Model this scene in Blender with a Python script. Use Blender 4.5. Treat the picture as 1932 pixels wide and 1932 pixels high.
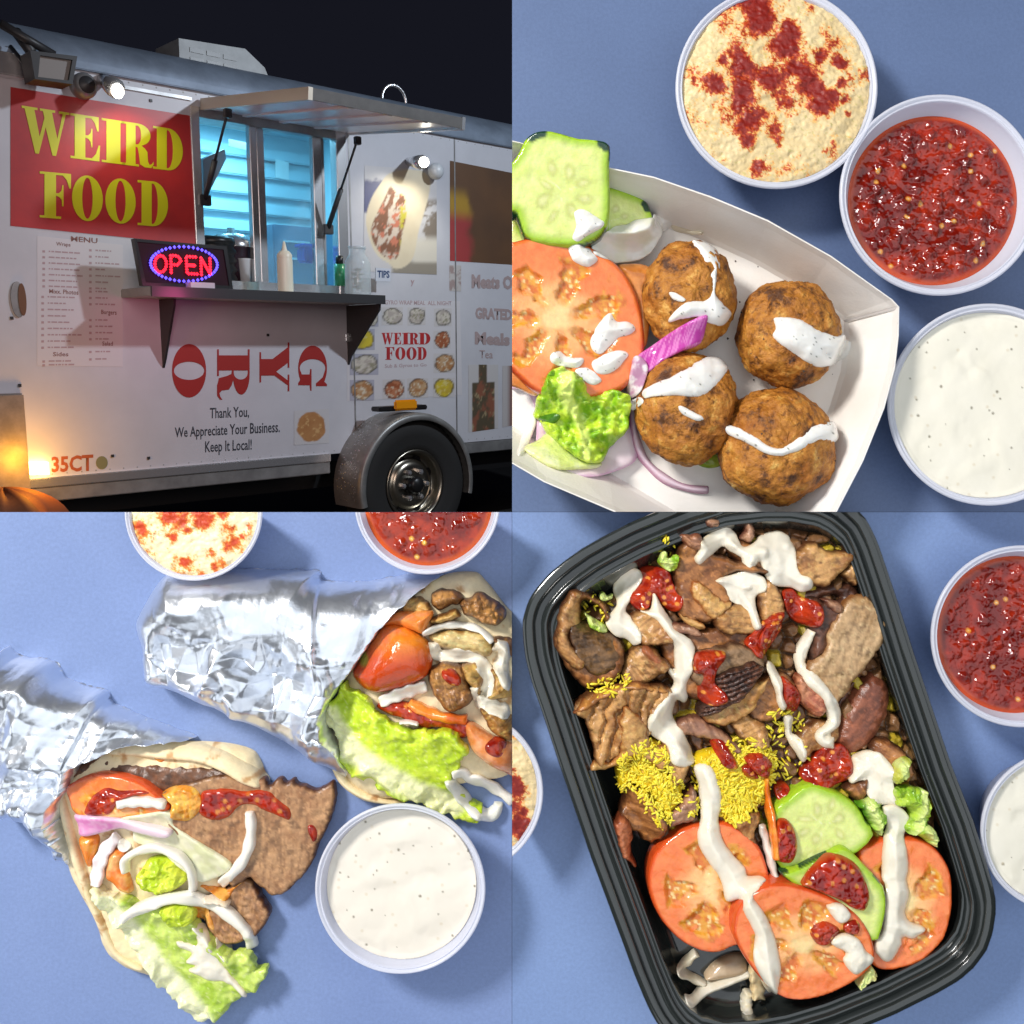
import bpy, bmesh, math, random
import numpy as np
from mathutils import Vector, Matrix, noise as mnoise
from mathutils.geometry import tessellate_polygon

for o in list(bpy.data.objects):
    bpy.data.objects.remove(o)
SC = bpy.context.scene
COL = SC.collection
R = math.radians
random.seed(4)
K = 966.0            # layout units per scene unit (one panel of the group = 1 unit = about 20 cm)
CAMZ = 2.0 * K

# ------------------------------------------------------------------ camera
cam_d = bpy.data.cameras.new('camera')
cam_d.sensor_fit = 'HORIZONTAL'
cam_d.sensor_width = 36.0
cam_d.lens = 36.0
cam_d.clip_start = 0.05
cam_d.clip_end = 500.0
cam = bpy.data.objects.new('camera', cam_d)
cam.location = (0, 0, 2.0)
COL.objects.link(cam)
SC.camera = cam

# ------------------------------------------------------------------ world: night sky
W = bpy.data.worlds.new('World')
SC.world = W
W.use_nodes = True
W.node_tree.nodes['Background'].inputs[0].default_value = (0.0075, 0.0080, 0.0130, 1)
W.node_tree.nodes['Background'].inputs[1].default_value = 1.0

# ------------------------------------------------------------------ added softboxes standing in for daylight on the tables
def area(name, loc, aim, size, power, color, shape='SQUARE', size_y=None, spread=180):
    d = bpy.data.lights.new(name, 'AREA')
    d.shape = shape
    d.size = size
    if size_y:
        d.shape = 'RECTANGLE'
        d.size_y = size_y
    d.energy = power
    d.color = color
    d.spread = R(spread)
    o = bpy.data.objects.new(name, d)
    o.location = loc
    o.rotation_euler = (Vector(aim) - Vector(loc)).to_track_quat('-Z', 'Y').to_euler()
    COL.objects.link(o)
    return o
area('overhead_softbox', (0.6, -0.3, 4.6), (0.2, -0.2, 0), 7.0, 190, (0.88, 0.94, 1.0))
area('key_softbox', (-3.0, 2.6, 3.6), (0.1, -0.3, 0), 0.9, 345, (1.0, 0.97, 0.93))  # added key light from the upper left, not a window
area('left_softbox', (-4.2, -1.6, 1.7), (-0.3, -0.5, 0.1), 3.0, 40, (0.90, 0.95, 1.0))
area('right_softbox', (4.6, 0.2, 1.8), (0.3, 0.0, 0.1), 3.4, 38, (0.90, 0.95, 1.0))  # added side fill for the surroundings, keeps foil from reflecting black
area('near_softbox', (0.2, -4.6, 1.8), (0.1, -0.4, 0.1), 3.4, 38, (0.92, 0.96, 1.0))  # second added side fill, on the near side

SC.view_settings.view_transform = 'Standard'
SC.view_settings.look = 'None'
SC.view_settings.exposure = 0.0
SC.view_settings.gamma = 1.0
SC.cycles.max_bounces = 8
SC.cycles.transparent_max_bounces = 12
SC.cycles.use_denoising = True
SC.cycles.sample_clamp_indirect = 6.0

# ------------------------------------------------------------------ materials
def mat_new(name):
    m = bpy.data.materials.new(name)
    m.use_nodes = True
    nt = m.node_tree
    b = nt.nodes['Principled BSDF']
    return m, nt, b

def setc(b, **kw):
    for k, v in kw.items():
        k = {'base': 'Base Color', 'rough': 'Roughness', 'metal': 'Metallic', 'sss': 'Subsurface Weight',
             'spec': 'Specular IOR Level', 'coat': 'Coat Weight', 'coatr': 'Coat Roughness', 'alpha': 'Alpha',
             'trans': 'Transmission Weight', 'ior': 'IOR', 'em': 'Emission Color', 'ems': 'Emission Strength',
             'sssr': 'Subsurface Radius', 'ssss': 'Subsurface Scale'}[k]
        if isinstance(v, tuple) and len(v) == 3 and k != 'Subsurface Radius':
            v = (*v, 1)
        b.inputs[k].default_value = v

def noise_node(nt, scale, detail=4, rough=.55, coord='Object'):
    tc = nt.nodes.new('ShaderNodeTexCoord')
    n = nt.nodes.new('ShaderNodeTexNoise')
    n.inputs['Scale'].default_value = scale
    n.inputs['Detail'].default_value = detail
    n.inputs['Roughness'].default_value = rough
    nt.links.new(tc.outputs[coord], n.inputs['Vector'])
    return n

def add_bump(nt, b, scale, strength, dist=.01, detail=4):
    n = noise_node(nt, scale, detail)
    bp = nt.nodes.new('ShaderNodeBump')
    bp.inputs['Strength'].default_value = strength
    bp.inputs['Distance'].default_value = dist
    nt.links.new(n.outputs['Fac'], bp.inputs['Height'])
    nt.links.new(bp.outputs['Normal'], b.inputs['Normal'])
    return n

def vmat(name, rough=.5, bump=None, sss=0, coat=0, spec=.5, metal=0, sssr=(.5, .2, .1), var=.0, coatr=.08):
    """colour from the mesh's own colour layer, plus fine grain"""
    m, nt, b = mat_new(name)
    at = nt.nodes.new('ShaderNodeAttribute')
    at.attribute_name = 'Col'
    src = at.outputs['Color']
    if var:
        n = noise_node(nt, 90, 5, .65)
        mr = nt.nodes.new('ShaderNodeMapRange')
        mr.inputs[1].default_value = .3
        mr.inputs[2].default_value = .7
        mr.inputs[3].default_value = 1 - var
        mr.inputs[4].default_value = 1 + var
        nt.links.new(n.outputs['Fac'], mr.inputs[0])
        mx = nt.nodes.new('ShaderNodeMix')
        mx.data_type = 'RGBA'
        mx.blend_type = 'MULTIPLY'
        mx.inputs['Factor'].default_value = 1
        nt.links.new(src, mx.inputs['A'])
        nt.links.new(mr.outputs[0], mx.inputs['B'])
        src = mx.outputs['Result']
    nt.links.new(src, b.inputs['Base Color'])
    setc(b, rough=rough, spec=spec, coat=coat, metal=metal, coatr=coatr)
    if sss:
        setc(b, sss=sss, ssss=.02, sssr=sssr)
    if bump:
        add_bump(nt, b, bump[0], bump[1], bump[2] if len(bump) > 2 else .006)
    return m

def plain(name, base, rough=.5, metal=0, bump=None, spec=.5, coat=0, grime=0, gscale=3, gcol=None):
    m, nt, b = mat_new(name)
    setc(b, base=base, rough=rough, metal=metal, spec=spec, coat=coat)
    if grime:
        n = noise_node(nt, gscale, 6, .6)
        cr = nt.nodes.new('ShaderNodeValToRGB')
        cr.color_ramp.elements[0].position = .35
        cr.color_ramp.elements[1].position = .65
        g = gcol or tuple(c * (1 - grime) for c in base)
        cr.color_ramp.elements[0].color = (*g, 1)
        cr.color_ramp.elements[1].color = (*base, 1)
        nt.links.new(n.outputs['Fac'], cr.inputs['Fac'])
        nt.links.new(cr.outputs['Color'], b.inputs['Base Color'])
    if bump:
        add_bump(nt, b, bump[0], bump[1], bump[2] if len(bump) > 2 else .006)
    return m

def glow(name, color, strength):
    m, nt, b = mat_new(name)
    setc(b, base=(.02, .02, .02), em=color, ems=strength)
    return m

def clearish(name, tint, amount=.8, rough=.08):
    m, nt, b = mat_new(name)
    setc(b, base=tint, rough=rough)
    tr = nt.nodes.new('ShaderNodeBsdfTransparent')
    tr.inputs[0].default_value = (*[min(1, .6 + .4 * t) for t in tint], 1)
    mx = nt.nodes.new('ShaderNodeMixShader')
    mx.inputs[0].default_value = 1 - amount
    nt.links.new(tr.outputs[0], mx.inputs[1])
    nt.links.new(b.outputs[0], mx.inputs[2])
    nt.links.new(mx.outputs[0], nt.nodes['Material Output'].inputs['Surface'])
    return m

# ------------------------------------------------------------------ objects
def tag(o, label=None, cat=None, group=None, kind=None):
    if label: o['label'] = label
    if cat: o['category'] = cat
    if group: o['group'] = group
    if kind: o['kind'] = kind
    return o

def empty(name, loc=(0, 0, 0), label=None, cat=None, group=None):
    o = bpy.data.objects.new(name, None)
    o.location = loc
    o.empty_display_size = .05
    COL.objects.link(o)
    return tag(o, label, cat, group)

def mk(name, verts, faces, mat, parent=None, col=None, smooth=True, clip=None):
    """one mesh object; faces is an int array (n,3)/(n,4), a list of such arrays, or a list of tuples"""
    me = bpy.data.meshes.new(name)
    verts = np.asarray(verts, dtype=np.float32)
    if isinstance(faces, np.ndarray):
        faces = [faces]
    if len(faces) and isinstance(faces[0], np.ndarray):
        me.vertices.add(len(verts))
        me.vertices.foreach_set('co', verts.ravel())
        idx = np.concatenate([f.ravel() for f in faces]).astype(np.int32)
        tot = np.concatenate([np.full(len(f), f.shape[1], dtype=np.int32) for f in faces])
        st = np.concatenate([[0], np.cumsum(tot)[:-1]]).astype(np.int32)
        me.loops.add(len(idx))
        me.loops.foreach_set('vertex_index', idx)
        me.polygons.add(len(tot))
        me.polygons.foreach_set('loop_start', st)
        me.polygons.foreach_set('loop_total', tot)
        me.update(calc_edges=True)
        me.validate()
    else:
        me.from_pydata([tuple(v) for v in verts], [], [tuple(f) for f in faces])
    if col is not None and len(me.vertices) == len(verts):
        a = me.color_attributes.new('Col', 'FLOAT_COLOR', 'POINT')
        c = np.ones((len(verts), 4), dtype=np.float32)
        c[:, :3] = col
        a.data.foreach_set('color', c.ravel())
    if clip:
        bm = bmesh.new()
        bm.from_mesh(me)
        for ax, sg in clip:
            n = [0, 0, 0]
            n[ax] = -sg
            co = [0, 0, 0]
            co[ax] = sg * .0004
            bmesh.ops.bisect_plane(bm, geom=bm.verts[:] + bm.edges[:] + bm.faces[:], plane_co=co, plane_no=n, clear_outer=True)
        bm.to_mesh(me)
        bm.free()
    if smooth:
        me.polygons.foreach_set('use_smooth', np.ones(len(me.polygons), dtype=bool))
    me.materials.append(mat)
    o = bpy.data.objects.new(name, me)
    COL.objects.link(o)
    if parent:
        o.parent = parent
    return o

# which half-planes bound each table
CLIP = {'TR': [(0, 1), (1, 1)], 'BL': [(0, -1), (1, -1)], 'BR': [(0, 1), (1, -1)]}

# ------------------------------------------------------------------ noise
def _h(ix, iy, s):
    n = (ix.astype(np.int64) * 374761393 + iy.astype(np.int64) * 668265263 + s * 974711 + 12345) & 0xffffffff
    n = ((n ^ (n >> 13)) * 1274126177) & 0xffffffff
    n = ((n ^ (n >> 15)) * 2246822519) & 0xffffffff
    return ((n ^ (n >> 16)) & 0xffff) / 65535.0

def vn(x, y, sc, s=0):
    x = x / sc; y = y / sc
    ix = np.floor(x); iy = np.floor(y)
    fx = x - ix; fy = y - iy
    fx = fx * fx * (3 - 2 * fx); fy = fy * fy * (3 - 2 * fy)
    a = _h(ix, iy, s); b = _h(ix + 1, iy, s); c = _h(ix, iy + 1, s); d = _h(ix + 1, iy + 1, s)
    return (a * (1 - fx) + b * fx) * (1 - fy) + (c * (1 - fx) + d * fx) * fy

def fbm(x, y, sc, s=0, o=4):
    t = 0; a = 1; w = 0
    x, y = x * .809 - y * .588, x * .588 + y * .809
    for k in range(o):
        t = t + a * vn(x + 37.1 * k, y - 11.7 * k, sc, s + 17 * k)
        w += a
        a *= .55; sc /= 2.05
        x, y = x * .766 - y * .643, x * .643 + y * .766
    return t / w

def voro(x, y, sc, s=0):
    x = x / sc; y = y / sc
    ix = np.floor(x); iy = np.floor(y)
    f1 = np.full(x.shape, 9.); f2 = np.full(x.shape, 9.); cr = np.zeros(x.shape)
    for dx in (-1, 0, 1):
        for dy in (-1, 0, 1):
            cx = ix + dx; cy = iy + dy
            px = cx + _h(cx, cy, s); py = cy + _h(cx, cy, s + 5)
            d = np.hypot(px - x, py - y)
            rr = _h(cx, cy, s + 9)
            nb = d < f1
            f2 = np.where(nb, f1, np.minimum(f2, d))
            cr = np.where(nb, rr, cr)
            f1 = np.where(nb, d, f1)
    return f1, f2, cr

def mix(a, b, t):
    a = np.asarray(a, float); b = np.asarray(b, float)
    t = np.clip(np.asarray(t, float), 0, 1)[..., None]
    return a * (1 - t) + b * t

def ss(a, b, x):
    t = np.clip((x - a) / (b - a), 0, 1)
    return t * t * (3 - 2 * t)

# ------------------------------------------------------------------ outlines
def P(tile, s):
    """points read in a quarter-panel view (tile i,j; 4 units of the view = 1 layout unit)"""
    i, j = tile
    v = [float(t) for t in s.split()]
    return [(483 * i + v[k] / 4, 483 * j + v[k + 1] / 4) for k in range(0, len(v), 2)]

def Q(s):
    v = [float(t) for t in s.split()]
    return [(v[k], v[k + 1]) for k in range(0, len(v), 2)]

def catmull(p, closed=True, n=5):
    p = np.asarray(p, float)
    m = len(p)
    out = []
    for i in range(m if closed else m - 1):
        if closed:
            a, b, c, d = p[(i - 1) % m], p[i], p[(i + 1) % m], p[(i + 2) % m]
        else:
            a, b, c, d = p[max(i - 1, 0)], p[i], p[i + 1], p[min(i + 2, m - 1)]
        for k in range(n):
            t = k / n
            out.append(.5 * (2 * b + (c - a) * t + (2 * a - 5 * b + 4 * c - d) * t * t + (3 * b - a - 3 * c + d) * t ** 3))
    if not closed:
        out.append(p[-1])
    return np.array(out)

def resample(p, step, closed=True):
    p = np.asarray(p, float)
    if closed:
        p = np.vstack([p, p[:1]])
    L = np.concatenate([[0], np.cumsum(np.hypot(*np.diff(p, axis=0).T))])
    n = max(8, int(L[-1] / step))
    t = np.linspace(0, L[-1], n + 1)[:n if closed else None]
    return np.column_stack([np.interp(t, L, p[:, 0]), np.interp(t, L, p[:, 1])])

def strip(path, w, taper=.75, n=6):
    """outline of a band of width w along a path"""
    c = resample(catmull(path, False, n), 4, False)
    t = np.gradient(c, axis=0)
    t /= np.linalg.norm(t, axis=1)[:, None] + 1e-9
    nn = np.column_stack([-t[:, 1], t[:, 0]])
    s = np.linspace(0, 1, len(c))
    ww = w / 2 * (taper + (1 - taper) * np.sin(np.pi * s) ** .5)
    ww = ww * (1 + .12 * np.sin(s * 23 + path[0][0]))
    a = c + nn * ww[:, None]
    b = c - nn * ww[:, None]
    return np.vstack([a, b[::-1]])

def clip_poly(p, panel):
    p = [tuple(q) for q in p]
    lim = 966.0
    for ax, sg in CLIP[panel]:
        keep = (lambda q: q[0] > lim + .4) if (ax == 0 and sg > 0) else (lambda q: q[0] < lim - .4) if ax == 0 else \
               (lambda q: q[1] < lim - .4) if sg > 0 else (lambda q: q[1] > lim + .4)
        L = lim + (.4 if (ax == 0) == (sg > 0) else -.4)
        out = []
        for i in range(len(p)):
            a, b = p[i], p[(i + 1) % len(p)]
            ka, kb = keep(a), keep(b)
            if ka:
                out.append(a)
            if ka != kb:
                t = (L - a[ax]) / (b[ax] - a[ax])
                out.append((a[0] + t * (b[0] - a[0]), a[1] + t * (b[1] - a[1])))
        p = out
        if not p:
            return np.zeros((0, 2))
    return np.array(p)

def sdf(pts, poly):
    A = np.asarray(poly, float)
    B = np.roll(A, -1, axis=0)
    D = np.zeros(len(pts)); NP = np.zeros((len(pts), 2)); IN = np.zeros(len(pts), bool)
    e = B - A
    ee = (e * e).sum(1) + 1e-12
    for s in range(0, len(pts), 6000):
        p = pts[s:s + 6000]
        px = p[:, 0:1]; py = p[:, 1:2]
        t = np.clip(((px - A[:, 0]) * e[:, 0] + (py - A[:, 1]) * e[:, 1]) / ee, 0, 1)
        qx = A[:, 0] + t * e[:, 0]; qy = A[:, 1] + t * e[:, 1]
        d2 = (px - qx) ** 2 + (py - qy) ** 2
        k = d2.argmin(1)
        r = np.arange(len(p))
        D[s:s + 6000] = np.sqrt(d2[r, k])
        NP[s:s + 6000, 0] = qx[r, k]; NP[s:s + 6000, 1] = qy[r, k]
        cond = (A[:, 1] > py) != (B[:, 1] > py)
        xi = A[:, 0] + (py - A[:, 1]) * e[:, 0] / np.where(np.abs(e[:, 1]) < 1e-12, 1e-12, e[:, 1])
        IN[s:s + 6000] = (np.logical_and(cond, px < xi).sum(1) % 2) == 1
    return np.where(IN, D, -D), NP

# ------------------------------------------------------------------ height of what already lies on the tables
HM = np.zeros((483, 483))
def hm_at(x, y, blur=0):
    src = HM
    if blur:
        x0 = int(max(0, x.min() / 4 - blur - 2)); x1 = int(min(483, x.max() / 4 + blur + 3))
        y0 = int(max(0, y.min() / 4 - blur - 2)); y1 = int(min(483, y.max() / 4 + blur + 3))
        if x1 <= x0 or y1 <= y0:
            return np.zeros(len(x))
        w = HM[y0:y1, x0:x1].copy()
        k = 2 * blur + 1
        for _ in range(2):
            for ax in (0, 1):
                pad = [(0, 0), (0, 0)]
                pad[ax] = (blur, blur)
                q = np.cumsum(np.pad(w, pad, mode='edge'), axis=ax)
                q = np.concatenate([np.zeros_like(np.take(q, [0], axis=ax)), q], axis=ax)
                n = w.shape[ax]
                w = (np.take(q, range(k, k + n), axis=ax) - np.take(q, range(0, n), axis=ax)) / k
        src = w
        x = x - x0 * 4; y = y - y0 * 4
    fx = np.clip(x / 4 - .5, 0, src.shape[1] - 1.001); fy = np.clip(y / 4 - .5, 0, src.shape[0] - 1.001)
    ix = fx.astype(int); iy = fy.astype(int)
    ax = fx - ix; ay = fy - iy
    return (src[iy, ix] * (1 - ax) + src[iy, ix + 1] * ax) * (1 - ay) + (src[iy + 1, ix] * (1 - ax) + src[iy + 1, ix + 1] * ax) * ay

def hm_put(x, y, z):
    ix = (x / 4).astype(int); iy = (y / 4).astype(int)
    ok = (ix >= 0) & (ix < 483) & (iy >= 0) & (iy < 483)
    np.maximum.at(HM, (iy[ok], ix[ok]), z[ok])

def grid_fill(poly, res):
    x0, y0 = poly.min(0) - res; x1, y1 = poly.max(0) + res
    gx = np.arange(x0, x1 + res, res); gy = np.arange(y0, y1 + res, res)
    X, Y = np.meshgrid(gx, gy)
    pts = np.column_stack([X.ravel(), Y.ravel()])
    d, near = sdf(pts, poly)
    ins = (d > 0).reshape(X.shape)
    cell = ins[:-1, :-1] | ins[1:, :-1] | ins[:-1, 1:] | ins[1:, 1:]
    nx = len(gx)
    jj, ii = np.nonzero(cell)
    a = jj * nx + ii
    quads = np.column_stack([a, a + nx, a + nx + 1, a + 1])
    out = d <= 0
    pts[out] = near[out]
    used = np.unique(quads)
    remap = np.full(len(pts), -1)
    remap[used] = np.arange(len(used))
    return pts[used], remap[quads]

def border_edges(quads):
    e = np.concatenate([quads[:, [0, 1]], quads[:, [1, 2]], quads[:, [2, 3]], quads[:, [3, 0]]])
    key = np.sort(e, axis=1)
    _, inv, cnt = np.unique(key[:, 0].astype(np.int64) * 10000000 + key[:, 1], return_inverse=True, return_counts=True)
    return e[cnt[inv] == 1]

def to_world(x, y, z, s=None):
    if s is None:
        s = 1 - z / CAMZ
    return np.column_stack([(x - K) * s / K, (K - y) * s / K, np.broadcast_to(z, x.shape) / K])

def blob(name, label, cat, pts, panel, mat, col, th=20, edge=None, base='drape', blur=3, lift=0, res=None, smooth=5,
         prof='round', hf=None, jag=0, prof_pts=None, hug=False, skirt=14, group=None, parent=None, put=True, seed=None, part_label=None):
    """a solid piece of food: an outline filled with a fine surface that is rounded at its edge and lies on what is below it"""
    seed = seed if seed is not None else int(abs(pts[0][0] * 7 + pts[0][1] * 13)) % 9973
    full = catmull(pts, True, smooth) if smooth else np.asarray(pts, float)
    full = resample(full, 4)
    if jag:
        t = np.roll(full, -1, 0) - np.roll(full, 1, 0)
        t /= np.linalg.norm(t, axis=1)[:, None] + 1e-9
        n = np.column_stack([t[:, 1], -t[:, 0]])
        full = full + n * ((fbm(full[:, 0], full[:, 1], 14, seed, 3) - .5) * 2 * jag)[:, None]
    cp = clip_poly(full, panel)
    if len(cp) < 3:
        return None
    size = max(np.ptp(cp[:, 0]), np.ptp(cp[:, 1]))
    res = res or min(3.2, max(1.3, size / 60))
    xy, quads = grid_fill(cp, res)
    x, y = xy[:, 0], xy[:, 1]
    d, _ = sdf(xy, full)
    if prof_pts is not None:
        d, _ = sdf(xy, resample(catmull(prof_pts, True, 2), 6))
    d = np.maximum(d, 0)
    edge = edge or th * 1.2
    t = np.clip(d / edge, 0, 1)
    if prof == 'soft':
        h = th * (1 - (1 - t) ** 2) ** .8
    elif prof == 'round':
        h = th * np.sqrt(np.maximum(0, 1 - (1 - t) ** 2))
    else:
        h = th * (.55 + .45 * (1 - (1 - t) ** 3))
    if base == 'drape':
        b = hm_at(x, y, blur)
        if hug:
            b = np.maximum(b, hm_at(x, y, 1) - 3)
        b = b + lift
    elif callable(base):
        b = base(x, y)
    else:
        b = np.full(len(x), float(base))
    z = b + h
    if hf is not None:
        z = z + hf(x, y, d)
    z = np.maximum(z, .8)
    c = col(x, y, d)
    if put:
        hm_put(x, y, z)
    s = 1 - float(z.mean()) / CAMZ
    be = border_edges(quads)
    bv = np.unique(be)
    rm = np.full(len(x), -1)
    rm[bv] = np.arange(len(bv)) + len(x)
    zb = np.maximum(b[bv] - skirt, .3)
    if hug:
        s = 1 - hm_at(x, y, 2) / CAMZ
        sb = s[bv]
    else:
        sb = s
    V3 = np.vstack([to_world(x, y, z, s), to_world(x[bv], y[bv], zb, sb)])
    sk = np.column_stack([be[:, 1], be[:, 0], rm[be[:, 0]], rm[be[:, 1]]])
    o = mk(name, V3, np.vstack([quads, sk]), mat, parent, np.vstack([c, c[bv]]))
    if parent is None:
        tag(o, label, cat, group)
    elif part_label:
        o['label'] = part_label
    return o

def lathe(name, cx, cy, prof, mat, panel=None, parent=None, seg=72, s=None, col=None):
    """turned shape; prof = (radius, z) in layout units, centre given where the rim is seen"""
    pr = np.array(prof, float)
    s = s or 1 - pr[:, 1].max() / CAMZ
    a = np.linspace(0, 2 * np.pi, seg, endpoint=False)
    X = (cx - K) * s + np.outer(pr[:, 0], np.cos(a))
    Y = (K - cy) * s + np.outer(pr[:, 0], np.sin(a))
    Z = np.repeat(pr[:, 1:2], seg, 1)
    V3 = np.column_stack([X.ravel(), Y.ravel(), Z.ravel()]) / K
    F = []
    n = len(pr)
    i = np.arange(seg); j = (i + 1) % seg
    for k in range(n - 1):
        F.append(np.column_stack([k * seg + i, k * seg + j, (k + 1) * seg + j, (k + 1) * seg + i]))
    return mk(name, V3, np.vstack(F), mat, parent, col, clip=CLIP[panel] if panel else None)

# =====================================================================================================
#  THE TRAILER AT NIGHT  (stands 5 m away, seen past the edge of the tables; local axes: u along, v up, n out)
# =====================================================================================================
VPX, VPY = 2.135, 0.325
TU = Vector((VPX, VPY, -2)).normalized()
TV = Vector((0, 1, VPY / 2)).normalized()
TN = TU.cross(TV).normalized()
CAMP = Vector((0, 0, 2))
def pix_dir(vx, vy):
    return Vector(((vx - K) / K, (K - vy) / K, -2))
TP0 = CAMP + pix_dir(0, 500) * 12.0
TM = Matrix(((TU.x, TV.x, TN.x, TP0.x), (TU.y, TV.y, TN.y, TP0.y), (TU.z, TV.z, TN.z, TP0.z), (0, 0, 0, 1)))
def L(vx, vy, n=0.0):
    """where the line of sight through a layout point meets the plane n outside the trailer wall"""
    d = pix_dir(vx, vy)
    t = ((TP0 + TN * n) - CAMP).dot(TN) / d.dot(TN)
    p = CAMP + d * t - TP0
    return Vector((p.dot(TU), p.dot(TV), n))
def TW(u, v, n):
    return TM @ Vector((u, v, n))

wall_m = plain('white_painted_sheet', (.60, .61, .66), .42, grime=.10, gscale=.5, bump=(2, .06, .02))
rail_m = plain('grey_aluminium', (.42, .42, .42), .38, metal=.55, grime=.35, gscale=1.5)
bright_alu = plain('bright_aluminium', (.72, .73, .75), .25, metal=.8)
roof_m = plain('roof_metal', (.25, .31, .40), .55, metal=.3, grime=.3, gscale=1.2)
dark_m = plain('dark_metal', (.03, .03, .033), .45)
black_m = plain('black_plastic', (.012, .012, .013), .35)
rubber = plain('tyre_rubber', (.018, .018, .018), .8, bump=(6, .3, .02))
chrome = plain('chrome_rim', (.42, .38, .31), .28, metal=1)
red_vinyl = plain('red_vinyl', (.50, .035, .035), .38, grime=.3, gscale=1.1, gcol=(.40, .03, .035))
yellow_vinyl = plain('yellow_vinyl', (.60, .60, .015), .4)
crimson = plain('crimson_vinyl', (.36, .022, .018), .45)
ink = plain('dark_print', (.03, .035, .05), .6)
faint = plain('faded_print', (.44, .32, .34), .6)
brownink = plain('brown_print', (.24, .11, .09), .6)
paper = plain('white_vinyl', (.63, .62, .65), .5)
glassm = clearish('window_glass', (.55, .75, .8), .86, .05)
lampglass = clearish('lamp_glass', (.5, .5, .5), .55, .1)
cream = plain('cream_plastic', (.86, .82, .66), .35)
photo_m = vmat('printed_photo', .45)
alu_shade = plain('awning_panel', (.80, .82, .86), .3, grime=.15, gscale=.8)

trailer = empty('food_trailer', (0, 0, 0), 'white food trailer at night with red and yellow banner and raised awning', 'food trailer')
trailer.matrix_world = TM

def tmesh(name, verts, faces, mat, parent=trailer, smooth=False, col=None):
    o = mk(name, verts, faces, mat, None, col, smooth)
    o.parent = parent
    return o

def tbox(name, a, b, mat, parent=trailer, bev=0):
    (u0, v0, n0), (u1, v1, n1) = a, b
    bm = bmesh.new()
    vs = [bm.verts.new((u, v, n)) for u in (u0, u1) for v in (v0, v1) for n in (n0, n1)]
    for f in ((0, 1, 3, 2), (4, 6, 7, 5), (0, 4, 5, 1), (2, 3, 7, 6), (0, 2, 6, 4), (1, 5, 7, 3)):
        bm.faces.new([vs[i] for i in f])
    bmesh.ops.recalc_face_normals(bm, faces=bm.faces)
    if bev:
        bmesh.ops.bevel(bm, geom=bm.edges[:], offset=bev, segments=2, affect='EDGES')
    me = bpy.data.meshes.new(name)
    bm.to_mesh(me); bm.free()
    me.materials.append(mat)
    o = bpy.data.objects.new(name, me)
    COL.objects.link(o)
    o.parent = parent
    return o

def tpoly(name, outer, holes, mat, n0, n1, parent=trailer):
    """a sheet with thickness: outline (u,v) with holes, between depths n0 < n1"""
    loops = [[Vector((p[0], p[1], 0)) for p in outer]] + [[Vector((p[0], p[1], 0)) for p in h] for h in holes]
    tri = tessellate_polygon(loops)
    flat = [v for l in loops for v in l]
    N = len(flat)
    V3 = [(v.x, v.y, n1) for v in flat] + [(v.x, v.y, n0) for v in flat]
    F = []
    for t in tri:
        a, b, c = (flat[i] for i in t)
        if (b - a).cross(c - a).z < 0:
            t = (t[0], t[2], t[1])
        F.append(tuple(t)); F.append((t[2] + N, t[1] + N, t[0] + N))
    k = 0
    for l in loops:
        m = len(l)
        for i in range(m):
            F.append((k + i, k + i + N, k + (i + 1) % m + N, k + (i + 1) % m))
        k += m
    o = tmesh(name, V3, F, mat, parent)
    bm = bmesh.new(); bm.from_mesh(o.data)
    bmesh.ops.recalc_face_normals(bm, faces=bm.faces)
    bm.to_mesh(o.data); bm.free()
    return o

def uv(p, n=0):
    q = L(p[0], p[1], n)
    return (q.x, q.y)

def tpix(name, pts, mat, n0, n1, parent=trailer, holes=()):
    return tpoly(name, [uv(p, n1) for p in pts], [[uv(p, n1) for p in h] for h in holes], mat, n0, n1, parent)

def bil(q, s, t):
    (ax, ay), (bx, by), (cx, cy), (dx, dy) = q      # TL TR BR BL, t upward
    tx = ax + (bx - ax) * s; ty = ay + (by - ay) * s
    lx = dx + (cx - dx) * s; ly = dy + (cy - dy) * s
    return (lx + (tx - lx) * t, ly + (ty - ly) * t)

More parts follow.
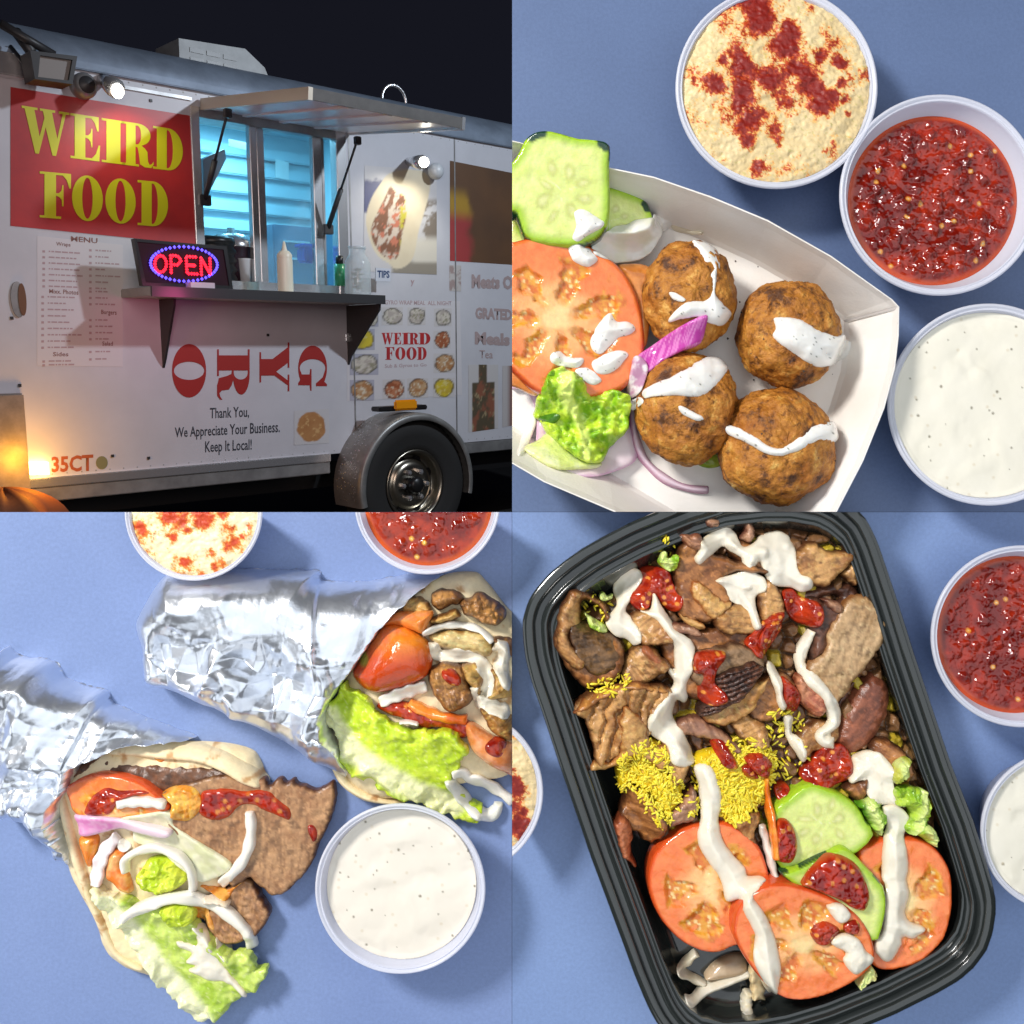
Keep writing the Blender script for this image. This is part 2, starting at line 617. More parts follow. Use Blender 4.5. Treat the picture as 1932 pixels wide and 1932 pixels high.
def arc(cx, cy, rx, ry, a0, a1, n=14):
    return [(cx + rx * math.cos(R(a0 + (a1 - a0) * k / n)), cy + ry * math.sin(R(a0 + (a1 - a0) * k / n))) for k in range(n + 1)]
LET = {
 'W': ([(0,1),(.33,1),(.33,.95),(.265,.95),(.375,.38),(.475,.80),(.445,.95),(.38,.95),(.38,1),(.70,1),(.70,.95),(.635,.95),(.745,.38),(.86,.95),(.78,.95),(.78,1),(1,1),(1,.95),(.925,.95),(.72,0),(.645,0),(.50,.60),(.36,0),(.285,0),(.06,.95),(0,.95)], []),
 'E': ([(0,1),(.95,1),(.95,.68),(.90,.68),(.82,.86),(.70,.95),(.50,.95),(.50,.55),(.60,.56),(.68,.62),(.70,.72),(.74,.72),(.74,.30),(.70,.30),(.68,.42),(.60,.48),(.50,.50),(.50,.05),(.72,.05),(.86,.16),(.95,.36),(1,.36),(.97,0),(0,0),(0,.05),(.14,.05),(.14,.95),(0,.95)], []),
 'F': ([(0,1),(1,1),(1,.68),(.95,.68),(.86,.86),(.74,.95),(.52,.95),(.52,.55),(.62,.56),(.70,.62),(.72,.74),(.76,.74),(.76,.28),(.72,.28),(.70,.42),(.62,.48),(.52,.50),(.52,.05),(.68,.05),(.68,0),(0,0),(0,.05),(.15,.05),(.15,.95),(0,.95)], []),
 'I': ([(0,1),(1,1),(1,.95),(.80,.95),(.80,.05),(1,.05),(1,0),(0,0),(0,.05),(.20,.05),(.20,.95),(0,.95)], []),
 'D': ([(0,1)] + arc(.50,.5,.5,.5,90,-90,18) + [(0,0),(0,.05),(.13,.05),(.13,.95),(0,.95)], [[(.46,.95)] + arc(.50,.5,.17,.45,90,-90,14) + [(.46,.05)]]),
 'O': (arc(.5,.5,.5,.5,0,350,35), [arc(.5,.5,.17,.45,0,350,35)]),
 'R': ([(0,1)] + arc(.50,.745,.40,.255,90,-75,14) + [(.72,.44),(.80,.36),(.82,.14),(.87,.07),(.95,.10),(1,.16),(1,.09),(.92,0),(.72,0),(.57,.06),(.53,.30),(.49,.44),(.42,.46),(.42,.05),(.53,.05),(.53,0),(0,0),(0,.05),(.12,.05),(.12,.95),(0,.95)], [[(.42,.95)] + arc(.47,.73,.13,.22,90,-90,10) + [(.42,.51)]]),
 'G': ([(.90,.62),(.90,1),(.86,1),(.80,.91)] + arc(.5,.5,.5,.5,62,292,26) + [(.76,.07),(.83,0),(.88,0),(.88,.40),(1,.42),(1,.46),(.52,.46),(.52,.42),(.64,.40),(.64,.12)] + arc(.5,.5,.20,.45,282,78,18) + [(.70,.86),(.84,.62)], []),
 'Y': ([(0,1),(.52,1),(.52,.95),(.42,.95),(.60,.56),(.78,.95),(.66,.95),(.66,1),(1,1),(1,.95),(.88,.95),(.68,.50),(.68,.05),(.82,.05),(.82,0),(.20,0),(.20,.05),(.34,.05),(.34,.44),(.10,.95),(0,.95)], []),
}
def letter(ch, quad, mat, n, parent, rot=False, th=.012):
    f = (lambda a, b: (b, 1 - a)) if rot else (lambda a, b: (a, b))
    o, h = LET[ch]
    g = lambda pts: [uv(bil(quad, *f(*p)), n) for p in pts]
    return tpoly('letter', g(o), [g(x) for x in h], mat, n - th, n, parent)

def text(name, body, quad, mat, n, parent=trailer, heavy=.012):
    """a line of plain lettering stretched into the quad where it is printed"""
    cu = bpy.data.curves.new('line', 'FONT')
    cu.body = body
    cu.offset = heavy
    cu.resolution_u = 2
    ob = bpy.data.objects.new('line', cu)
    COL.objects.link(ob)
    me = bpy.data.meshes.new_from_object(ob.evaluated_get(bpy.context.evaluated_depsgraph_get()))
    bpy.data.objects.remove(ob)
    bpy.data.curves.remove(cu)
    co = np.zeros(len(me.vertices) * 3); me.vertices.foreach_get('co', co)
    co = co.reshape(-1, 3)
    lo = co.min(0); sp = np.ptp(co, 0)
    cap = .72
    me.vertices.foreach_set('co', np.array([(*uv(bil(quad, (c[0] - lo[0]) / sp[0], c[1] / cap), n), n) for c in co]).ravel())
    me.materials.clear(); me.materials.append(mat)
    me.name = name
    o = bpy.data.objects.new(name, me)
    COL.objects.link(o)
    o.parent = parent
    return o

def picture(name, quad, colf, n, parent=trailer, res=30, th=.015):
    """a flat print: a thin panel whose print is the colour layer of its fine grid"""
    s, t = np.meshgrid(np.linspace(0, 1, res), np.linspace(0, 1, res))
    s = s.ravel(); t = t.ravel()
    V3 = []
    for a, b in zip(s, t):
        q = uv(bil(quad, a, b), n)
        V3.append((q[0], q[1], n))
    jj, ii = np.meshgrid(np.arange(res - 1), np.arange(res - 1), indexing='ij')
    a = (jj * res + ii).ravel()
    return tmesh(name, V3, np.column_stack([a, a + 1, a + res + 1, a + res]), photo_m, parent, False, colf(s, t))

def rect(x0, y0, x1, y1, sl=0.0, sr=None):
    """upright quad with top edge sloping by sl and bottom by sr (per layout unit along x)"""
    sr = sl if sr is None else sr
    return [(x0, y0), (x1, y0 + sl * (x1 - x0)), (x1, y1 + sr * (x1 - x0)), (x0, y1)]

def slope(y):            # slope of a line along the trailer that passes x=0 at height y
    return (VPY_V - y) / VPX_V
VPX_V, VPY_V = K + VPX * K, K - VPY * K
def along(x, y, x2):     # follow the trailer's length from (x,y) to x2
    return y + (VPY_V - y) / (VPX_V - x) * (x2 - x)

# ---- body: side wall with the serving opening
UR = L(1180, 600).x
pl = lambda x, y: uv((x, y))
v_top = L(0, 92).y
v_bot = L(300, 884).y
uL = -9.0
op = [pl(366, 196), pl(366, 548), pl(652, 572), pl(652, 262)]
op = [(op[0][0], L(366, 200).y), (op[0][0], L(366, 548).y), (op[2][0], L(366, 548).y), (op[2][0], L(366, 200).y)]
tpoly('side_wall', [(uL, v_bot), (UR, v_bot), (UR, v_top), (uL, v_top)], [op], wall_m, -.25, 0)
# roof edge: a rounded aluminium shoulder
sec = []
for k in range(13):
    a = R(90 * k / 12)
    sec.append((v_top + 1.55 * math.sin(a) * .62, -1.7 + 1.7 * math.cos(a) + .05))
sec.append((v_top + .96, -9.0))
V3 = [(u, s[0], s[1]) for u in (uL, UR) for s in sec]
F = [(k, k + len(sec), k + 1 + len(sec), k + 1) for k in range(len(sec) - 1)]
tmesh('roof', V3, F, roof_m, smooth=True)
tbox('gutter_rail', (uL, v_top - .16, .003), (UR, v_top + .03, .14), roof_m, bev=.02)
tbox('gutter_rail', (uL, v_top - .42, .003), (L(360, 190).x, v_top - .34, .06), rail_m)
# lower rail and skirt
vs1 = L(300, 925).y
tbox('lower_rail', (uL, v_bot - .22, -.2), (L(622, 860).x, v_bot + .02, .08), bright_alu, bev=.02)
tbox('skirt', (uL, vs1, -.3), (L(622, 880).x, v_bot - .22, .03), rail_m, bev=.02)
tbox('skirt', (L(868, 850).x, vs1 + .2, -.3), (UR, v_bot - .02, .03), rail_m, bev=.02)
tbox('chassis', (uL, vs1 - .5, -8.6), (UR, v_bot - .3, -.6), black_m)
# panel joints and screws
for x in (662, 858):
    a = L(x, 500).x
    tbox('panel_seam', (a, v_bot, .002), (a + .05, v_top - .16, .012), rail_m)
for x, y in ((37, 727), (37, 793), (22, 600), (284, 190), (650, 366), (653, 418), (280, 864), (212, 980 - 120), (505, 632)):
    p = L(x, y)
    tbox('screw', (p.x - .035, p.y - .035, .001), (p.x + .035, p.y + .035, .03), dark_m)
# door latch recess
c = L(33, 565)
tpoly('door_latch', [(c.x + .16 * math.cos(a), c.y + .42 * math.sin(a)) for a in np.linspace(0, 2 * math.pi, 24, endpoint=False)], [], rail_m, .002, .05)
tpoly('latch_slot', [(c.x + .09 + .09 * math.cos(a), c.y + .38 * math.sin(a)) for a in np.linspace(0, 2 * math.pi, 24, endpoint=False)], [], plain('rusty_slot', (.16, .07, .03), .6), .05, .07)
# aluminium cabinet at the front corner
a = L(45, 742, .25); b = L(45, 905, .25)
tbox('corner_cabinet', (uL, b.y - .3, .005), (a.x, a.y, .26), plain('cabinet_sheet', (.30, .27, .25), .4, metal=.3, grime=.3), bev=.04)

# ---- banner
ban = tpix('banner', [(20, 164), (370, 220), (369, 461), (20, 426)], red_vinyl, .002, .012)
top = lambda x: 199 + (x - 41) * .155
bot = lambda x: 286 + (x - 41) * .128
for ch, x0, x1 in (('W', 41, 131), ('E', 133, 189), ('I', 192, 236), ('R', 231, 290), ('D', 289, 345)):
    letter(ch, [(x0, top(x0)), (x1, top(x1)), (x1, bot(x1)), (x0, bot(x0))], yellow_vinyl, .024, ban)
top = lambda x: 323 + (x - 75) * .09
bot = lambda x: 410 + (x - 75) * .078
for ch, x0, x1 in (('F', 75, 134), ('O', 136, 194), ('O', 199, 256), ('D', 260, 317)):
    letter(ch, [(x0, top(x0)), (x1, top(x1)), (x1, bot(x1)), (x0, bot(x0))], yellow_vinyl, .024, ban)

# ---- GYRO, a stacked word laid on its side
for ch, x0, y0, x1, y1 in (('O', 325, 649, 389, 750), ('R', 410, 659, 471, 754), ('Y', 490, 646, 546, 738), ('G', 563, 652, 617, 737)):
    letter(ch, [(x0, y0), (x1, y0), (x1, y1), (x0, y1)], crimson, .014, trailer, True)
# ---- thank-you lines
text('thank_you_line', 'Thank You,', [(396, 769), (470, 766), (470, 786), (396, 789)], ink, .006)
text('thank_you_line', 'We Appreciate Your Business.', [(330, 806), (528, 794), (528, 815), (330, 825)], ink, .006)
text('thank_you_line', 'Keep It Local!', [(387, 832), (475, 828), (475, 848), (387, 853)], ink, .006)
text('number_lettering', '35CT', [(97, 862), (176, 857), (176, 887), (97, 890)], plain('orange_vinyl', (.40, .10, .03), .5), .006, heavy=.03)
# small seal beside the number
c = L(192, 873)
tpoly('round_seal', [(c.x + .15 * math.cos(a), c.y + .17 * math.sin(a)) for a in np.linspace(0, 2 * math.pi, 20, endpoint=False)], [], plain('seal_print', (.22, .22, .10), .6), .002, .01)

# ---- menu sheet printed on the wall
menu = tpix('menu_sheet', [(70, 445), (232, 462), (232, 692), (70, 690)], paper, .002, .006)
text('menu_heading', 'MENU', [(134, 445), (184, 449), (184, 459), (134, 455)], brownink, .010, menu)
text('menu_heading', 'Wraps', [(106, 456), (133, 458), (133, 465), (106, 463)], brownink, .010, menu)
text('menu_heading', 'Mixx. Photos', [(93, 545), (148, 547), (148, 556), (93, 553)], brownink, .010, menu)
text('menu_heading', 'Burgers', [(191, 584), (220, 585), (220, 594), (191, 592)], brownink, .010, menu)
text('menu_heading', 'Salad', [(193, 644), (213, 644), (213, 652), (193, 652)], brownink, .010, menu)
text('menu_heading', 'Sides', [(100, 664), (129, 664), (129, 672), (100, 672)], brownink, .010, menu)
rows = []
rr = random.Random(7)
for y in range(472, 540, 11):
    rows.append((80, y, rr.uniform(60, 75)))
for y in range(558, 656, 12):
    rows.append((78, y, rr.uniform(45, 74)))
for y in (680, 687):
    rows.append((80, y, rr.uniform(30, 60)))
for y in list(range(470, 545, 12)) + list(range(548, 582, 12)) + list(range(602, 640, 12)) + [662, 676]:
    rows.append((168, y, rr.uniform(25, 52)))
V3 = []; F = []
for x, y, w in rows:
    xx = x
    while xx < x + w:
        ww = rr.choice((3, 5, 8, 11)) if xx > x else 5
        y0 = along(x, y, xx); h = 4.2 if xx == x else 2.6
        for q in ((xx, y0), (xx + ww, along(x, y, xx + ww)), (xx + ww, along(x, y, xx + ww) + h), (xx, y0 + h)):
            p = uv(q, .010); V3.append((p[0], p[1], .010))
        k = len(V3); F.append((k - 1, k - 2, k - 3, k - 4))
        xx += ww + (7 if xx == x else 2)
tag(tmesh('menu_rows', V3, F, faint, menu), kind='stuff')

# ---- printed pictures
def food_pic(seed, a, b, c, bg=(.55, .53, .56), r=.36):
    def f(s, t):
        x = s * 50 + seed * 97; y = t * 50
        d = np.hypot((s - .52) * 1.05, t - .5) + (fbm(x, y, 14, seed) - .5) * .18
        m = mix(mix(a, b, ss(.4, .6, fbm(x, y, 9, seed + 1))), c, ss(.58, .66, fbm(x, y, 6, seed + 2)))
        ring = mix(m, (.05, .05, .05), ss(r - .07, r - .02, d) * .75)
        return mix(ring, bg, ss(r, r + .04, d))
    return f
BREAD = Q('730 330 750 322 775 320 800 324 812 340 810 365 801 400 790 437 781 483 766 502 746 508 733 497 712 482 697 452 690 412 700 375 715 350')
FILL = Q('736 350 748 362 764 370 769 400 761 440 753 482 740 492 720 482 703 457 699 430 711 400 724 374')
def pita_pic(s, t):
    qd = [(688, 312), (824, 322), (824, 518), (686, 512)]
    px = np.array([bil(qd, a, b) for a, b in zip(s, t)])
    x, y = px[:, 0], px[:, 1]
    d1, _ = sdf(px, np.array(catmull(BREAD, True, 3)))
    d2, _ = sdf(px, np.array(catmull(FILL, True, 3)))
    n = fbm(x, y, 16, 3)
    bg = mix((.62, .61, .62), (.10, .11, .22), ss(6, -2, np.hypot((x - 700), (y - 372)) - 32 + (n - .5) * 20))
    bg = mix(bg, (.24, .20, .16), ss(794, 800, x) * ss(370, 385, y) * ss(470, 440, y) * ss(.35, .5, n))
    bg = mix(bg, (.30, .27, .22), ss(488, 496, y) * ss(735, 745, x))
    bg = mix(bg, (.72, .68, .58), ss(770, 785, x) * ss(440, 460, y) * ss(500, 490, y))
    bread = mix((.78, .70, .52), (.70, .60, .42), fbm(x, y, 22, 5))
    w = x + .35 * y
    f = mix((.24, .11, .06), (.66, .56, .46), ss(.42, .58, fbm(w, y * .4, 7, 8)))
    f = mix(f, (.58, .20, .12), ss(.60, .66, fbm(x, y, 12, 11)))
    f = mix(f, (.56, .50, .06), ss(.50, .58, fbm(x, y, 10, 13)) * ss(752, 758, x))
    m = mix(bread, f, ss(0, 3, d2))
    return mix(bg, m, ss(-1, 1.5, d1))
picture('pita_poster', [(688, 312), (824, 322), (824, 518), (686, 512)], pita_pic, .010, res=60)
text('small_print', 'y', [(775, 524), (782, 524), (782, 536), (775, 536)], faint, .01)
tpix('poster_sheet', [(655, 568), (868, 568), (872, 745), (655, 757)], paper, .002, .006)
text('small_print', 'GYRO WRAP MEAL  ALL NIGHT', [(726, 566), (852, 568), (852, 576), (726, 574)], faint, .010)
yel = ((.66, .52, .04), (.55, .40, .05), (.70, .60, .20))
tan = ((.55, .36, .20), (.42, .20, .08), (.70, .62, .48))
pale = ((.62, .58, .50), (.45, .40, .36), (.30, .28, .20))
red = ((.50, .20, .10), (.34, .10, .04), (.66, .54, .40))
cells = [(682, 583, 714, 617, pale), (720, 580, 760, 614, pale), (769, 580, 803, 614, pale), (819, 582, 852, 616, pale),
         (660, 621, 707, 661, yel), (818, 624, 850, 658, red),
         (660, 668, 714, 708, pale), (818, 667, 858, 704, tan),
         (660, 717, 706, 756, tan), (722, 716, 764, 753, red), (768, 714, 808, 751, tan), (817, 713, 858, 750, yel)]
for k, (x0, y0, x1, y1, pal) in enumerate(cells):
    bg = (.42, .42, .50) if x0 < 700 else (.60, .58, .58)
    picture('menu_photo', [(x0, y0), (x1, y0 - .5), (x1, y1 - 1), (x0, y1)], food_pic(k + 3, *pal, bg=bg, r=.46), .010, res=16)
top = lambda x: 627 - (x - 720) * .0
for word, y0, y1, xs in (('WEIRD', 628, 650, ((720, 742), (743, 766 - 9), (759, 772), (772, 790), (790, 812))),
                         ('FOOD', 655, 679, ((727, 744), (746, 765), (767, 786), (787, 805)))):
    for ch, (x0, x1) in zip(word, xs):
        letter(ch, [(x0, y0), (x1, y0 - .3), (x1, y1 - .5), (x0, y1)], red_vinyl, .012, trailer, th=.006)
text('small_print', 'Sub & Gyros to Go', [(726, 687), (805, 685), (805, 691), (726, 694)], faint, .010)
picture('patty_photo', [(555, 775), (621, 771), (621, 836), (555, 840)],
        lambda s, t: mix(mix(mix((.50, .26, .10), (.36, .15, .05), fbm(s * 50, t * 50, 9, 4)), (.62, .38, .16), ss(.6, .7, fbm(s * 50, t * 50, 5, 9))),
                         (.58, .58, .60), ss(.40, .44, np.hypot(s - .48, t - .5) + (fbm(s * 50, t * 50, 12, 6) - .5) * .12)), .010, res=40)
# ---- faded graphics at the right end
picture('faded_banner', [(849, 303), (975, 328), (975, 500), (849, 492)],
        lambda s, t: mix(mix((.15, .075, .035), (.09, .05, .03), fbm(s * 50, t * 50, 16, 2)),
                         mix((.36, .05, .05), (.40, .24, .03), ss(.38, .55, t)), ss(.36, .22, s + (fbm(s * 50, t * 50, 9, 3) - .5) * .2) * ss(.78, .6, t)), .010, res=44)
fade2 = plain('worn_print', (.40, .31, .31), .6)
for y0, y1, x0, x1, wd in ((518, 542, 890, 978, 'Meats On'), (580, 600, 897, 966, 'GRATED'), (626, 648, 896, 962, 'Meals')):
    text('worn_lettering', wd, [(x0, y0), (x1, y0 + 4), (x1, y1 + 3), (x0, y1)], fade2, .010, heavy=.05)
picture('bottle_graphic', [(884, 688), (940, 688), (940, 808), (884, 816)],
        lambda s, t: mix((.56, .55, .55), mix(mix((.10, .08, .05), (.26, .10, .06), ss(.45, .6, fbm(s * 50, t * 80, 13, 3))), (.36, .28, .16), ss(.62, .7, fbm(s * 50, t * 60, 7, 5))),
                         ss(.0, .06, np.where(t > .72, .16 - np.abs(s - .48) * 1.0, .40 - np.abs(s - .5)) * 1.4)), .010, res=40)
picture('worn_label', [(848, 500), (870, 501), (870, 550), (848, 549)], lambda s, t: mix((.52, .50, .49), (.36, .28, .27), ss(.5, .6, fbm(s * 30, t * 60, 8, 6))), .008, res=18)
text('worn_lettering', 'Tea', [(905, 660), (930, 661), (930, 676), (905, 675)], fade2, .010)
picture('bottle_graphic', [(948, 690), (985, 690), (985, 800), (948, 806)],
        lambda s, t: mix((.52, .50, .50), (.20, .06, .04), ss(.2, .5, s)), .010, res=10)

# ---- serving window
u0, u1 = op[0][0], op[2][0]; w0, w1 = op[1][1], op[0][1]
def jamb(x0, x1, n0, n1, a=None, b=None, mat=rail_m, name='window_frame'):
    return tbox(name, (L(x0, 400).x, w0 if a is None else a, n0), (L(x1, 400).x, w1 if b is None else b, n1), mat, bev=.02)
jamb(366, 383, -.30, .05, mat=bright_alu)
jamb(636, 655, -.30, .05, mat=bright_alu)
tbox('window_frame', (L(383, 400).x, w0, -.3), (L(636, 400).x, w0 + .3, .03), bright_alu, bev=.02)
tbox('window_frame', (L(383, 400).x, L(480, 238).y, -.3), (L(636, 400).x, w1, .03), rail_m, bev=.02)
for x0, x1, n in ((478, 491, -.05), (493, 507, -.12), (598, 614, -.12), (616, 622, -.2)):
    jamb(x0, x1, n - .22, n, b=L(480, 238).y, a=w0 + .3, mat=bright_alu if x0 < 600 else rail_m)
tbox('window_pane', (L(507, 400).x, w0 + .3, -.27), (L(598, 400).x, L(480, 238).y, -.24), glassm)
# the lit room behind it
cy_m = plain('kitchen_wall', (.50, .66, .72), .5)
uA, uB = u0 - 2.5, u1 + 3.5
RN = -6.6
tbox('kitchen_back_wall', (uA, w0 - 3.6, RN - .15), (uB, w1 + 1.3, RN), cy_m)
tbox('kitchen_ceiling', (uA, w1 + 1.0, RN), (uB, w1 + 1.1, -.3), cy_m)
tbox('kitchen_floor', (uA, w0 - 3.6, RN), (uB, w0 - 3.5, -.3), rail_m)
tbox('kitchen_end_wall', (uA - .1, w0 - 3.6, RN), (uA, w1 + 1.0, -.3), cy_m)
tbox('kitchen_end_wall', (uB, w0 - 3.6, RN), (uB + .1, w1 + 1.0, -.3), cy_m)
q = L(540, 300, RN + .1)
for k in range(9):
    tbox('back_slat', (uA + .1, q.y - .15 - .62 * k, RN), (uB - .1, q.y + .22 - .62 * k, RN + .28), cy_m, bev=.04)
frg = tbox('steel_cabinet', (L(508, 400, -4.5).x, w0 - .6, -5.2), (L(640, 400, -4.5).x, L(560, 428, -4.5).y, -4.3), plain('cabinet_steel', (.16, .24, .34), .35, metal=.5), bev=.04)
for k in range(2):
    tbox('cabinet_handle', (L(530, 400, -4.3).x, L(560, 455 + 32 * k, -4.3).y, -4.3), (L(580, 400, -4.3).x, L(560, 459 + 32 * k, -4.3).y, -4.2), bright_alu, frg)
tpix('notice_sheet', [(520, 300), (545, 306), (545, 340), (520, 335)], plain('notice_paper', (.7, .74, .74), .6), RN + .30, RN + .32)
tpix('ticket_strip', [(432, 262), (470, 270), (470, 284), (432, 276)], plain('ticket_paper', (.75, .75, .72), .6), -3.0, -2.98)
rv = []; rf = []
for k in range(70):
    u = uL + 3 + k * .36
    for vv, sz in ((v_top - .24, .026), (v_bot + .09, .022)):
        b_ = len(rv)
        rv += [(u + sz, vv, .002), (u, vv + sz, .002), (u - sz, vv, .002), (u, vv - sz, .002), (u, vv, .02)]
        rf += [(b_, b_ + 1, b_ + 4), (b_ + 1, b_ + 2, b_ + 4), (b_ + 2, b_ + 3, b_ + 4), (b_ + 3, b_, b_ + 4)]
tag(tmesh('rivets', rv, rf, rail_m, smooth=True), kind='stuff')
hood = tpix('range_hood', [(383, 300), (424, 281), (427, 300), (384, 384)], plain('hood_steel', (.35, .38, .42), .35, metal=.6), -1.5, -1.0)
tbox('kitchen_counter', (uA, w0 - .4, -4.0), (uB, w0 - .2, -.35), rail_m)

# ---- awning, its lip and ring, gas struts
hA = L(372, 203, .05); hB = L(715, 252, .05)
def out(px, n):
    return L(px[0], px[1], n)
oA = L(590, 186, 5.2); oB = L(872, 246, 5.2)
hB = Vector((hA.x + (oB.x - oA.x), hA.y, .05))
oB = Vector((oB.x, oA.y, 5.2))
dn = Vector((0, (oA.y - hA.y), 5.15)).normalized()
upn = Vector((0, dn.z, -dn.y))
def awn(u, s, h):       # s from hinge (0) to lip (1)
    p = hA.lerp(oA, s)
    return (u, p.y + upn.y * h, p.z + upn.z * h)
ua, ub = oA.x, oB.x
def awn_box(name, ua, ub, s0, s1, h0, h1, mat):
    V3 = [awn(u, s, h) for u in (ua, ub) for s in (s0, s1) for h in (h0, h1)]
    return tmesh(name, V3, [(0, 1, 3, 2), (4, 6, 7, 5), (0, 4, 5, 1), (2, 3, 7, 6), (0, 2, 6, 4), (1, 5, 7, 3)], mat)
awn_box('awning_panel', ua, ub, 0, .985, 0, .06, alu_shade)
awn_box('awning_edge', ua, ub,   .985, 1.0, -.03, .23, plain('awning_lip', (.10, .095, .09), .5, grime=.3))
awn_box('awning_edge', ua - .12, ua, 0, 1.0, -.04, .24, plain('awning_end', (.66, .60, .50), .4, metal=.3))
awn_box('awning_edge', ub, ub + .1, 0, 1.0, -.06, .25, bright_alu)
for k in range(1, 4):
    uu = ua + (ub - ua) * k / 4
    awn_box('awning_rib', uu - .08, uu + .08, .02, .98, -.05, 0, alu_shade)
# ring on the lip
cr = Vector(awn(L(742, 200, 5.2).x, 1.0, .30))
ringv = []; ringf = []
for k in range(13):
    a = math.pi * k / 12
    for j in range(6):
        b = 2 * math.pi * j / 6
        rr_ = .36 + .035 * math.cos(b)
        ringv.append((cr.x + rr_ * math.cos(a), cr.y + rr_ * math.sin(a), cr.z + .035 * math.sin(b)))
for k in range(12):
    for j in range(6):
        ringf.append((k * 6 + j, k * 6 + (j + 1) % 6, (k + 1) * 6 + (j + 1) % 6, (k + 1) * 6 + j))
tmesh('awning_ring', ringv, ringf, bright_alu, smooth=True)
def rod(name, a, b, r0, r1, mat, parent=trailer, seg=10):
    a = Vector(a); b = Vector(b)
    d = (b - a).normalized()
    x = d.orthogonal().normalized(); y = d.cross(x)
    V3 = []
    for p, r in ((a, r0), (b, r1)):
        for k in range(seg):
            t = 2 * math.pi * k / seg
            V3.append(p + x * r * math.cos(t) + y * r * math.sin(t))
    F = [(k, (k + 1) % seg, (k + 1) % seg + seg, k + seg) for k in range(seg)]
    F += [tuple(range(seg))[::-1], tuple(range(seg, 2 * seg))]
    return tmesh(name, V3, F, mat, parent, True)
for (tx, ty, bx, by, m) in ((430, 210, 386, 378, .33), (675, 262, 618, 433, .33)):
    pb = L(bx, by, .05)
    s = .30
    p0 = hA.lerp(oA, s)
    pt = L(tx, ty, p0.z)
    st = rod('gas_strut', pb, pb.lerp(pt, .46), .075, .075, dark_m)
    rod('strut_rod', pb.lerp(pt, .46), pt, .035, .035, dark_m, st)
    tbox('strut_foot', (pb.x - .16, pb.y - .14, 0), (pb.x + .16, pb.y + .14, .14), dark_m, st, .02)
    tbox('strut_head', (pt.x - .1, pt.y - .16, pt.z - .08), (pt.x + .08, pt.y + .06, pt.z + .08), dark_m, st, .02)

# ---- serving shelf
SD = 1.75
sy = L(600, 553, SD).y
sA = L(284, 540, SD).x; sB = L(725, 566, SD).x
shelf = tbox('serving_shelf', (sA, sy - .22, .004), (sB, sy, SD), plain('shelf_sheet', (.45, .45, .46), .4, metal=.5, grime=.2), bev=.02)
tbox('shelf_lip', (sA, sy - .24, SD), (sB, sy + .01, SD + .06), dark_m, shelf)
for uu, bw in ((sA + 1.0, .85), (sB - .12, SD - .08)):
    prof = [(sy - .23, .003), (sy - .23, bw), (sy - .4, bw - .02), (sy - 1.75, .16), (sy - 2.0, .003)]
    V3 = [(uu + e, a, b) for e in (0, .06) for a, b in prof]
    F = [tuple(range(5))[::-1], tuple(range(5, 10))] + [(k, (k + 1) % 5, (k + 1) % 5 + 5, k + 5) for k in range(5)]
    tmesh('shelf_bracket', V3, F, dark_m, shelf)
q = L(435, 668 - 120, SD + .06)
for (px, py) in ((648, 640),):
    b = L(px + 8, py - 3, .02)
    ob = tbox('bracket_bolt', (b.x - .12, b.y - .12, .002), (b.x + .12, b.y + .12, .1), bright_alu, bev=.03)

# ---- wheel and fender
WN = 1.15
wc = L(784, 915, WN)
def ring_loft(name, prof, mat, parent, c=wc, seg=64, a0=0, a1=360, smooth=True):
    closed = a1 - a0 >= 360
    m = seg if closed else seg + 1
    V3 = []
    for k in range(m):
        a = R(a0 + (a1 - a0) * k / seg)
        for r, n in prof:
            V3.append((c.x + r * math.cos(a), c.y + r * math.sin(a), n))
    p = len(prof); F = []
    for k in range(seg):
        k2 = (k + 1) % m
        for j in range(p - 1):
            F.append((k * p + j, k2 * p + j, k2 * p + j + 1, k * p + j + 1))
    o = tmesh(name, V3, F, mat, parent, smooth)
    return o
TR_ = (915 - 790) / K * (-(TM @ wc).z + 2) / 2 * 1.0
wheel = ring_loft('wheel', [(TR_ * .30, -.1), (TR_ * .58, -.1)], black_m, trailer)
ring_loft('tyre', [(TR_ * .52, WN - 1.0), (TR_ * .9, WN - 1.1), (TR_ * .99, WN - .95), (TR_, WN - .5), (TR_ * .985, WN - .12), (TR_ * .95, WN - .02), (TR_ * .90, WN + .03),
                   (TR_ * .78, WN + .06), (TR_ * .76, WN + .045), (TR_ * .62, WN + .03), (TR_ * .54, WN - .04), (TR_ * .52, WN - .14)], rubber, wheel)
tv = []; tf = []
for k in range(60):                                  # tread blocks round the shoulder
    a = 2 * math.pi * k / 60
    for da, r, n in ((0, TR_ * .99, WN - .1), (.06, TR_ * .99, WN - .1), (.06, TR_ * 1.015, WN - .2), (0, TR_ * 1.015, WN - .2), (0, TR_ * 1.02, WN - .85), (.06, TR_ * 1.02, WN - .85)):
        tv.append((wc.x + r * math.cos(a + da), wc.y + r * math.sin(a + da), n))
    b = k * 6
    tf += [(b, b + 1, b + 2, b + 3), (b + 3, b + 2, b + 5, b + 4)]
tag(tmesh('tread_blocks', tv, tf, rubber, wheel), kind='stuff')
rim = ring_loft('rim', [(TR_ * .54, WN - .02), (TR_ * .535, WN + .03), (TR_ * .50, WN + .02), (TR_ * .47, WN - .14), (TR_ * .45, WN - .32), (TR_ * .40, WN - .36), (TR_ * .36, WN - .20), (TR_ * .30, WN - .12),
                         (TR_ * .22, WN - .14), (TR_ * .15, WN - .18), (TR_ * .001, WN - .18)], chrome, wheel)
ring_loft('hub_cap', [(TR_ * .14, WN - .18), (TR_ * .13, WN + .10), (TR_ * .09, WN + .18), (.001, WN + .2)], black_m, rim)
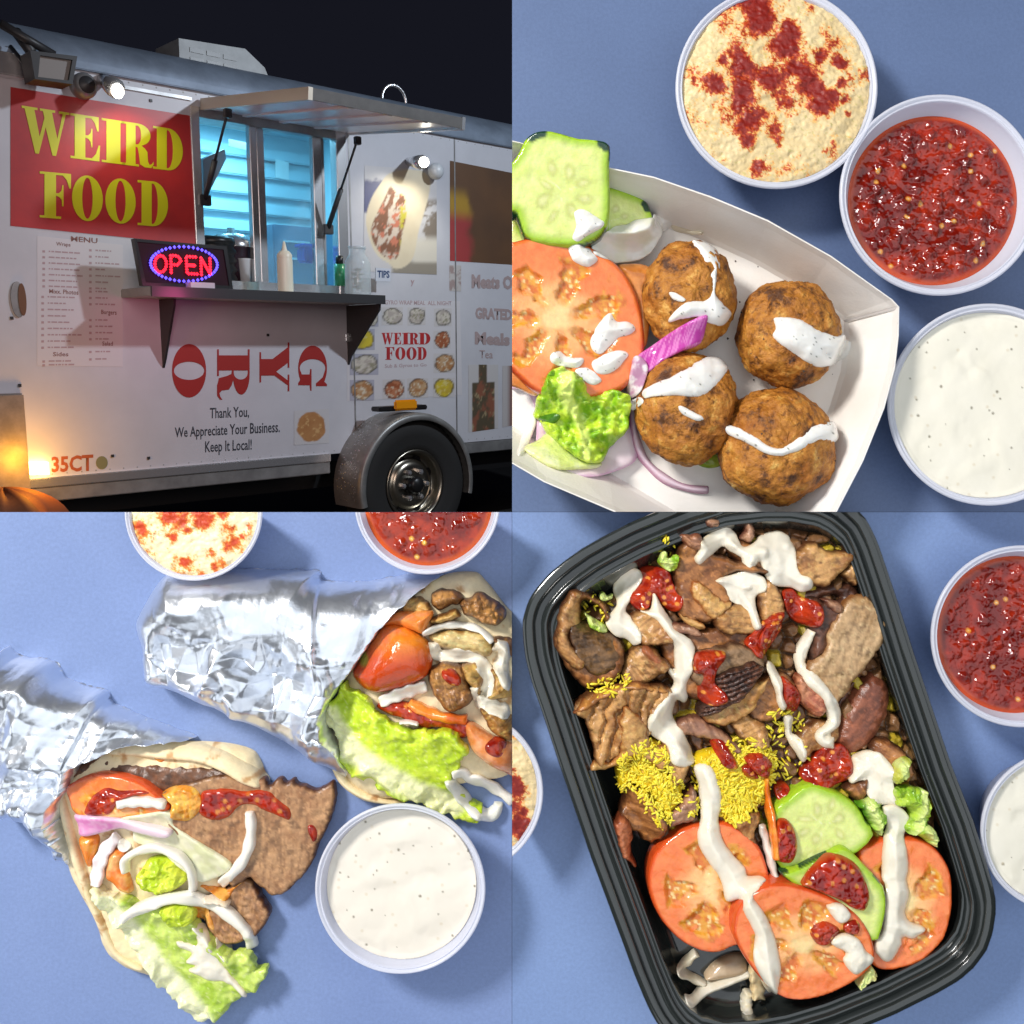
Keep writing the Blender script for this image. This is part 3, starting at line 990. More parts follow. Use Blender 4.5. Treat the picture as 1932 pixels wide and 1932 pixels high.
for k in range(8):
    a = 2 * math.pi * (k + .5) / 8
    cc = Vector((wc.x + TR_ * .37 * math.cos(a), wc.y + TR_ * .37 * math.sin(a), 0))
    ring_loft('rim_slot', [(.17, WN - .31), (.001, WN - .30)], black_m, rim, cc, 12)
for k in range(6):
    a = 2 * math.pi * k / 6
    cc = Vector((wc.x + TR_ * .22 * math.cos(a), wc.y + TR_ * .22 * math.sin(a), 0))
    ring_loft('lug_nut', [(.09, WN - .14), (.085, WN + .02), (.05, WN + .06), (.001, WN + .07)], bright_alu, rim, cc, 6, smooth=False)
FR = TR_ * 1.09
fm = plain('galvanised_fender', (.36, .36, .35), .42, metal=.5, grime=.3, gscale=2, bump=(2.2, .35, .03))
fen = ring_loft('fender', [(FR, .003), (FR, WN + .06), (FR - .03, WN + .18), (FR - .09, WN + .22), (FR - .22, WN + .22), (FR - .22, WN + .19), (FR - .09, WN + .18), (FR - .06, WN + .05), (FR - .06, .003)], fm, trailer, a0=-12, a1=193, seg=64)
dv = []; df = []
rr = random.Random(3)
for k in range(170):                                  # water drops / weld spatter on the fender
    a = R(rr.uniform(110, 190)); n = rr.uniform(.1, WN); s = rr.uniform(.012, .03)
    c = Vector((wc.x + FR * math.cos(a), wc.y + FR * math.sin(a), n))
    rd = Vector((math.cos(a), math.sin(a), 0)); tg = Vector((-rd.y, rd.x, 0))
    b = len(dv)
    dv += [c + tg * s, c + Vector((0, 0, s)), c - tg * s, c - Vector((0, 0, s)), c + rd * s * .8]
    df += [(b, b + 1, b + 4), (b + 1, b + 2, b + 4), (b + 2, b + 3, b + 4), (b + 3, b, b + 4)]
tag(tmesh('water_drops', dv, df, bright_alu, fen, True), kind='stuff')
m = L(750, 769, .9)
ml = tbox('marker_lamp', (m.x - .75, m.y - .10, .55), (m.x + 1.1, m.y + .05, 1.0), black_m, bev=.03)
tbox('amber_lens', (m.x - .25, m.y - .07, 1.0), (m.x + .62, m.y + .24, 1.12), plain('amber_lens', (.85, .33, .01), .15, coat=1), ml, bev=.05)

# ---- rooftop air unit
a = L(337, 72, -1.2); b = L(505, 118, -1.2); c = L(340, 118, -1.2)
ac_m = plain('ac_cover', (.42, .45, .46), .5, grime=.2)
prof = [(a.x, c.y - 1.2), (a.x, a.y), (b.x - .7, a.y + .10), (b.x - .1, a.y - .30), (b.x + .6, c.y - 1.2)]
ac = tpoly('air_conditioner', prof, [], ac_m, -2.6, -1.2)
for k in range(3):
    for j in range(3):
        u = a.x + .3 + j * (b.x - 1.0 - a.x) / 3.4; v = a.y - .22 - k * .25
        tbox('vent_slot', (u, v - .07, -1.2), (u + (b.x - 1.0 - a.x) / 3.4 * .8, v + .05, -1.18), black_m, ac)
# ---- lamps on the wall
fl = tpix('flood_lamp', [(57, 95), (146, 106), (137, 159), (66, 149)], dark_m, .55, 1.2)
tpix('lamp_rim', [(57, 95), (146, 106), (137, 159), (66, 149)], dark_m, 1.2, 1.32, fl, [[(76, 104), (72, 145), (130, 152), (137, 113)]])
tpix('lamp_glass', [(75, 103), (138, 112), (131, 153), (71, 146)], plain('lamp_reflector', (.50, .47, .45), .15, metal=.4), 1.2, 1.22, fl)
rod('lamp_arm', L(102, 104, .9), L(0, 44, .9), .1, .1, dark_m, fl)
rod('lamp_arm', L(60, 100, .9), L(30, 60, .5), .12, .12, dark_m, fl)
rod('lamp_cable', L(62, 140, .9), L(20, 88, .1), .05, .05, dark_m, fl)
tbox('lamp_bracket', (L(0, 140, .3).x - 1, L(0, 140, .3).y, .01), (L(50, 140, .3).x, L(0, 96, .3).y, .35), bright_alu, fl, .03)
c = L(163, 160, .3)
cm = ring_loft('camera_dome', [(.30, .003), (.30, .22), (.24, .32), (.15, .36), (.001, .38)], rail_m, trailer, c, 24)
ring_loft('dome_lens', [(.20, .345), (.12, .40), (.001, .42)], dark_m, cm, c, 20)
c2 = L(204, 148, .5)
sp = rod('spot_lamp', L(192, 150, .02), L(217, 166, 1.05), .13, .24, bright_alu)
bulb = glow('spot_bulb', (1.0, .93, .80), 26)
c = L(222, 172, 1.1)
def ball(name, c, r, mat, parent, sz=1):
    V3 = []; F = []
    for j in range(9):
        t = math.pi * j / 8
        for k in range(14):
            p = 2 * math.pi * k / 14
            V3.append((c.x + r * math.sin(t) * math.cos(p), c.y + r * sz * math.cos(t), c.z + r * math.sin(t) * math.sin(p)))
    for j in range(8):
        for k in range(14):
            F.append((j * 14 + k, j * 14 + (k + 1) % 14, (j + 1) * 14 + (k + 1) % 14, (j + 1) * 14 + k))
    return tmesh(name, V3, F, mat, parent, True)
ball('bulb', c, .14, bulb, sp, 1.2)
sp2 = rod('spot_lamp', L(770, 305, .02), L(795, 306, .9), .12, .22, bright_alu)
c3 = L(800, 306, .95)
ball('bulb', c3, .15, bulb, sp2)
ball('pale_bulb', L(822, 323, .3), .26, plain('pale_plastic', (.6, .64, .68), .3), trailer)  # second, unlit bulb beside the spot lamp
# amber clearance lamp
clr = tpix('clearance_lamp', [(50, 872), (92, 872), (93, 896), (51, 896)], glow('amber_glow', (1.0, .62, .16), 14), .02, .16)

def tlamp(name, kind, loc, power, color, size=.2, aim=None, spread=None, blend=None):
    d = bpy.data.lights.new(name, kind)
    d.energy = power
    d.color = color
    if kind == 'AREA':
        d.shape = 'DISK'; d.size = size
    else:
        d.shadow_soft_size = size
    if kind == 'SPOT':
        d.spot_size = R(spread); d.spot_blend = blend
    o = bpy.data.objects.new(name, d)
    o.location = TW(*loc)
    if aim is not None:
        o.rotation_euler = (TW(*aim) - TW(*loc)).to_track_quat('-Z', 'Y').to_euler()
    COL.objects.link(o)
    return o
# street lamp to the right of the trailer, added soft fill from the left front, lamps of the trailer itself
tc = L(420, 560)
tlamp('street_lamp', 'AREA', (tc.x + 10.5, tc.y + 11.0, 18.5), 2600, (.80, .89, 1.0), 1.0, (tc.x, tc.y, 0))
tlamp('front_fill_lamp', 'AREA', (tc.x - 8, tc.y + 3, 17), 560, (1.0, .78, .70), 7, (tc.x, tc.y, 0))
tlamp('spot_lamp_light', 'SPOT', (c.x + .1, c.y - .1, 1.35), 130, (1.0, .92, .78), .12, (c.x + .8, c.y - 2.6, .0), 130, .7)
tlamp('spot_lamp_light', 'SPOT', (c3.x, c3.y - .1, 1.3), 190, (1.0, .94, .80), .12, (c3.x - .6, c3.y - 3.5, .0), 130, .8)
cl = L(72, 884, .4)
tlamp('clearance_light', 'POINT', (cl.x - .2, cl.y + .2, 1.3), 135, (1.0, .42, .03), .3)
tlamp('kitchen_light', 'AREA', ((u0 + u1) / 2 + 1, w1 + .9, -3.2), 900, (.26, .74, 1.0), 3.0, ((u0 + u1) / 2 + 1, w0, -3.2))

# =====================================================================================================
#  things on the shelf
# =====================================================================================================
def loose(name, label, cat):
    o = empty(name, (0, 0, 0), label, cat)
    o.matrix_world = TM
    return o
# illuminated OPEN sign
sg = loose('led_sign', 'lit red OPEN sign with a blue ring of light dots on the shelf', 'led sign')
SNN = 1.25
tpix('sign_panel', [(255, 452), (426, 467), (438, 543), (271, 537)], plain('sign_panel_black', (.03, .012, .018), .75, spec=.2), SNN - .12, SNN, sg)
tpix('sign_frame', [(253, 450), (428, 465), (440, 545), (269, 539)], black_m, SNN - .16, SNN + .03, sg, [[(259, 456), (275, 533), (433, 539), (422, 471)]])
led_r = glow('red_light_dots', (1.0, .012, .03), 3.2)
led_b = glow('blue_light_dots', (.10, .07, 1.0), 3.0)
def leds(name, pts, mat, r):
    V3 = []; F = []
    for p in pts:
        q = L(p[0], p[1], SNN + .05)
        b = len(V3)
        for e in ((1, 0, 0), (-1, 0, 0), (0, 1, 0), (0, -1, 0), (0, 0, 1), (0, 0, -1)):
            V3.append((q.x + e[0] * r, q.y + e[1] * r, q.z + e[2] * r))
        F += [(b, b + 2, b + 4), (b + 2, b + 1, b + 4), (b + 1, b + 3, b + 4), (b + 3, b, b + 4), (b + 2, b, b + 5), (b + 1, b + 2, b + 5), (b + 3, b + 1, b + 5), (b, b + 3, b + 5)]
    tag(tmesh(name, V3, F, mat, sg), kind='stuff')
def dots(paths, step):
    o = []
    for p in paths:
        o += [tuple(q) for q in resample(np.array(p, float), step, False)]
    return o
ring = [(347 + 63 * math.cos(a) , 498 + 32.5 * math.sin(a) + .03 * 63 * math.cos(a)) for a in np.linspace(0, 2 * math.pi, 44, endpoint=False)]
leds('blue_dots', [p for p in ring], led_b, .046)
Os = [(303 + 11 * math.cos(a), 498 + 16 * math.sin(a)) for a in np.linspace(0, 2 * math.pi, 15)]
leds('red_dots', dots([Os, [(323, 514), (322, 482), (335, 483), (342, 491), (335, 500), (324, 499)], [(369, 485), (351, 484), (353, 516), (372, 517)], [(353, 500), (367, 501)],
                       [(380, 518), (379, 486), (397, 518), (396, 488)]], 5.0), led_r, .050)
tbox('sign_foot', (L(350, 545, SNN).x, sy, SNN - .5), (L(395, 545, SNN).x, sy + .16, SNN + .3), plain('clear_foot', (.6, .6, .66), .15), sg)
lp = L(347, 498, SNN + .5)
tlamp('sign_light', 'POINT', (lp.x - .2, lp.y - .8, SNN + 1.0), 46, (1.0, .10, .36), .4)

def turned(name, label, cat, base, prof, mat, top_parts=(), seg=32):
    root = loose(name, label, cat)
    def one(nm, pr, mt):
        V3 = []; F = []
        for r, v in pr:
            for k in range(seg):
                a = 2 * math.pi * k / seg
                V3.append((base.x + r * math.cos(a), base.y + v, base.z + r * math.sin(a)))
        for j in range(len(pr) - 1):
            for k in range(seg):
                F.append((j * seg + k, j * seg + (k + 1) % seg, (j + 1) * seg + (k + 1) % seg, (j + 1) * seg + k))
        tmesh(nm, V3, F, mt, root, True)
    one('body', prof, mat)
    for nm, pr, mt in top_parts:
        one(nm, pr, mt)
    return root
def hgt(x, y0, y1, n):
    return abs(L(x, y0, n).y - L(x, y1, n).y)
b = L(539, 548, 1.0); b.y = sy
H = hgt(539, 449, 547, 1.0); rb = abs(L(555, 520, 1).x - L(523, 520, 1).x) / 2 * .80
turned('squeeze_bottle', 'cream squeeze bottle with a pointed nozzle on the shelf', 'squeeze bottle', b,
       [(0.001, 0), (rb * .97, 0), (rb, .06), (rb, H * .62), (rb * .93, H * .68)], cream,
       [('cap', [(rb * .95, H * .67), (rb * .97, H * .74), (rb * .7, H * .80), (rb * .55, H * .82)], cream),
        ('nozzle', [(rb * .4, H * .81), (rb * .3, H * .87), (rb * .12, H * 1.0), (.001, H * 1.0)], cream)])
b = L(676, 556, .9); b.y = sy
rb = abs(L(704, 520, .9).x - L(648, 520, .9).x) / 2 * .72
H = hgt(676, 462, 556, .9)
jar_m = clearish('clear_plastic', (.80, .86, .88), .50, .10)
tj = turned('tip_jar', 'clear plastic tip jar at the right end of the shelf', 'tip jar', b,
       [(.001, .02), (rb * .92, .02), (rb, .12), (rb, H * .66), (rb * .8, H * .78), (rb * .62, H * .84), (rb * .62, H * .95), (rb * .66, H)], jar_m,
       [('rim', [(rb * .60, H * .94), (rb * .68, H * .95), (rb * .68, H * 1.0), (rb * .60, H * 1.0)], jar_m)])
bn = []
crump = tmesh('banknotes', [(b.x + rb * .7 * math.cos(k * 2.4) * rr.uniform(.4, 1), b.y + .15 + .03 * k, b.z + rb * .7 * math.sin(k * 2.4) * rr.uniform(.4, 1)) for k in range(24)],
              [(k, k + 1, k + 2) for k in range(22)], plain('banknote', (.45, .52, .42), .7), tj)
cardr = loose('tip_card', 'small white card reading TIPS behind the tip jar', 'sign')
tpix('card', [(709, 505), (737, 507), (737, 531), (709, 530)], plain('card_white', (.62, .66, .74), .5), .5, .54, cardr)
text('card_lettering', 'TIPS', [(712, 510), (735, 511), (735, 524), (712, 523)], plain('blue_ink', (.03, .07, .18), .5), .545, cardr, heavy=.03)
b = L(440, 545, -.9); b.y = w0 - .2
rb = .62
H = hgt(440, 432, 545, -.9) + .3
turned('coffee_urn', 'dark urn with a steel lid behind the serving window', 'urn', b,
       [(.001, 0), (rb, 0), (rb, H * .72), (rb * 1.05, H * .75)], plain('urn_dark', (.06, .035, .05), .25, metal=.4),
       [('lid', [(rb * 1.06, H * .75), (rb * 1.06, H * .82), (rb * .8, H * .92), (.12, H * .96), (.1, H * 1.03), (.001, H * 1.03)], bright_alu)])
b = L(402, 545, -.6); b.y = w0 - .2
H = hgt(402, 440, 545, -.6) + .2
turned('stacked_lids', 'dark stacked lids left of the urn behind the window', 'lids', b,
       [(.001, 0)] + [q for k in range(7) for q in ((.62, H * k / 7), (.68, H * (k + .35) / 7), (.60, H * (k + .9) / 7))] + [(.001, H)], black_m)
b = L(462, 545, -.35); b.y = w0 + .3
turned('paper_cup', 'white paper cup inside the window beside the urn', 'cup', b,
       [(.001, 0), (.16, 0), (.2, .62), (.22, .64), (.18, .64)], plain('white_cup', (.75, .75, .78), .4))
bl = loose('blue_tub', 'bright blue tub standing behind the sliding window pane', 'tub')
p0 = L(573, 495, -.5); p1 = L(601, 468, -.5)
tbox('body', (p0.x, p0.y, -.9), (p1.x, p1.y, -.45), plain('blue_plastic', (.01, .12, .75), .3), bl, bev=.06)
tbox('tub_lid', (p0.x - .04, p1.y, -.95), (p1.x + .04, p1.y + .1, -.42), plain('blue_plastic_lid', (.02, .16, .8), .3), bl, bev=.03)
bs = loose('bottle', 'small dark bottle with a green label inside the window corner', 'bottle')
p0 = L(641, 505, -.05)
rod('body', (p0.x, w0 + .3, -.05), (p0.x, p0.y + .1, -.05), .16, .16, plain('green_glass', (.05, .28, .12), .2), bs)
rod('cap', (p0.x, p0.y + .1, -.05), (p0.x, p0.y + .34, -.05), .12, .12, black_m, bs)

# =====================================================================================================
#  ground and the orange bundle in the corner
# =====================================================================================================
gv = wc.y - TR_ * 1.02
asph = plain('asphalt', (.035, .033, .032), .85, grime=.4, gscale=.5, bump=(8, .5, .03))
g = mk('asphalt_ground', [TW(u, gv, n) for u, n in ((-60, 30), (90, 30), (90, -60), (-60, -60))], [(0, 1, 2, 3)], asph, smooth=False)
tag(g, kind='structure')
bo = loose('folded_tarp', 'orange lit folded tarp in the lower left corner beneath the clearance lamp', 'tarp')
tv = []; tf = []
c = L(10, 962, 1.2)
for j in range(17):
    t = math.pi * .5 * j / 16
    for k in range(33):
        p = 2 * math.pi * k / 32
        r = 1 + .22 * math.sin(5 * p + 2 * t) * math.sin(t) + .1 * math.sin(11 * p)
        tv.append((c.x + 1.55 * r * math.sin(t) * math.cos(p), c.y - 1.3 + 1.75 * math.cos(t) * (1 + .05 * math.sin(7 * p)), c.z + 1.0 * r * math.sin(t) * math.sin(p)))
for j in range(16):
    for k in range(32):
        tf.append((j * 33 + k, j * 33 + k + 1, (j + 1) * 33 + k + 1, (j + 1) * 33 + k))
tmesh('cloth', tv, tf, plain('tarp_cloth', (.16, .05, .015), .7), bo, True)
tbox('strap', (c.x - .1, c.y - 1.6, c.z - 1.2), (c.x + .1, c.y + .48, c.z - 1.1), black_m, bo)

# =====================================================================================================
#  THE THREE TABLES
# =====================================================================================================
def table_mat(name, base, dark):
    m, nt, b = mat_new(name)
    n = noise_node(nt, 2.2, 5, .6)
    cr = nt.nodes.new('ShaderNodeValToRGB')
    cr.color_ramp.elements[0].position = .3; cr.color_ramp.elements[1].position = .7
    cr.color_ramp.elements[0].color = (*dark, 1); cr.color_ramp.elements[1].color = (*base, 1)
    nt.links.new(n.outputs['Fac'], cr.inputs['Fac'])
    n2 = noise_node(nt, 150, 3, .7)
    mr = nt.nodes.new('ShaderNodeMapRange')
    mr.inputs[1].default_value = .35; mr.inputs[2].default_value = .65; mr.inputs[3].default_value = .93; mr.inputs[4].default_value = 1.05
    nt.links.new(n2.outputs['Fac'], mr.inputs[0])
    mx = nt.nodes.new('ShaderNodeMix'); mx.data_type = 'RGBA'; mx.blend_type = 'MULTIPLY'; mx.inputs['Factor'].default_value = 1
    nt.links.new(cr.outputs['Color'], mx.inputs['A']); nt.links.new(mr.outputs[0], mx.inputs['B'])
    nt.links.new(mx.outputs['Result'], b.inputs['Base Color'])
    setc(b, rough=.42, spec=.4)
    add_bump(nt, b, 260, .12, .002)
    return m
def slab(name, x0, y0, x1, y1, mat):
    bm = bmesh.new()
    vs = [bm.verts.new((x, y, z)) for x in (x0, x1) for y in (y0, y1) for z in (-.04, 0)]
    for f in ((0, 1, 3, 2), (4, 6, 7, 5), (0, 4, 5, 1), (2, 3, 7, 6), (0, 2, 6, 4), (1, 5, 7, 3)):
        bm.faces.new([vs[i] for i in f])
    bmesh.ops.recalc_face_normals(bm, faces=bm.faces)
    me = bpy.data.meshes.new(name); bm.to_mesh(me); bm.free()
    me.materials.append(mat)
    o = bpy.data.objects.new(name, me); COL.objects.link(o)
    tag(o, kind='structure')
    return o
slab('tabletop', .0003, .0003, 2.2, 2.2, table_mat('dim_blue_laminate', (.118, .172, .315), (.10, .146, .272)))  # same blue laminate, this table's dimmer lighting put into the colour
slab('tabletop', -2.2, -2.2, -.0003, -.0003, table_mat('bright_blue_laminate', (.215, .295, .53), (.175, .245, .46)))  # same laminate again, brighter lighting put into the colour
slab('tabletop', .0003, -2.2, 2.2, -.0003, table_mat('blue_laminate', (.205, .30, .54), (.175, .255, .47)))

# ------------------------------------------------------------------ materials of the food
def cup_mat(name):
    m, nt, b = mat_new(name)
    setc(b, base=(.88, .89, .95), rough=.28, spec=.45, sss=.0)
    tl = nt.nodes.new('ShaderNodeBsdfTranslucent'); tl.inputs[0].default_value = (.80, .82, .95, 1)
    tr = nt.nodes.new('ShaderNodeBsdfTransparent'); tr.inputs[0].default_value = (.95, .96, 1, 1)
    m1 = nt.nodes.new('ShaderNodeMixShader'); m1.inputs[0].default_value = .35
    m2 = nt.nodes.new('ShaderNodeMixShader'); m2.inputs[0].default_value = .16
    nt.links.new(b.outputs[0], m1.inputs[1]); nt.links.new(tl.outputs[0], m1.inputs[2])
    nt.links.new(m1.outputs[0], m2.inputs[1]); nt.links.new(tr.outputs[0], m2.inputs[2])
    nt.links.new(m2.outputs[0], nt.nodes['Material Output'].inputs['Surface'])
    return m
cupm = cup_mat('frosted_plastic')
sauce_m = vmat('white_sauce', .15, sss=.25, sssr=(.6, .5, .4), spec=.5, coat=.3)
ranch_m = vmat('dip_surface', .22, bump=(26, .16, .003))
salsa_m = vmat('red_salsa', .14, bump=(70, .35, .005), coat=.3, coatr=.05)
hum_m = vmat('hummus', .5, bump=(90, .35, .005), var=.08)
def fal_mat():
    m, nt, b = mat_new('fried_crust')
    n1 = noise_node(nt, 26, 6, .65); n2 = noise_node(nt, 60, 4, .6); n3 = noise_node(nt, 11, 4, .6)
    r1 = nt.nodes.new('ShaderNodeValToRGB')
    e = r1.color_ramp.elements
    e[0].position = .36; e[0].color = (.10, .035, .010, 1)
    e[1].position = .70; e[1].color = (.76, .46, .12, 1)
    k = e.new(.46); k.color = (.38, .14, .017, 1)
    k = e.new(.58); k.color = (.52, .215, .030, 1)
    nt.links.new(n1.outputs['Fac'], r1.inputs['Fac'])
    r2 = nt.nodes.new('ShaderNodeValToRGB')
    r2.color_ramp.elements[0].position = .30; r2.color_ramp.elements[0].color = (.22, .16, .12, 1)
    r2.color_ramp.elements[1].position = .44; r2.color_ramp.elements[1].color = (1, 1, 1, 1)
    nt.links.new(n2.outputs['Fac'], r2.inputs['Fac'])
    r3 = nt.nodes.new('ShaderNodeValToRGB')
    r3.color_ramp.elements[0].position = .35; r3.color_ramp.elements[0].color = (.80, .68, .56, 1)
    r3.color_ramp.elements[1].position = .55; r3.color_ramp.elements[1].color = (1, 1, 1, 1)
    nt.links.new(n3.outputs['Fac'], r3.inputs['Fac'])
    src = r1.outputs['Color']
    for r in (r2, r3):
        mx = nt.nodes.new('ShaderNodeMix'); mx.data_type = 'RGBA'; mx.blend_type = 'MULTIPLY'; mx.inputs['Factor'].default_value = 1
        nt.links.new(src, mx.inputs['A']); nt.links.new(r.outputs['Color'], mx.inputs['B'])
        src = mx.outputs['Result']
    nt.links.new(src, b.inputs['Base Color'])
    setc(b, rough=.5, spec=.4)
    add_bump(nt, b, 48, 1.0, .012, 6)
    return m
fal_m = fal_mat()
meat_m = vmat('roast_meat', .36, bump=(85, .38, .006), var=.20, spec=.5)
veg_m = vmat('wet_vegetable', .16, sss=.22, sssr=(.6, .35, .1), bump=(60, .45, .006), spec=.5, coat=.35, var=.07)
leaf_m = vmat('lettuce_leaf', .24, sss=.2, sssr=(.4, .5, .05), bump=(75, .6, .005), var=.12)
onion_m = vmat('onion_flesh', .16, sss=.35, sssr=(.7, .6, .55), bump=(40, .15, .003))
pita_m = vmat('flat_bread', .65, bump=(55, .35, .005), var=.07)
rice_m = vmat('rice_grains', .35, sss=.15, sssr=(.6, .4, .05))

def foil_mat():
    m, nt, b = mat_new('aluminium_foil')
    setc(b, base=(.80, .84, .91), rough=.30, metal=.88)
    add_bump(nt, b, 44, .20, .006, 6)
    return m
foil_m = foil_mat()

# ------------------------------------------------------------------ colour rules
def c_white(x, y, d):
    n = fbm(x, y, 30, 1)
    c = mix((.80, .78, .72), (.88, .87, .84), n)
    f1, f2, cr = voro(x, y, 11, 5)
    return mix(c, (.10, .10, .07), ss(.13, .07, f1) * (cr > .72))
def c_cream(x, y, d):
    c = mix((.78, .71, .56), (.86, .81, .70), fbm(x, y, 26, 2))
    return mix(c, (.70, .54, .32), ss(4.5, 0, d + (fbm(x, y, 12, 6) - .5) * 5) * .55)
def c_salsa(x, y, d):
    n = fbm(x, y, 14, 3)
    c = mix((.20, .006, .003), (.42, .022, .006), ss(.35, .7, n))
    f1, f2, cr = voro(x, y, 16, 8)
    c = mix(c, (.62, .20, .03), ss(.34, .22, f1) * (cr > .80))
    return mix(c, (.52, .05, .008), ss(9, 1, d) * .7)
def c_salsa_bright(x, y, d):
    n = fbm(x, y, 12, 3)
    c = mix((.24, .010, .004), (.46, .038, .009), ss(.3, .7, n))
    f1, f2, cr = voro(x, y, 13, 8)
    return mix(c, (.72, .26, .04), ss(.36, .22, f1) * (cr > .80))
def c_meat(a=(.22, .10, .036), b=(.42, .22, .09), crust=(.085, .03, .013), cw=7, seed=0):
    def f(x, y, d):
        n = fbm(x, y, 46, seed + 4, 5)
        c = mix(a, b, ss(.3, .68, n))
        c = mix(c, np.asarray(a) * .38, ss(.56, .74, fbm(x * .6, y, 9, seed + 7)) * .65)
        c = mix(c, np.minimum(np.asarray(b) * 1.5, .7), ss(.58, .74, fbm(x + 50, y, 6, seed + 9)) * .5)
        ca, sa = math.cos(seed * 1.7 + .6), math.sin(seed * 1.7 + .6)
        fib = fbm((x * ca + y * sa) * .16, (-x * sa + y * ca), 5, seed + 12, 3)
        c = mix(c, np.asarray(a) * .55, ss(.56, .72, fib) * .55)
        c = mix(c, np.minimum(np.asarray(b) * 1.25, .7), ss(.42, .28, fib) * .45)
        return mix(c, crust, ss(cw, 0, d + (fbm(x, y, 10, seed + 2) - .5) * 8))  # browned crust, deepened by callers for shade in the gaps
    return f
def c_tomato(cx, cy, rx, ry, ph=0, k=6, orange=0):
    def f(x, y, d):
        dx = (x - cx) / rx + (fbm(x, y, 44, 15) - .5) * .34; dy = (y - cy) / ry + (fbm(x, y, 44, 19) - .5) * .34
        r = np.hypot(dx, dy); a = np.arctan2(dy, dx) + ph
        r = r + (fbm(x, y, 26, 5) - .5) * .12
        n = fbm(x, y, 14, 6)
        flesh = mix((.80, .145, .028), (.89, .27, .075), n)
        pale = mix((.90, .42, .13), (.92, .58, .25), n)
        seg = np.cos(k * a + 1.6 * (fbm(x, y, 34, 9) - .5) * 3)
        gel = mix((.62, .15, .018), (.74, .34, .035), ss(.35, .65, fbm(x, y, 10, 11)))
        c = mix(flesh, pale, ss(.66, .28, r) * .85)
        c = mix(c, gel, ss(-.25, .15, seg) * ss(.16, .30, r) * ss(.82, .72, r))
        f1, f2, cr = voro(x, y, 10, 12)
        c = mix(c, (.86, .66, .28), ss(.4, .2, f1) * (cr > .6) * ss(-.05, .3, seg) * ss(.2, .3, r) * ss(.74, .66, r))
        c = mix(c, (.84, .66, .30), ss(.20, .08, r) * .8)
        return mix(c, (.66, .085, .016), ss(8, 3, d))
    return f
def c_cuc(cx, cy, r0, sx=1., skin=.3, seed=0, spots=()):
    def f(x, y, d):
        dx = (x - cx) * sx; dy = y - cy
        r = np.hypot(dx, dy) / r0; a = np.arctan2(dy, dx)
        n = fbm(x, y, 18, seed + 3)
        c = mix((.62, .72, .16), (.76, .80, .32), n)
        c = mix(c, (.36, .56, .025), ss(24, 7, d))
        # seeds
        a = a + (fbm(x, y, 40, seed + 6, 2) - .5) * .5
        sa = (a / (2 * np.pi) * 8) % 1
        sd = np.hypot((sa - .5) * 2.0 * np.maximum(r, .05) * 2.6, (r - .42 - .07 * np.sin(3 * a + seed) - (fbm(x, y, 30, seed + 2) - .5) * .2) * 4.5)
        c = mix(c, (.56, .60, .17), ss(.9, .45, sd))
        c = mix(c, (.78, .77, .38), ss(.5, .15, sd) * .6)
        c = mix(c, (.80, .82, .50), ss(.16, .03, np.abs(np.sin(a * 1.5 + .5))) * ss(.42, .1, r) * .6)
        sk = vn(a * 3 + 10, a * 0 + seed, 1.1, seed)
        for px, py, pr in spots:
            c = mix(c, (.012, .050, .022), ss(pr, pr * .75, np.hypot(x - px, y - py)) * ss(17, 14, d))
        return mix(c, (.012, .055, .018), ss(5.5, 2, d) * (sk > 1 - skin))
    return f
def c_leaf(path, w0=26, w1=6, a=(.30, .52, .020), b=(.56, .70, .075), rib=(.80, .82, .50)):
    pt = resample(catmull(path, False, 6), 6, False)
    def f(x, y, d):
        dd = np.full(len(x), 1e9); tt = np.zeros(len(x))
        for i, q in enumerate(pt):
            e = np.hypot(x - q[0], y - q[1])
            m = e < dd
            dd = np.where(m, e, dd); tt = np.where(m, i / len(pt), tt)
        n = fbm(x, y, 20, 3, 5)
        c = mix(a, b, ss(.3, .7, n))
        v = np.abs(np.sin((dd * .09 + tt * 40) + fbm(x, y, 30, 8) * 3))
        c = mix(c, mix(b, rib, .5), ss(.18, .02, v) * .6)
        return mix(c, rib, ss(w0 + (w1 - w0) * tt + 9, (w0 + (w1 - w0) * tt) * .6, dd + (n - .5) * 12))
    return f
def c_onion(x, y, d):
    n = fbm(x, y, 24, 4)
    return mix((.80, .76, .70), (.87, .82, .70), n)
def c_onion_pink(x, y, d):
    return mix((.80, .70, .72), (.74, .52, .64), ss(.35, .65, fbm(x, y, 26, 4)) * ss(3, 14, d) + ss(4, 1, d) * .9)
def c_purple(split):
    def f(x, y, d):
        t = split(x, y) + (fbm(x, y, 9, 4) - .5) * 12
        s = vn(x * 3 + y, y * .3, 6, 5)
        c = mix((.50, .06, .36), (.66, .22, .52), ss(.4, .7, s))
        return mix(c, (.80, .66, .72), ss(-2, 4, t))
    return f
def c_pita(x, y, d):
    n = fbm(x, y, 30, 4)
    c = mix((.80, .62, .34), (.86, .74, .50), n)
    return mix(c, (.48, .22, .06), ss(.62, .76, fbm(x, y, 24, 9)) * .8)
def flat(a, b=None, sc=20, seed=0):
    b = b or a
    return lambda x, y, d: mix(a, b, ss(.35, .65, fbm(x, y, sc, seed)))

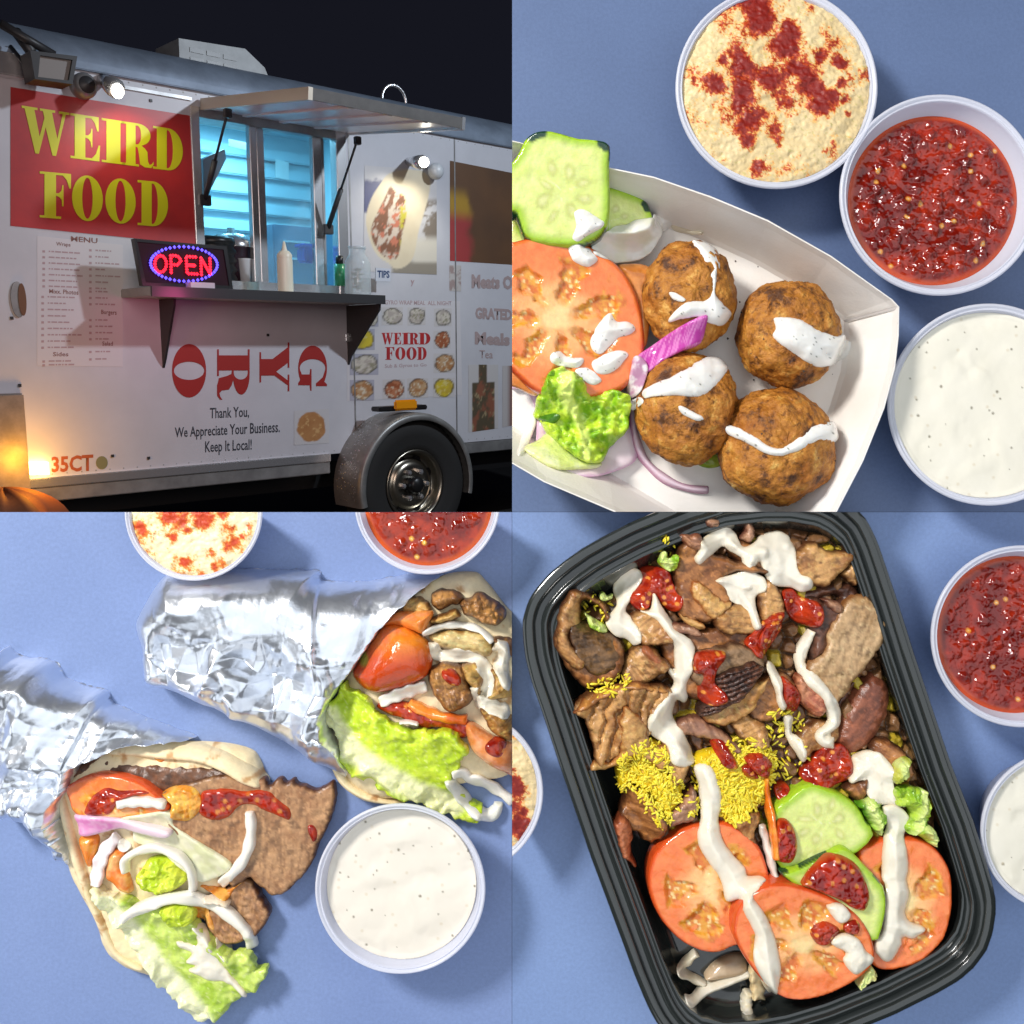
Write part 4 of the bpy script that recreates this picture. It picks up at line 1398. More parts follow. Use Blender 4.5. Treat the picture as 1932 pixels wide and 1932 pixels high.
def bumpy(amp, sc, seed=0):
    return lambda x, y, d: (fbm(x, y, sc, seed, 4) - .5) * 2 * amp * ss(0, 8, d)
def craggy(amp, sc, seed=0):
    def f(x, y, d):
        f1, f2, cr = voro(x + (fbm(x, y, sc, seed) - .5) * sc, y, sc, seed)
        return (amp * (.6 - f1) + amp * .7 * (fbm(x, y, sc * .7, seed + 3) - .5)) * ss(0, 6, d)
    return f
def ruffle(amp, sc, seed=0, ex=24):
    def f(x, y, d):
        k = .20 + .80 * ss(ex, 0, d)
        wx = x + (fbm(x, y, sc * 1.6, seed + 5) - .5) * sc * 1.5
        wy = y + (fbm(x, y, sc * 1.6, seed + 8) - .5) * sc * 1.5
        r = 1 - 2 * np.abs(2 * fbm(wx, wy, sc * 1.3, seed, 2) - 1)
        r2 = 1 - 2 * np.abs(2 * fbm(wx, wy, sc * .45, seed + 3, 2) - 1)
        return amp * k * (r * .75 + r2 * .25) - amp * .2
    return f
def grooves(ang, wl, amp):
    ca, sa = math.cos(ang), math.sin(ang)
    def f(x, y, d):
        q = (x * ca + y * sa) / wl + (fbm(x, y, 30, 4) - .5) * 1.2
        return -amp * ss(.80, .97, np.abs(np.sin(q * np.pi))) * ss(0, 8, d) + (fbm(x, y, 14, 6) - .5) * 6
    return f
def add(*fs):
    return lambda x, y, d: sum(f(x, y, d) for f in fs)

# ------------------------------------------------------------------ dip cups
def cup(cx, cy, r, panel, h=108, name='dip_cup', label='', group='plastic dip cups'):
    s = 1 - h / CAMZ
    rr = r * s
    prof = [(0, 1), (.66 * rr, 1), (.70 * rr, 4), (.94 * rr, h - 16), (.95 * rr, h - 13), (.985 * rr, h - 11), (.998 * rr, h - 7), (1.0 * rr, h - 3), (.985 * rr, h),
            (.97 * rr, h - .5), (.96 * rr, h - 4), (.95 * rr, h - 4.5), (.942 * rr, h - 2.5), (.935 * rr, h - 3), (.928 * rr, h - 8), (.92 * rr, h - 16), (.66 * rr, 6), (0, 6)]
    base = ((cx - K) * s / K, (K - cy) * s / K, 0)
    o = empty(name, base, label, 'dip cup', group)
    for nm, pr in (('cup_wall', prof[12:] if False else prof[:5]), ('cup_rim', prof[4:15]), ('cup_inside', prof[14:])):
        c = lathe(nm, cx, cy, pr, cupm, panel, seg=96, s=s)
        c.parent = o
        c.matrix_parent_inverse = Matrix.Translation(base).inverted()
    return o
def dip(cx, cy, r, panel, drop, mat, col, name, label, cat, h=108, hf=None, h2=0):
    """the dip inside a cup: a fine round surface just under the rim"""
    s = 1 - h / CAMZ
    zl = h - drop
    inner = r * (.925 - .265 * max(0, drop - 12) / (h - 22)) * s / (1 - zl / CAMZ)
    # the bottom of a cup is seen shifted towards the middle of the group
    cxx = K + (cx - K) * s / (1 - zl / CAMZ); cyy = K + (cy - K) * s / (1 - zl / CAMZ)
    full = np.array([(cxx + inner * math.cos(a), cyy + inner * math.sin(a)) for a in np.linspace(0, 2 * np.pi, 120, endpoint=False)])
    cp = clip_poly(full, panel)
    xy, quads = grid_fill(cp, 2.0)
    x, y = xy[:, 0], xy[:, 1]
    d, _ = sdf(xy, full)
    d = np.maximum(d, 0)
    z = zl + (hf(x, y, d) if hf else 0) - 2.5 * ss(8, 0, d) + h2 * ss(0, 60, d)
    ss_ = 1 - zl / CAMZ
    be = border_edges(quads); bv = np.unique(be)
    rm = np.full(len(x), -1); rm[bv] = np.arange(len(bv)) + len(x)
    V3 = np.vstack([to_world(x, y, z, ss_), to_world(x[bv], y[bv], np.full(len(bv), zl - 14.), ss_)])
    sk = np.column_stack([be[:, 1], be[:, 0], rm[be[:, 0]], rm[be[:, 1]]])
    c = col(x, y, d)
    o = mk(name, V3, np.vstack([quads, sk]), mat, None, np.vstack([c, c[bv]]))
    return tag(o, label, cat)
def c_hummus(spots, seed, base=((.64, .47, .22), (.76, .61, .35)), sharp=1.0, red=((.22, .008, .003), (.50, .06, .010))):
    def f(x, y, d):
        n = fbm(x, y, 40, seed)
        c = mix(base[0], base[1], n)
        c = mix(c, (.36, .34, .06), ss(.70, .76, fbm(x, y, 7, seed + 5)) * .5)
        g = np.zeros(len(x))
        for sx, sy, sr in spots:
            g = np.maximum(g, np.exp(-((x - sx) ** 2 + (y - sy) ** 2) / (2 * (sr * .62) ** 2)))
        q = g + .07 + (fbm(x, y * .8, 30, seed + 2, 5) - .5) * 1.9 + (fbm(x, y, 5, seed + 8, 2) - .5) * .5 + (_h(np.floor(x / 2.1), np.floor(y / 2.1), seed) - .5) * .32
        c = mix(c, (.86, .42, .06), ss(.18, .45, q) * .8)
        c = mix(c, red[1], ss(.36, .52, q))
        return mix(c, red[0], ss(.50, .82, q))
    return f
def hum_h(seed):
    return lambda x, y, d: (fbm(x + .4 * y, y, 60, seed) - .5) * 12 + (fbm(x, y * 1.5, 13, seed + 2) - .5) * 7 + (fbm(x, y, 5, seed + 4, 2) - .5) * 2.2
def salsa_h(seed, amp=9):
    def f(x, y, d):
        f1, f2, cr = voro(x + (fbm(x, y, 14, seed) - .5) * 16, y + (fbm(x, y, 14, seed + 7) - .5) * 12, 24, seed)
        g1, g2, gr = voro(x, y, 8, seed + 4)
        return (amp * np.maximum(0, .62 - f1) * (cr > .35) + amp * .35 * np.maximum(0, .5 - g1) * (gr > .4) + (fbm(x, y, 20, seed + 1) - .5) * amp * .8) * ss(4, 24, d)
    return f
def c_salsa_dip(x, y, d):
    f1, f2, cr = voro(x + (fbm(x, y, 14, 21) - .5) * 16, y + (fbm(x, y, 14, 28) - .5) * 12, 24, 21)
    c = mix((.15, .005, .002), (.33, .020, .005), ss(.3, .7, fbm(x, y, 30, 3)))
    c = mix(c, (.15, .012, .008), ss(.45, .2, f1) * (cr > .35) * .55)
    g1, g2, gr = voro(x, y, 21, 33)
    c = mix(c, (.70, .28, .04), ss(.26, .16, g1) * (gr > .92))
    c = mix(c, (.55, .50, .30), ss(.10, .05, g1) * (gr > .92))
    return mix(c, (.60, .07, .006), ss(13, 2, d) * .85)
def c_salsa_dip2(x, y, d):
    c = c_salsa_dip(x, y, d)
    return np.clip(c * np.array([1.15, 1.5, 1.2]), 0, .8)
def c_ranch(seed, tint=((.74, .70, .58), (.80, .76, .65))):
    def f(x, y, d):
        c = mix(tint[0], tint[1], fbm(x, y, 50, seed))
        f1, f2, cr = voro(x, y, 22, seed)
        sz = .03 + .13 * _h(np.floor(cr * 999), np.floor(cr * 77), seed)
        c = mix(c, (.12, .10, .05), ss(sz + .03, sz * .5, f1) * (cr > .74) * .8)
        g1, g2, gr = voro(x, y, 34, seed + 3)
        return mix(c, (.62, .52, .36), ss(.12, .05, g1) * (gr > .55) * .5)
    return f
ranch_h = lambda x, y, d: (fbm(x + 60 * (fbm(x, y, 90, 8) - .5), y + 60 * (fbm(x, y, 90, 9) - .5), 60, 3, 2) - .5) * 9 + 4 * ss(10, 0, d)

# ======================================================================= upper right table: falafel boat
cup(1466, 164, 191, 'TR', label='dip cup of hummus with red paprika above the falafel tray')
dip(1466, 164, 191, 'TR', 6, hum_m, c_hummus([(1420, 15, 46), (1440, 50, 40), (1475, 90, 44), (1365, 118, 22), (1390, 135, 40), (1350, 160, 26), (1400, 185, 44), (1440, 150, 34), (1425, 225, 40),
    (1455, 245, 26), (1410, 270, 18), (1430, 318, 20), (1490, 60, 30), (1500, 130, 34), (1515, 165, 40), (1480, 190, 30), (1570, 185, 24), (1545, 200, 30), (1545, 110, 15), (1578, 120, 15), (1585, 160, 16), (1590, 190, 14), (1470, 265, 20), (1530, 150, 16), (1600, 215, 12)], 5),
    'hummus', 'yellow hummus dusted with dark red paprika in the big upper cup', 'hummus', hf=hum_h(5), h2=5)
cup(1775, 367, 190, 'TR', label='dip cup of chunky red salsa right of the falafel hummus cup')
dip(1775, 367, 190, 'TR', 34, salsa_m, c_salsa_dip, 'salsa', 'dark red chunky salsa in the cup touching the hummus cup', 'salsa', hf=salsa_h(21, 15))
cup(1867, 763, 191, 'TR', label='dip cup of white sauce touching the point of the paper tray')
dip(1867, 763, 191, 'TR', 13, ranch_m, c_ranch(4), 'white_dip', 'speckled white dip in the cup beside the paper tray point', 'sauce', hf=ranch_h)

# paper boat
rim_o = Q('880 246 980 268 1060 292 1150 316 1233 333 1341 370 1449 415 1569 483 1684 565 1697 579 1696 633 1689 695 1669 770 1629 870 1579 966 1520 1075 1440 1100 1300 1052 1158 966 1026 910 966 875 880 830 800 700 800 400')
flo = Q('900 330 990 352 1062 378 1145 402 1222 420 1325 452 1420 495 1520 552 1585 600 1592 606 1592 648 1586 700 1566 766 1530 850 1482 930 1440 1000 1380 1015 1275 965 1150 892 1045 842 985 815 930 780 880 690 880 450')
def boat():
    hb = 150
    n = len(rim_o)
    o3 = []; f3 = []
    def ring(pts, z, k=0):
        c = np.mean(pts, axis=0)
        r = []
        for p in pts:
            p = np.array(p); dv = (c - p) / np.linalg.norm(c - p)
            r.append(tuple(p + dv * k))
        return r, z
    rings = [ring(flo, 1, -2), ring(rim_o, hb - 2, 0), ring(rim_o, hb, .8), ring(rim_o, hb, 2.8), ring(rim_o, hb - 3, 4), ]
    # two intermediate rings bow the wall a little
    mids = []
    for t in (.72, .45, .2):
        m = [tuple(np.array(a) * t + np.array(b) * (1 - t)) for a, b in zip(rim_o, flo)]
        mids.append((m, 4 + (hb - 4) * (t ** 1.25)))
    rings += mids + [ring(flo, 4, 0), ring(flo, 3.4, 12), ring(flo, 3.2, 30)]
    for pts, z in rings:
        for p in pts:
            o3.append((p[0], p[1], z))
    m = len(rings)
    for k in range(m - 1):
        for i in range(n):
            j = (i + 1) % n
            f3.append((k * n + i, (k + 1) * n + i, (k + 1) * n + j, k * n + j))
    f3.append(tuple((m - 1) * n + i for i in range(n))[::-1])
    a = np.array(o3)
    s = 1 - a[:, 2] / CAMZ
    V3 = np.column_stack([(a[:, 0] - K) * s / K, (K - a[:, 1]) * s / K, a[:, 2] / K])
    return V3, f3
bv_, bf_ = boat()
boatm = plain('white_paperboard', (.85, .83, .81), .55, grime=.10, gscale=3, gcol=(.80, .75, .68), bump=(160, .25, .002))
bo_ = mk('paper_tray', bv_, bf_, boatm, smooth=False, clip=CLIP['TR'])
tag(bo_, 'white paper boat tray holding falafel balls and salad', 'paper tray')
seam_ = mk('corner_fold', *(lambda p: (np.array(p), [(0, 1, 2, 3)]))([tuple(to_world(np.array([x]), np.array([y]), np.array([z]))[0]) for x, y, z in ((1694, 577, 149), (1696, 583, 149), (1594, 608, 8), (1591, 604, 8))]), plain('paper_edge', (.55, .52, .50), .6), bo_, smooth=False)
# height of the tray for the food that lies in it
def boat_heights():
    yy, xx = np.mgrid[0:483, 0:483]
    pts = np.column_stack([xx.ravel() * 4 + 2., yy.ravel() * 4 + 2.])
    m = (pts[:, 0] > 940) & (pts[:, 1] < 1000) & (pts[:, 0] < 1720) & (pts[:, 1] > 230)
    p = pts[m]
    a, _ = sdf(p, np.array(rim_o)); b, _ = sdf(p, np.array(flo))
    z = np.where(a < 0, 0, np.where(b > 0, 4, 150 * np.clip(-b / (-b + a + 1e-6), 0, 1) ** 1.25))
    hm_put(p[:, 0], p[:, 1], z)
boat_heights()

def T(tile, s): return P(tile, s)
# lowest layer
blob('onion_slice', 'broad pale pink onion slice under the chopped lettuce in the paper tray', 'onion', P((2, 1), '-60 1000 90 1000 180 1150 180 1400 150 1500 330 1630 560 1672 760 1632 940 1540 930 1380 860 1200 760 1100 400 1080 150 960'), 'TR', onion_m,
     lambda x, y, d: mix((.76, .62, .66), (.64, .40, .54), ss(.4, .7, fbm(x, y, 30, 3)) * .7 + ss(5, 1, d)), th=16, base='drape', lift=6, blur=8, prof='slab')
blob('onion_ring', 'thin purple onion ring curving below the lower left falafel', 'onion', strip(P((2, 1), '905 1000 915 1150 925 1330 980 1500 1080 1620 1210 1710 1350 1755 1490 1765'), 17), 'TR', onion_m,
     lambda x, y, d: mix((.45, .20, .32), (.74, .58, .66), ss(1, 6, d)), th=15, lift=2)
blob('onion_strip', 'thin white onion strip standing left of the chopped lettuce', 'onion', P((2, 1), '150 1180 190 1230 160 1330 110 1460 60 1530 35 1520 60 1400 110 1270'), 'TR', onion_m, c_onion, th=12, lift=4)
blob('lettuce_piece', 'pale lettuce rib under the bright chopped lettuce', 'lettuce', P((2, 1), '90 1450 200 1380 320 1300 430 1430 560 1540 690 1560 640 1600 480 1612 330 1612 190 1545'), 'TR', leaf_m,
     flat((.74, .76, .42), (.66, .72, .24), 30), th=16, lift=6, blur=5, hf=bumpy(3, 26))
blob('cucumber_slice', 'smaller cucumber slice tucked behind the big one', 'cucumber', P((2, 0), '640 1420 760 1410 1000 1480 1060 1560 1085 1660 1040 1760 880 1800 700 1780 620 1600'), 'TR', veg_m,
     c_cuc(1150, 420, 70, skin=.75, seed=3, spots=[(1222, 385, 14)]), th=26, edge=10, base=lambda x, y: 62 - .25 * (x - 1150), prof='slab', smooth=3)
blob('cucumber_slice', 'pale green end of cucumber under the large slice at the table edge', 'cucumber', P((2, 0), '-80 1560 40 1600 90 1720 180 1790 140 1900 -80 1900'), 'TR', veg_m, c_cuc(940, 440, 60, skin=.4, seed=9), th=26, base=60, prof='slab')
blob('cucumber_slice', 'large cucumber slice with angular cut edge over the tray rim', 'cucumber', P((2, 0), '-120 1330 0 1232 60 1150 100 1075 185 1025 290 1022 400 1046 500 1072 640 1082 735 1118 734 1250 744 1440 746 1580 726 1690 640 1790 440 1830 150 1800 70 1720 30 1600 -60 1560'), 'TR', veg_m,
     c_cuc(1062, 362, 98, skin=.3, seed=14, spots=[(1010, 257, 25), (1141, 277, 19)]), th=30, edge=8, base=lambda x, y: 150 - .28 * (y - 260), prof='slab', smooth=2, hf=bumpy(2.5, 30), skirt=22)
blob('tomato_piece', 'brownish orange tomato end tucked beside the upper falafel', 'tomato', P((2, 1), '790 90 900 45 1020 60 1085 115 1090 210 1060 300 1030 640 960 700 920 400'), 'TR', veg_m,
     flat((.42, .13, .02), (.62, .24, .05), 30, 2), th=22, base=50)
blob('tomato_slice', 'lower orange tomato slice under the big one', 'tomato', P((2, 1), '-80 640 60 660 150 720 240 860 250 960 190 1045 60 990 -80 900'), 'TR', veg_m,
     flat((.72, .24, .06), (.82, .40, .18), 26, 4), th=26, base=52, prof='slab')
blob('tomato_slice', 'big orange tomato slice with pale core beside the cucumber', 'tomato', Q('940 470 966 462 1000 453 1040 449 1090 455 1140 478 1180 510 1207 560 1220 620 1218 670 1200 710 1165 738 1110 752 1060 752 1010 738 966 700 930 660'), 'TR', veg_m,
     c_tomato(1050, 604, 168, 152, .4, 7), th=30, edge=12, base=lambda x, y: 78 - .16 * (x - 1050) - .06 * (y - 600), prof='slab', skirt=40,
     hf=lambda x, y, d: -7 * ss(-.05, .35, np.cos(7 * (np.arctan2((y - 604) / 152, (x - 1050) / 168) + .4) + 1.6 * (fbm(x, y, 34, 9) - .5) * 3)) * ss(.16, .3, np.hypot((x - 1050) / 168, (y - 604) / 152)) * ss(.76, .66, np.hypot((x - 1050) / 168, (y - 604) / 152)))

# falafel balls
def falafel(cx, cy, rx, ry, label, seed, rz=74):
    zc = rz * .93 + 3
    nu, nv = 110, 70
    V3 = []; C = []
    s = 1 - (zc + rz * .4) / CAMZ
    for j in range(nv + 1):
        t = math.pi * j / nv
        for k in range(nu):
            p = 2 * math.pi * k / nu
            d = Vector((math.sin(t) * math.cos(p), math.sin(t) * math.sin(p), math.cos(t)))
            q = d * 1.7 + Vector((seed * 7.1, seed * 3.3, 0))
            lump = mnoise.fractal(q * 1.1, 1.0, 2.0, 2) * .085
            fine = mnoise.fractal(q * 7, .7, 2.1, 4)
            crack = mnoise.noise(q * 3.4)
            r = 1 + lump + fine * .028 + abs(crack) * .03 - max(0, .03 - abs(mnoise.noise(q * 2.4 + Vector((3, 1, 4))))) * 1.0
            V3.append((cx + d.x * rx * r, cy - d.y * ry * r, zc + d.z * rz * r))
            n1 = mnoise.fractal(q * 4, .8, 2, 3) * .5 + .5
            n2 = mnoise.fractal(q * 15 + Vector((9, 0, 0)), .6, 2, 3) * .5 + .5
            c = np.array((.30, .115, .016)) * (1 - n1) + np.array((.52, .25, .045)) * n1
            if n2 > .60:
                w = min(1, (n2 - .60) / .14); c = c * (1 - w) + np.array((.66, .40, .12)) * w
            dk = mnoise.fractal(q * 9 + Vector((0, 5, 2)), .7, 2, 3)
            if dk > .22:
                w = min(1, (dk - .22) / .22); c = c * (1 - w) + np.array((.055, .02, .008)) * w
            C.append(c)
    a = np.array(V3)
    j, k = np.meshgrid(np.arange(nv), np.arange(nu), indexing='ij')
    k2 = (k + 1) % nu
    F = np.column_stack([(j * nu + k).ravel(), ((j + 1) * nu + k).ravel(), ((j + 1) * nu + k2).ravel(), (j * nu + k2).ravel()])
    o = mk('falafel', to_world(a[:, 0], a[:, 1], a[:, 2], s), F, fal_m, None, np.array(C), clip=CLIP['TR'])
    tag(o, label, 'falafel', 'falafel balls in the paper tray')
    # feed the height map
    up = a[:, 2] > zc - 20
    for sx in (-2, 0, 2):
        hm_put(a[up, 0] + sx, a[up, 1] + sx, a[up, 2])
falafel(1306, 552, 89, 104, 'falafel nearest the tomato slice with a forked sauce streak', 1)
falafel(1496, 624, 96, 102, 'falafel with one thick sauce patch nearest the tray point', 2)
falafel(1300, 768, 97, 106, 'falafel with a broad sauce patch beside the chopped lettuce', 3)
falafel(1472, 840, 110, 110, 'largest falafel with a wavy sauce band at the bottom of the tray', 4, 82)

blob('onion_wedge', 'magenta onion wedge lying across the two left falafel', 'onion', P((2, 1), '955 745 1080 650 1250 548 1440 470 1450 540 1422 660 1290 712 1150 782 1040 866 1000 830'), 'TR', onion_m,
     c_purple(lambda x, y: (y - (786 - .53 * (x - 1205))) - 9 + 0 * x), th=16, edge=8, prof='slab', blur=7, lift=6, smooth=3)
blob('onion_piece', 'white and purple onion piece left of the lower left falafel', 'onion', P((2, 1), '920 760 980 770 1025 850 1000 960 960 1040 900 1050 880 960 900 850'), 'TR', onion_m,
     flat((.82, .76, .78), (.50, .26, .40), 16, 3), th=16, lift=12, blur=4)
blob('lettuce_piece', 'bright green crumpled lettuce on the onion slice in the paper tray', 'lettuce', P((2, 1), '290 880 360 850 440 880 520 930 560 985 600 1050 660 1010 740 1005 880 1040 905 1120 890 1240 870 1320 760 1440 720 1505 690 1545 620 1560 540 1540 400 1450 280 1330 210 1215 168 1190 190 1080 240 960'), 'TR', leaf_m,
     c_leaf(P((2, 1), '420 880 400 1060 520 1250 560 1520'), 10, 4, a=(.22, .46, .012), b=(.56, .74, .05), rib=(.66, .78, .18)), th=26, blur=7, lift=14, hf=add(ruffle(26, 26, 3, 400), bumpy(10, 14, 5)), jag=3)
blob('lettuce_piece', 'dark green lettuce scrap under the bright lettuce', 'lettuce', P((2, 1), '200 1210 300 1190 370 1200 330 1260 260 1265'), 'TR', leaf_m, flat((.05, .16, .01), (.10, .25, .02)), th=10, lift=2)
blob('lettuce_piece', 'green lettuce scrap between the two lower falafel', 'lettuce', P((2, 1), '1400 1560 1500 1500 1600 1500 1580 1580 1480 1600'), 'TR', leaf_m, flat((.24, .34, .02), (.36, .45, .05)), th=8, lift=2, blur=1, base=6)
blob('oil_puddle', 'thin oily sauce puddle on the tray wall below the cucumber', 'sauce', P((2, 0), '1200 1625 1330 1665 1440 1745 1420 1770 1340 1745 1250 1725 1205 1690'), 'TR', ranch_m, flat((.70, .62, .46)), th=3, edge=6, blur=1)

def sauce(panel, pts, label, col=c_white, th=11, name='sauce_drizzle', edge=None, blur=1, mat=None, lift=0, hf=None, group=None, cat='sauce'):
    return blob(name, label, cat, pts, panel, mat or sauce_m, col, th=th, edge=edge or th * 1.9, prof='soft', blur=blur, lift=lift, hf=hf or bumpy(2.5, 22), skirt=6, group=group, hug=True, jag=1.6)
f1 = sauce('TR', Q('1306 455 1322 456 1342 464 1358 482 1361 503 1352 528 1350 553 1364 571 1380 590 1372 606 1362 614 1344 610 1320 596 1295 599 1262 606 1275 585 1300 569 1334 565 1344 545 1338 515 1324 488'), 'forked white sauce streak on the falafel nearest the tomato', th=10)
sauce('TR', Q('1262 551 1275 552 1294 563 1290 569 1270 563'), 'small white sauce dash left of the forked streak', th=7)
sauce('TR', P((3, 1), '45 470 80 458 150 460 230 470 330 520 420 570 510 600 590 600 645 650 620 740 540 790 470 830 340 820 200 730 90 650 40 590 70 540'), 'thick white sauce patch on the falafel nearest the tray point', th=13)
sauce('TR', P((2, 1), '990 1010 1080 960 1220 900 1350 820 1480 760 1560 768 1622 830 1600 910 1520 1000 1420 1060 1250 1050 1080 1056 1000 1070'), 'broad white sauce patch on the falafel beside the lettuce', th=13)
sauce('TR', P((2, 1), '1255 1130 1310 1140 1445 1220 1400 1242 1290 1195'), 'short white sauce dash below the broad patch', th=8)
sauce('TR', Q('1369 803 1392 806 1428 826 1452 842 1472 846 1490 838 1508 822 1528 803 1552 797 1575 798 1583 815 1578 832 1550 836 1520 846 1492 856 1466 860 1440 852 1415 838 1390 826 1372 816'), 'wavy white sauce band across the largest falafel', th=11)
sauce('TR', P((2, 1), '590 650 650 520 740 425 790 490 880 490 932 540 900 582 800 620 700 720 640 732'), 'heart shaped white sauce drop on the tomato slice', th=12)
sauce('TR', P((2, 1), '288 750 350 712 430 760 540 770 500 842 400 832 310 812'), 'white sauce drop at the lower edge of the tomato slice', th=12)
sauce('TR', P((2, 1), '605 800 700 740 820 710 885 740 850 790 780 862 690 890 630 872'), 'oval white sauce drop above the chopped lettuce', th=12)
sauce('TR', P((2, 1), '480 862 560 840 640 890 682 940 620 972 540 932'), 'white sauce drop touching the top of the chopped lettuce', th=10)
sauce('TR', P((2, 0), '470 1600 540 1572 640 1630 722 1702 680 1760 600 1830 600 1890 650 1960 580 2010 510 1990 460 1960 425 1880 450 1780 485 1700'), 'white sauce running from the cucumber slice to the tomato', th=14)
sauce('TR', P((2, 0), '600 1860 750 1722 860 1690 960 1650 1080 1652 1130 1750 1085 1850 1012 1936 900 1965 700 1955'), 'pale sauce covered chunk beside the small cucumber slice', col=flat((.74, .74, .60), (.80, .78, .72), 30), th=24, blur=5, lift=6)
sauce('TR', P((2, 0), '1070 1610 1190 1640 1212 1690 1130 1742 1090 1700'), 'white sauce blot on the tip of the sauced chunk', th=14)
sauce('TR', P((2, 1), '900 1090 960 1060 990 1100 930 1160 905 1150'), 'small white sauce blot left of the lower left falafel', th=9)

# specks of pepper and crust in the tray
rg = random.Random(8)
V3 = []; F = []
for k in range(34):
    x, y = [(1560, 700), (1450, 720), (1420, 640), (1400, 830), (1590, 860), (1560, 930), (1350, 470), (1440, 490), (1130, 905), (1410, 590)][k % 10]
    x += rg.gauss(0, 30); y += rg.gauss(0, 26)
    if y > 950: continue
    z = float(hm_at(np.array([x]), np.array([y]), 0)[0])
    r = rg.uniform(1.0, 2.6)
    b = len(V3)
    c = to_world(np.array([x]), np.array([y]), np.array([z]))[0] * K
    for e in ((1, 0, 0), (-.8, .2, 0), (.1, 1, 0), (0, -1, 0), (0, 0, .9), (0, 0, -.5)):
        V3.append(tuple((c[i] + e[i] * r) / K for i in range(3)))
    F += [(b, b + 2, b + 4), (b + 2, b + 1, b + 4), (b + 1, b + 3, b + 4), (b + 3, b, b + 4)]
tag(mk('pepper_crumbs', V3, F, plain('dark_crumb', (.04, .022, .012), .6)), 'dark specks of pepper and crust scattered in the paper tray', 'crumbs', kind='stuff')

# ======================================================================= lower left table: two foil wraps
cup(364, 966, 130, 'BL', label='dip cup of hummus cut by the top edge above the upper foil wrap')
dip(364, 966, 130, 'BL', 10, hum_m, c_hummus([(320, 975, 16), (345, 985, 18), (390, 975, 26), (425, 970, 20), (432, 1000, 26), (436, 1020, 22), (430, 1035, 16), (265, 988, 14), (270, 1000, 9), (355, 1000, 10), (420, 1060, 14), (398, 1042, 12), (460, 1010, 14), (470, 995, 8), (350, 1060, 9), (330, 1015, 10), (405, 1070, 10)], 15,
    base=((.86, .70, .38), (.90, .80, .54)), red=((.55, .05, .008), (.72, .20, .02))), 'hummus', 'pale hummus with paprika in the cup above the upper foil wrap', 'hummus', hf=hum_h(15), h2=4)
cup(806, 946, 138, 'BL', label='dip cup of red salsa cut by the top edge above the wrap opening')
dip(806, 946, 138, 'BL', 24, salsa_m, c_salsa_dip2, 'salsa', 'bright red salsa in the cup above the wrap opening', 'salsa', hf=salsa_h(41, 8))
cup(755, 1678, 161, 'BL', label='dip cup of white sauce right of the wide brown meat slice')
dip(755, 1678, 161, 'BL', 24, ranch_m, c_ranch(14, ((.74, .68, .58), (.79, .73, .63))), 'white_dip', 'speckled creamy dip in the cup right of the brown meat slice', 'sauce', hf=ranch_h)

def tri(t):
    t = t - np.floor(t)
    return np.abs(2 * t - 1)
def crumple(seed, amp, lam, calm=None):
    rg = random.Random(seed)
    W_ = [(rg.uniform(0, math.pi), lam * rg.uniform(.6, 1.7), rg.random(), rg.uniform(.5, 1)) for _ in range(5)]
    def f(x, y, d):
        wx = x + (fbm(x, y, 110, seed, 2) - .5) * 60; wy = y + (fbm(x + 91, y, 110, seed + 1, 2) - .5) * 60
        h = 0
        for a, l, p, w in W_:
            h = h + w * l / lam * (tri((wx * math.cos(a) + wy * math.sin(a)) / l + p) - .5)
        h2 = 0
        for a, l, p, w in W_[:5]:
            h2 = h2 + w * (tri((wx * math.cos(a * 1.7 + 1) + wy * math.sin(a * 1.7 + 1)) / (l * .42) + p) - .5)
        m = .40 + .60 * ss(.38, .62, fbm(x, y, 120, seed + 3))
        if calm is not None:
            m = m * calm(x, y)
        return amp * (h * .85 + h2 * .30) * m * ss(-2, 7, d)
    return f

# ---- upper wrap
def pieces(panel, items, mat, group=None):
    for it in items:
        name, label, cat, pts, col, kw = it
        blob(name, label, cat, pts, panel, kw.pop('mat', mat), col, group=group, **kw)

blob('flat_bread', 'folded flat bread sticking out of the upper foil wrap', 'bread', P((1, 2), '600 1800 560 1500 640 1300 900 900 1240 585 1400 490 1520 462 1660 466 1720 520 1790 600 1880 720 1960 800 2050 900 2050 1900 1500 2100 1300 2140 1200 2178 1100 2200 960 2208 830 2182 720 2120 640 2010'), 'BL', pita_m,
     c_pita, th=52, edge=60, base=4, hf=bumpy(6, 40))
foil1 = Q('300 1082 276 1100 255 1136 240 1168 237 1191 244 1225 250 1241 258 1275 262 1298 300 1318 347 1338 385 1350 425 1368 483 1398 530 1425 578 1451 625 1478 641 1484 646 1470 640 1449 628 1420 612 1385 603 1358 612 1335 623 1318 646 1284 673 1248 695 1215 720 1183 752 1150 795 1113 812 1100 833 1088 800 1087 758 1089 715 1097 670 1103 630 1103 592 1102 588 1090 583 1082 540 1080 483 1080 430 1077 380 1078 340 1080')
F1P = Q('300 1082 276 1100 255 1136 240 1168 237 1191 244 1225 250 1241 258 1275 262 1298 300 1318 347 1338 385 1350 425 1368 483 1398 530 1425 578 1451 625 1478 720 1525 820 1540 960 1520 1040 1400 1040 1180 980 1090 900 1080 833 1087 758 1089 715 1097 670 1103 630 1103 592 1102 588 1090 583 1082 540 1080 483 1080 430 1077 380 1078 340 1080')
fold_x = lambda y: 594 + .03 * (y - 1100)
w1 = empty('foil_wrap', (0, 0, 0), 'upper shiny foil wrap with an opening full of tomato, lettuce and chicken', 'foil wrap', 'gyros wrapped in foil')
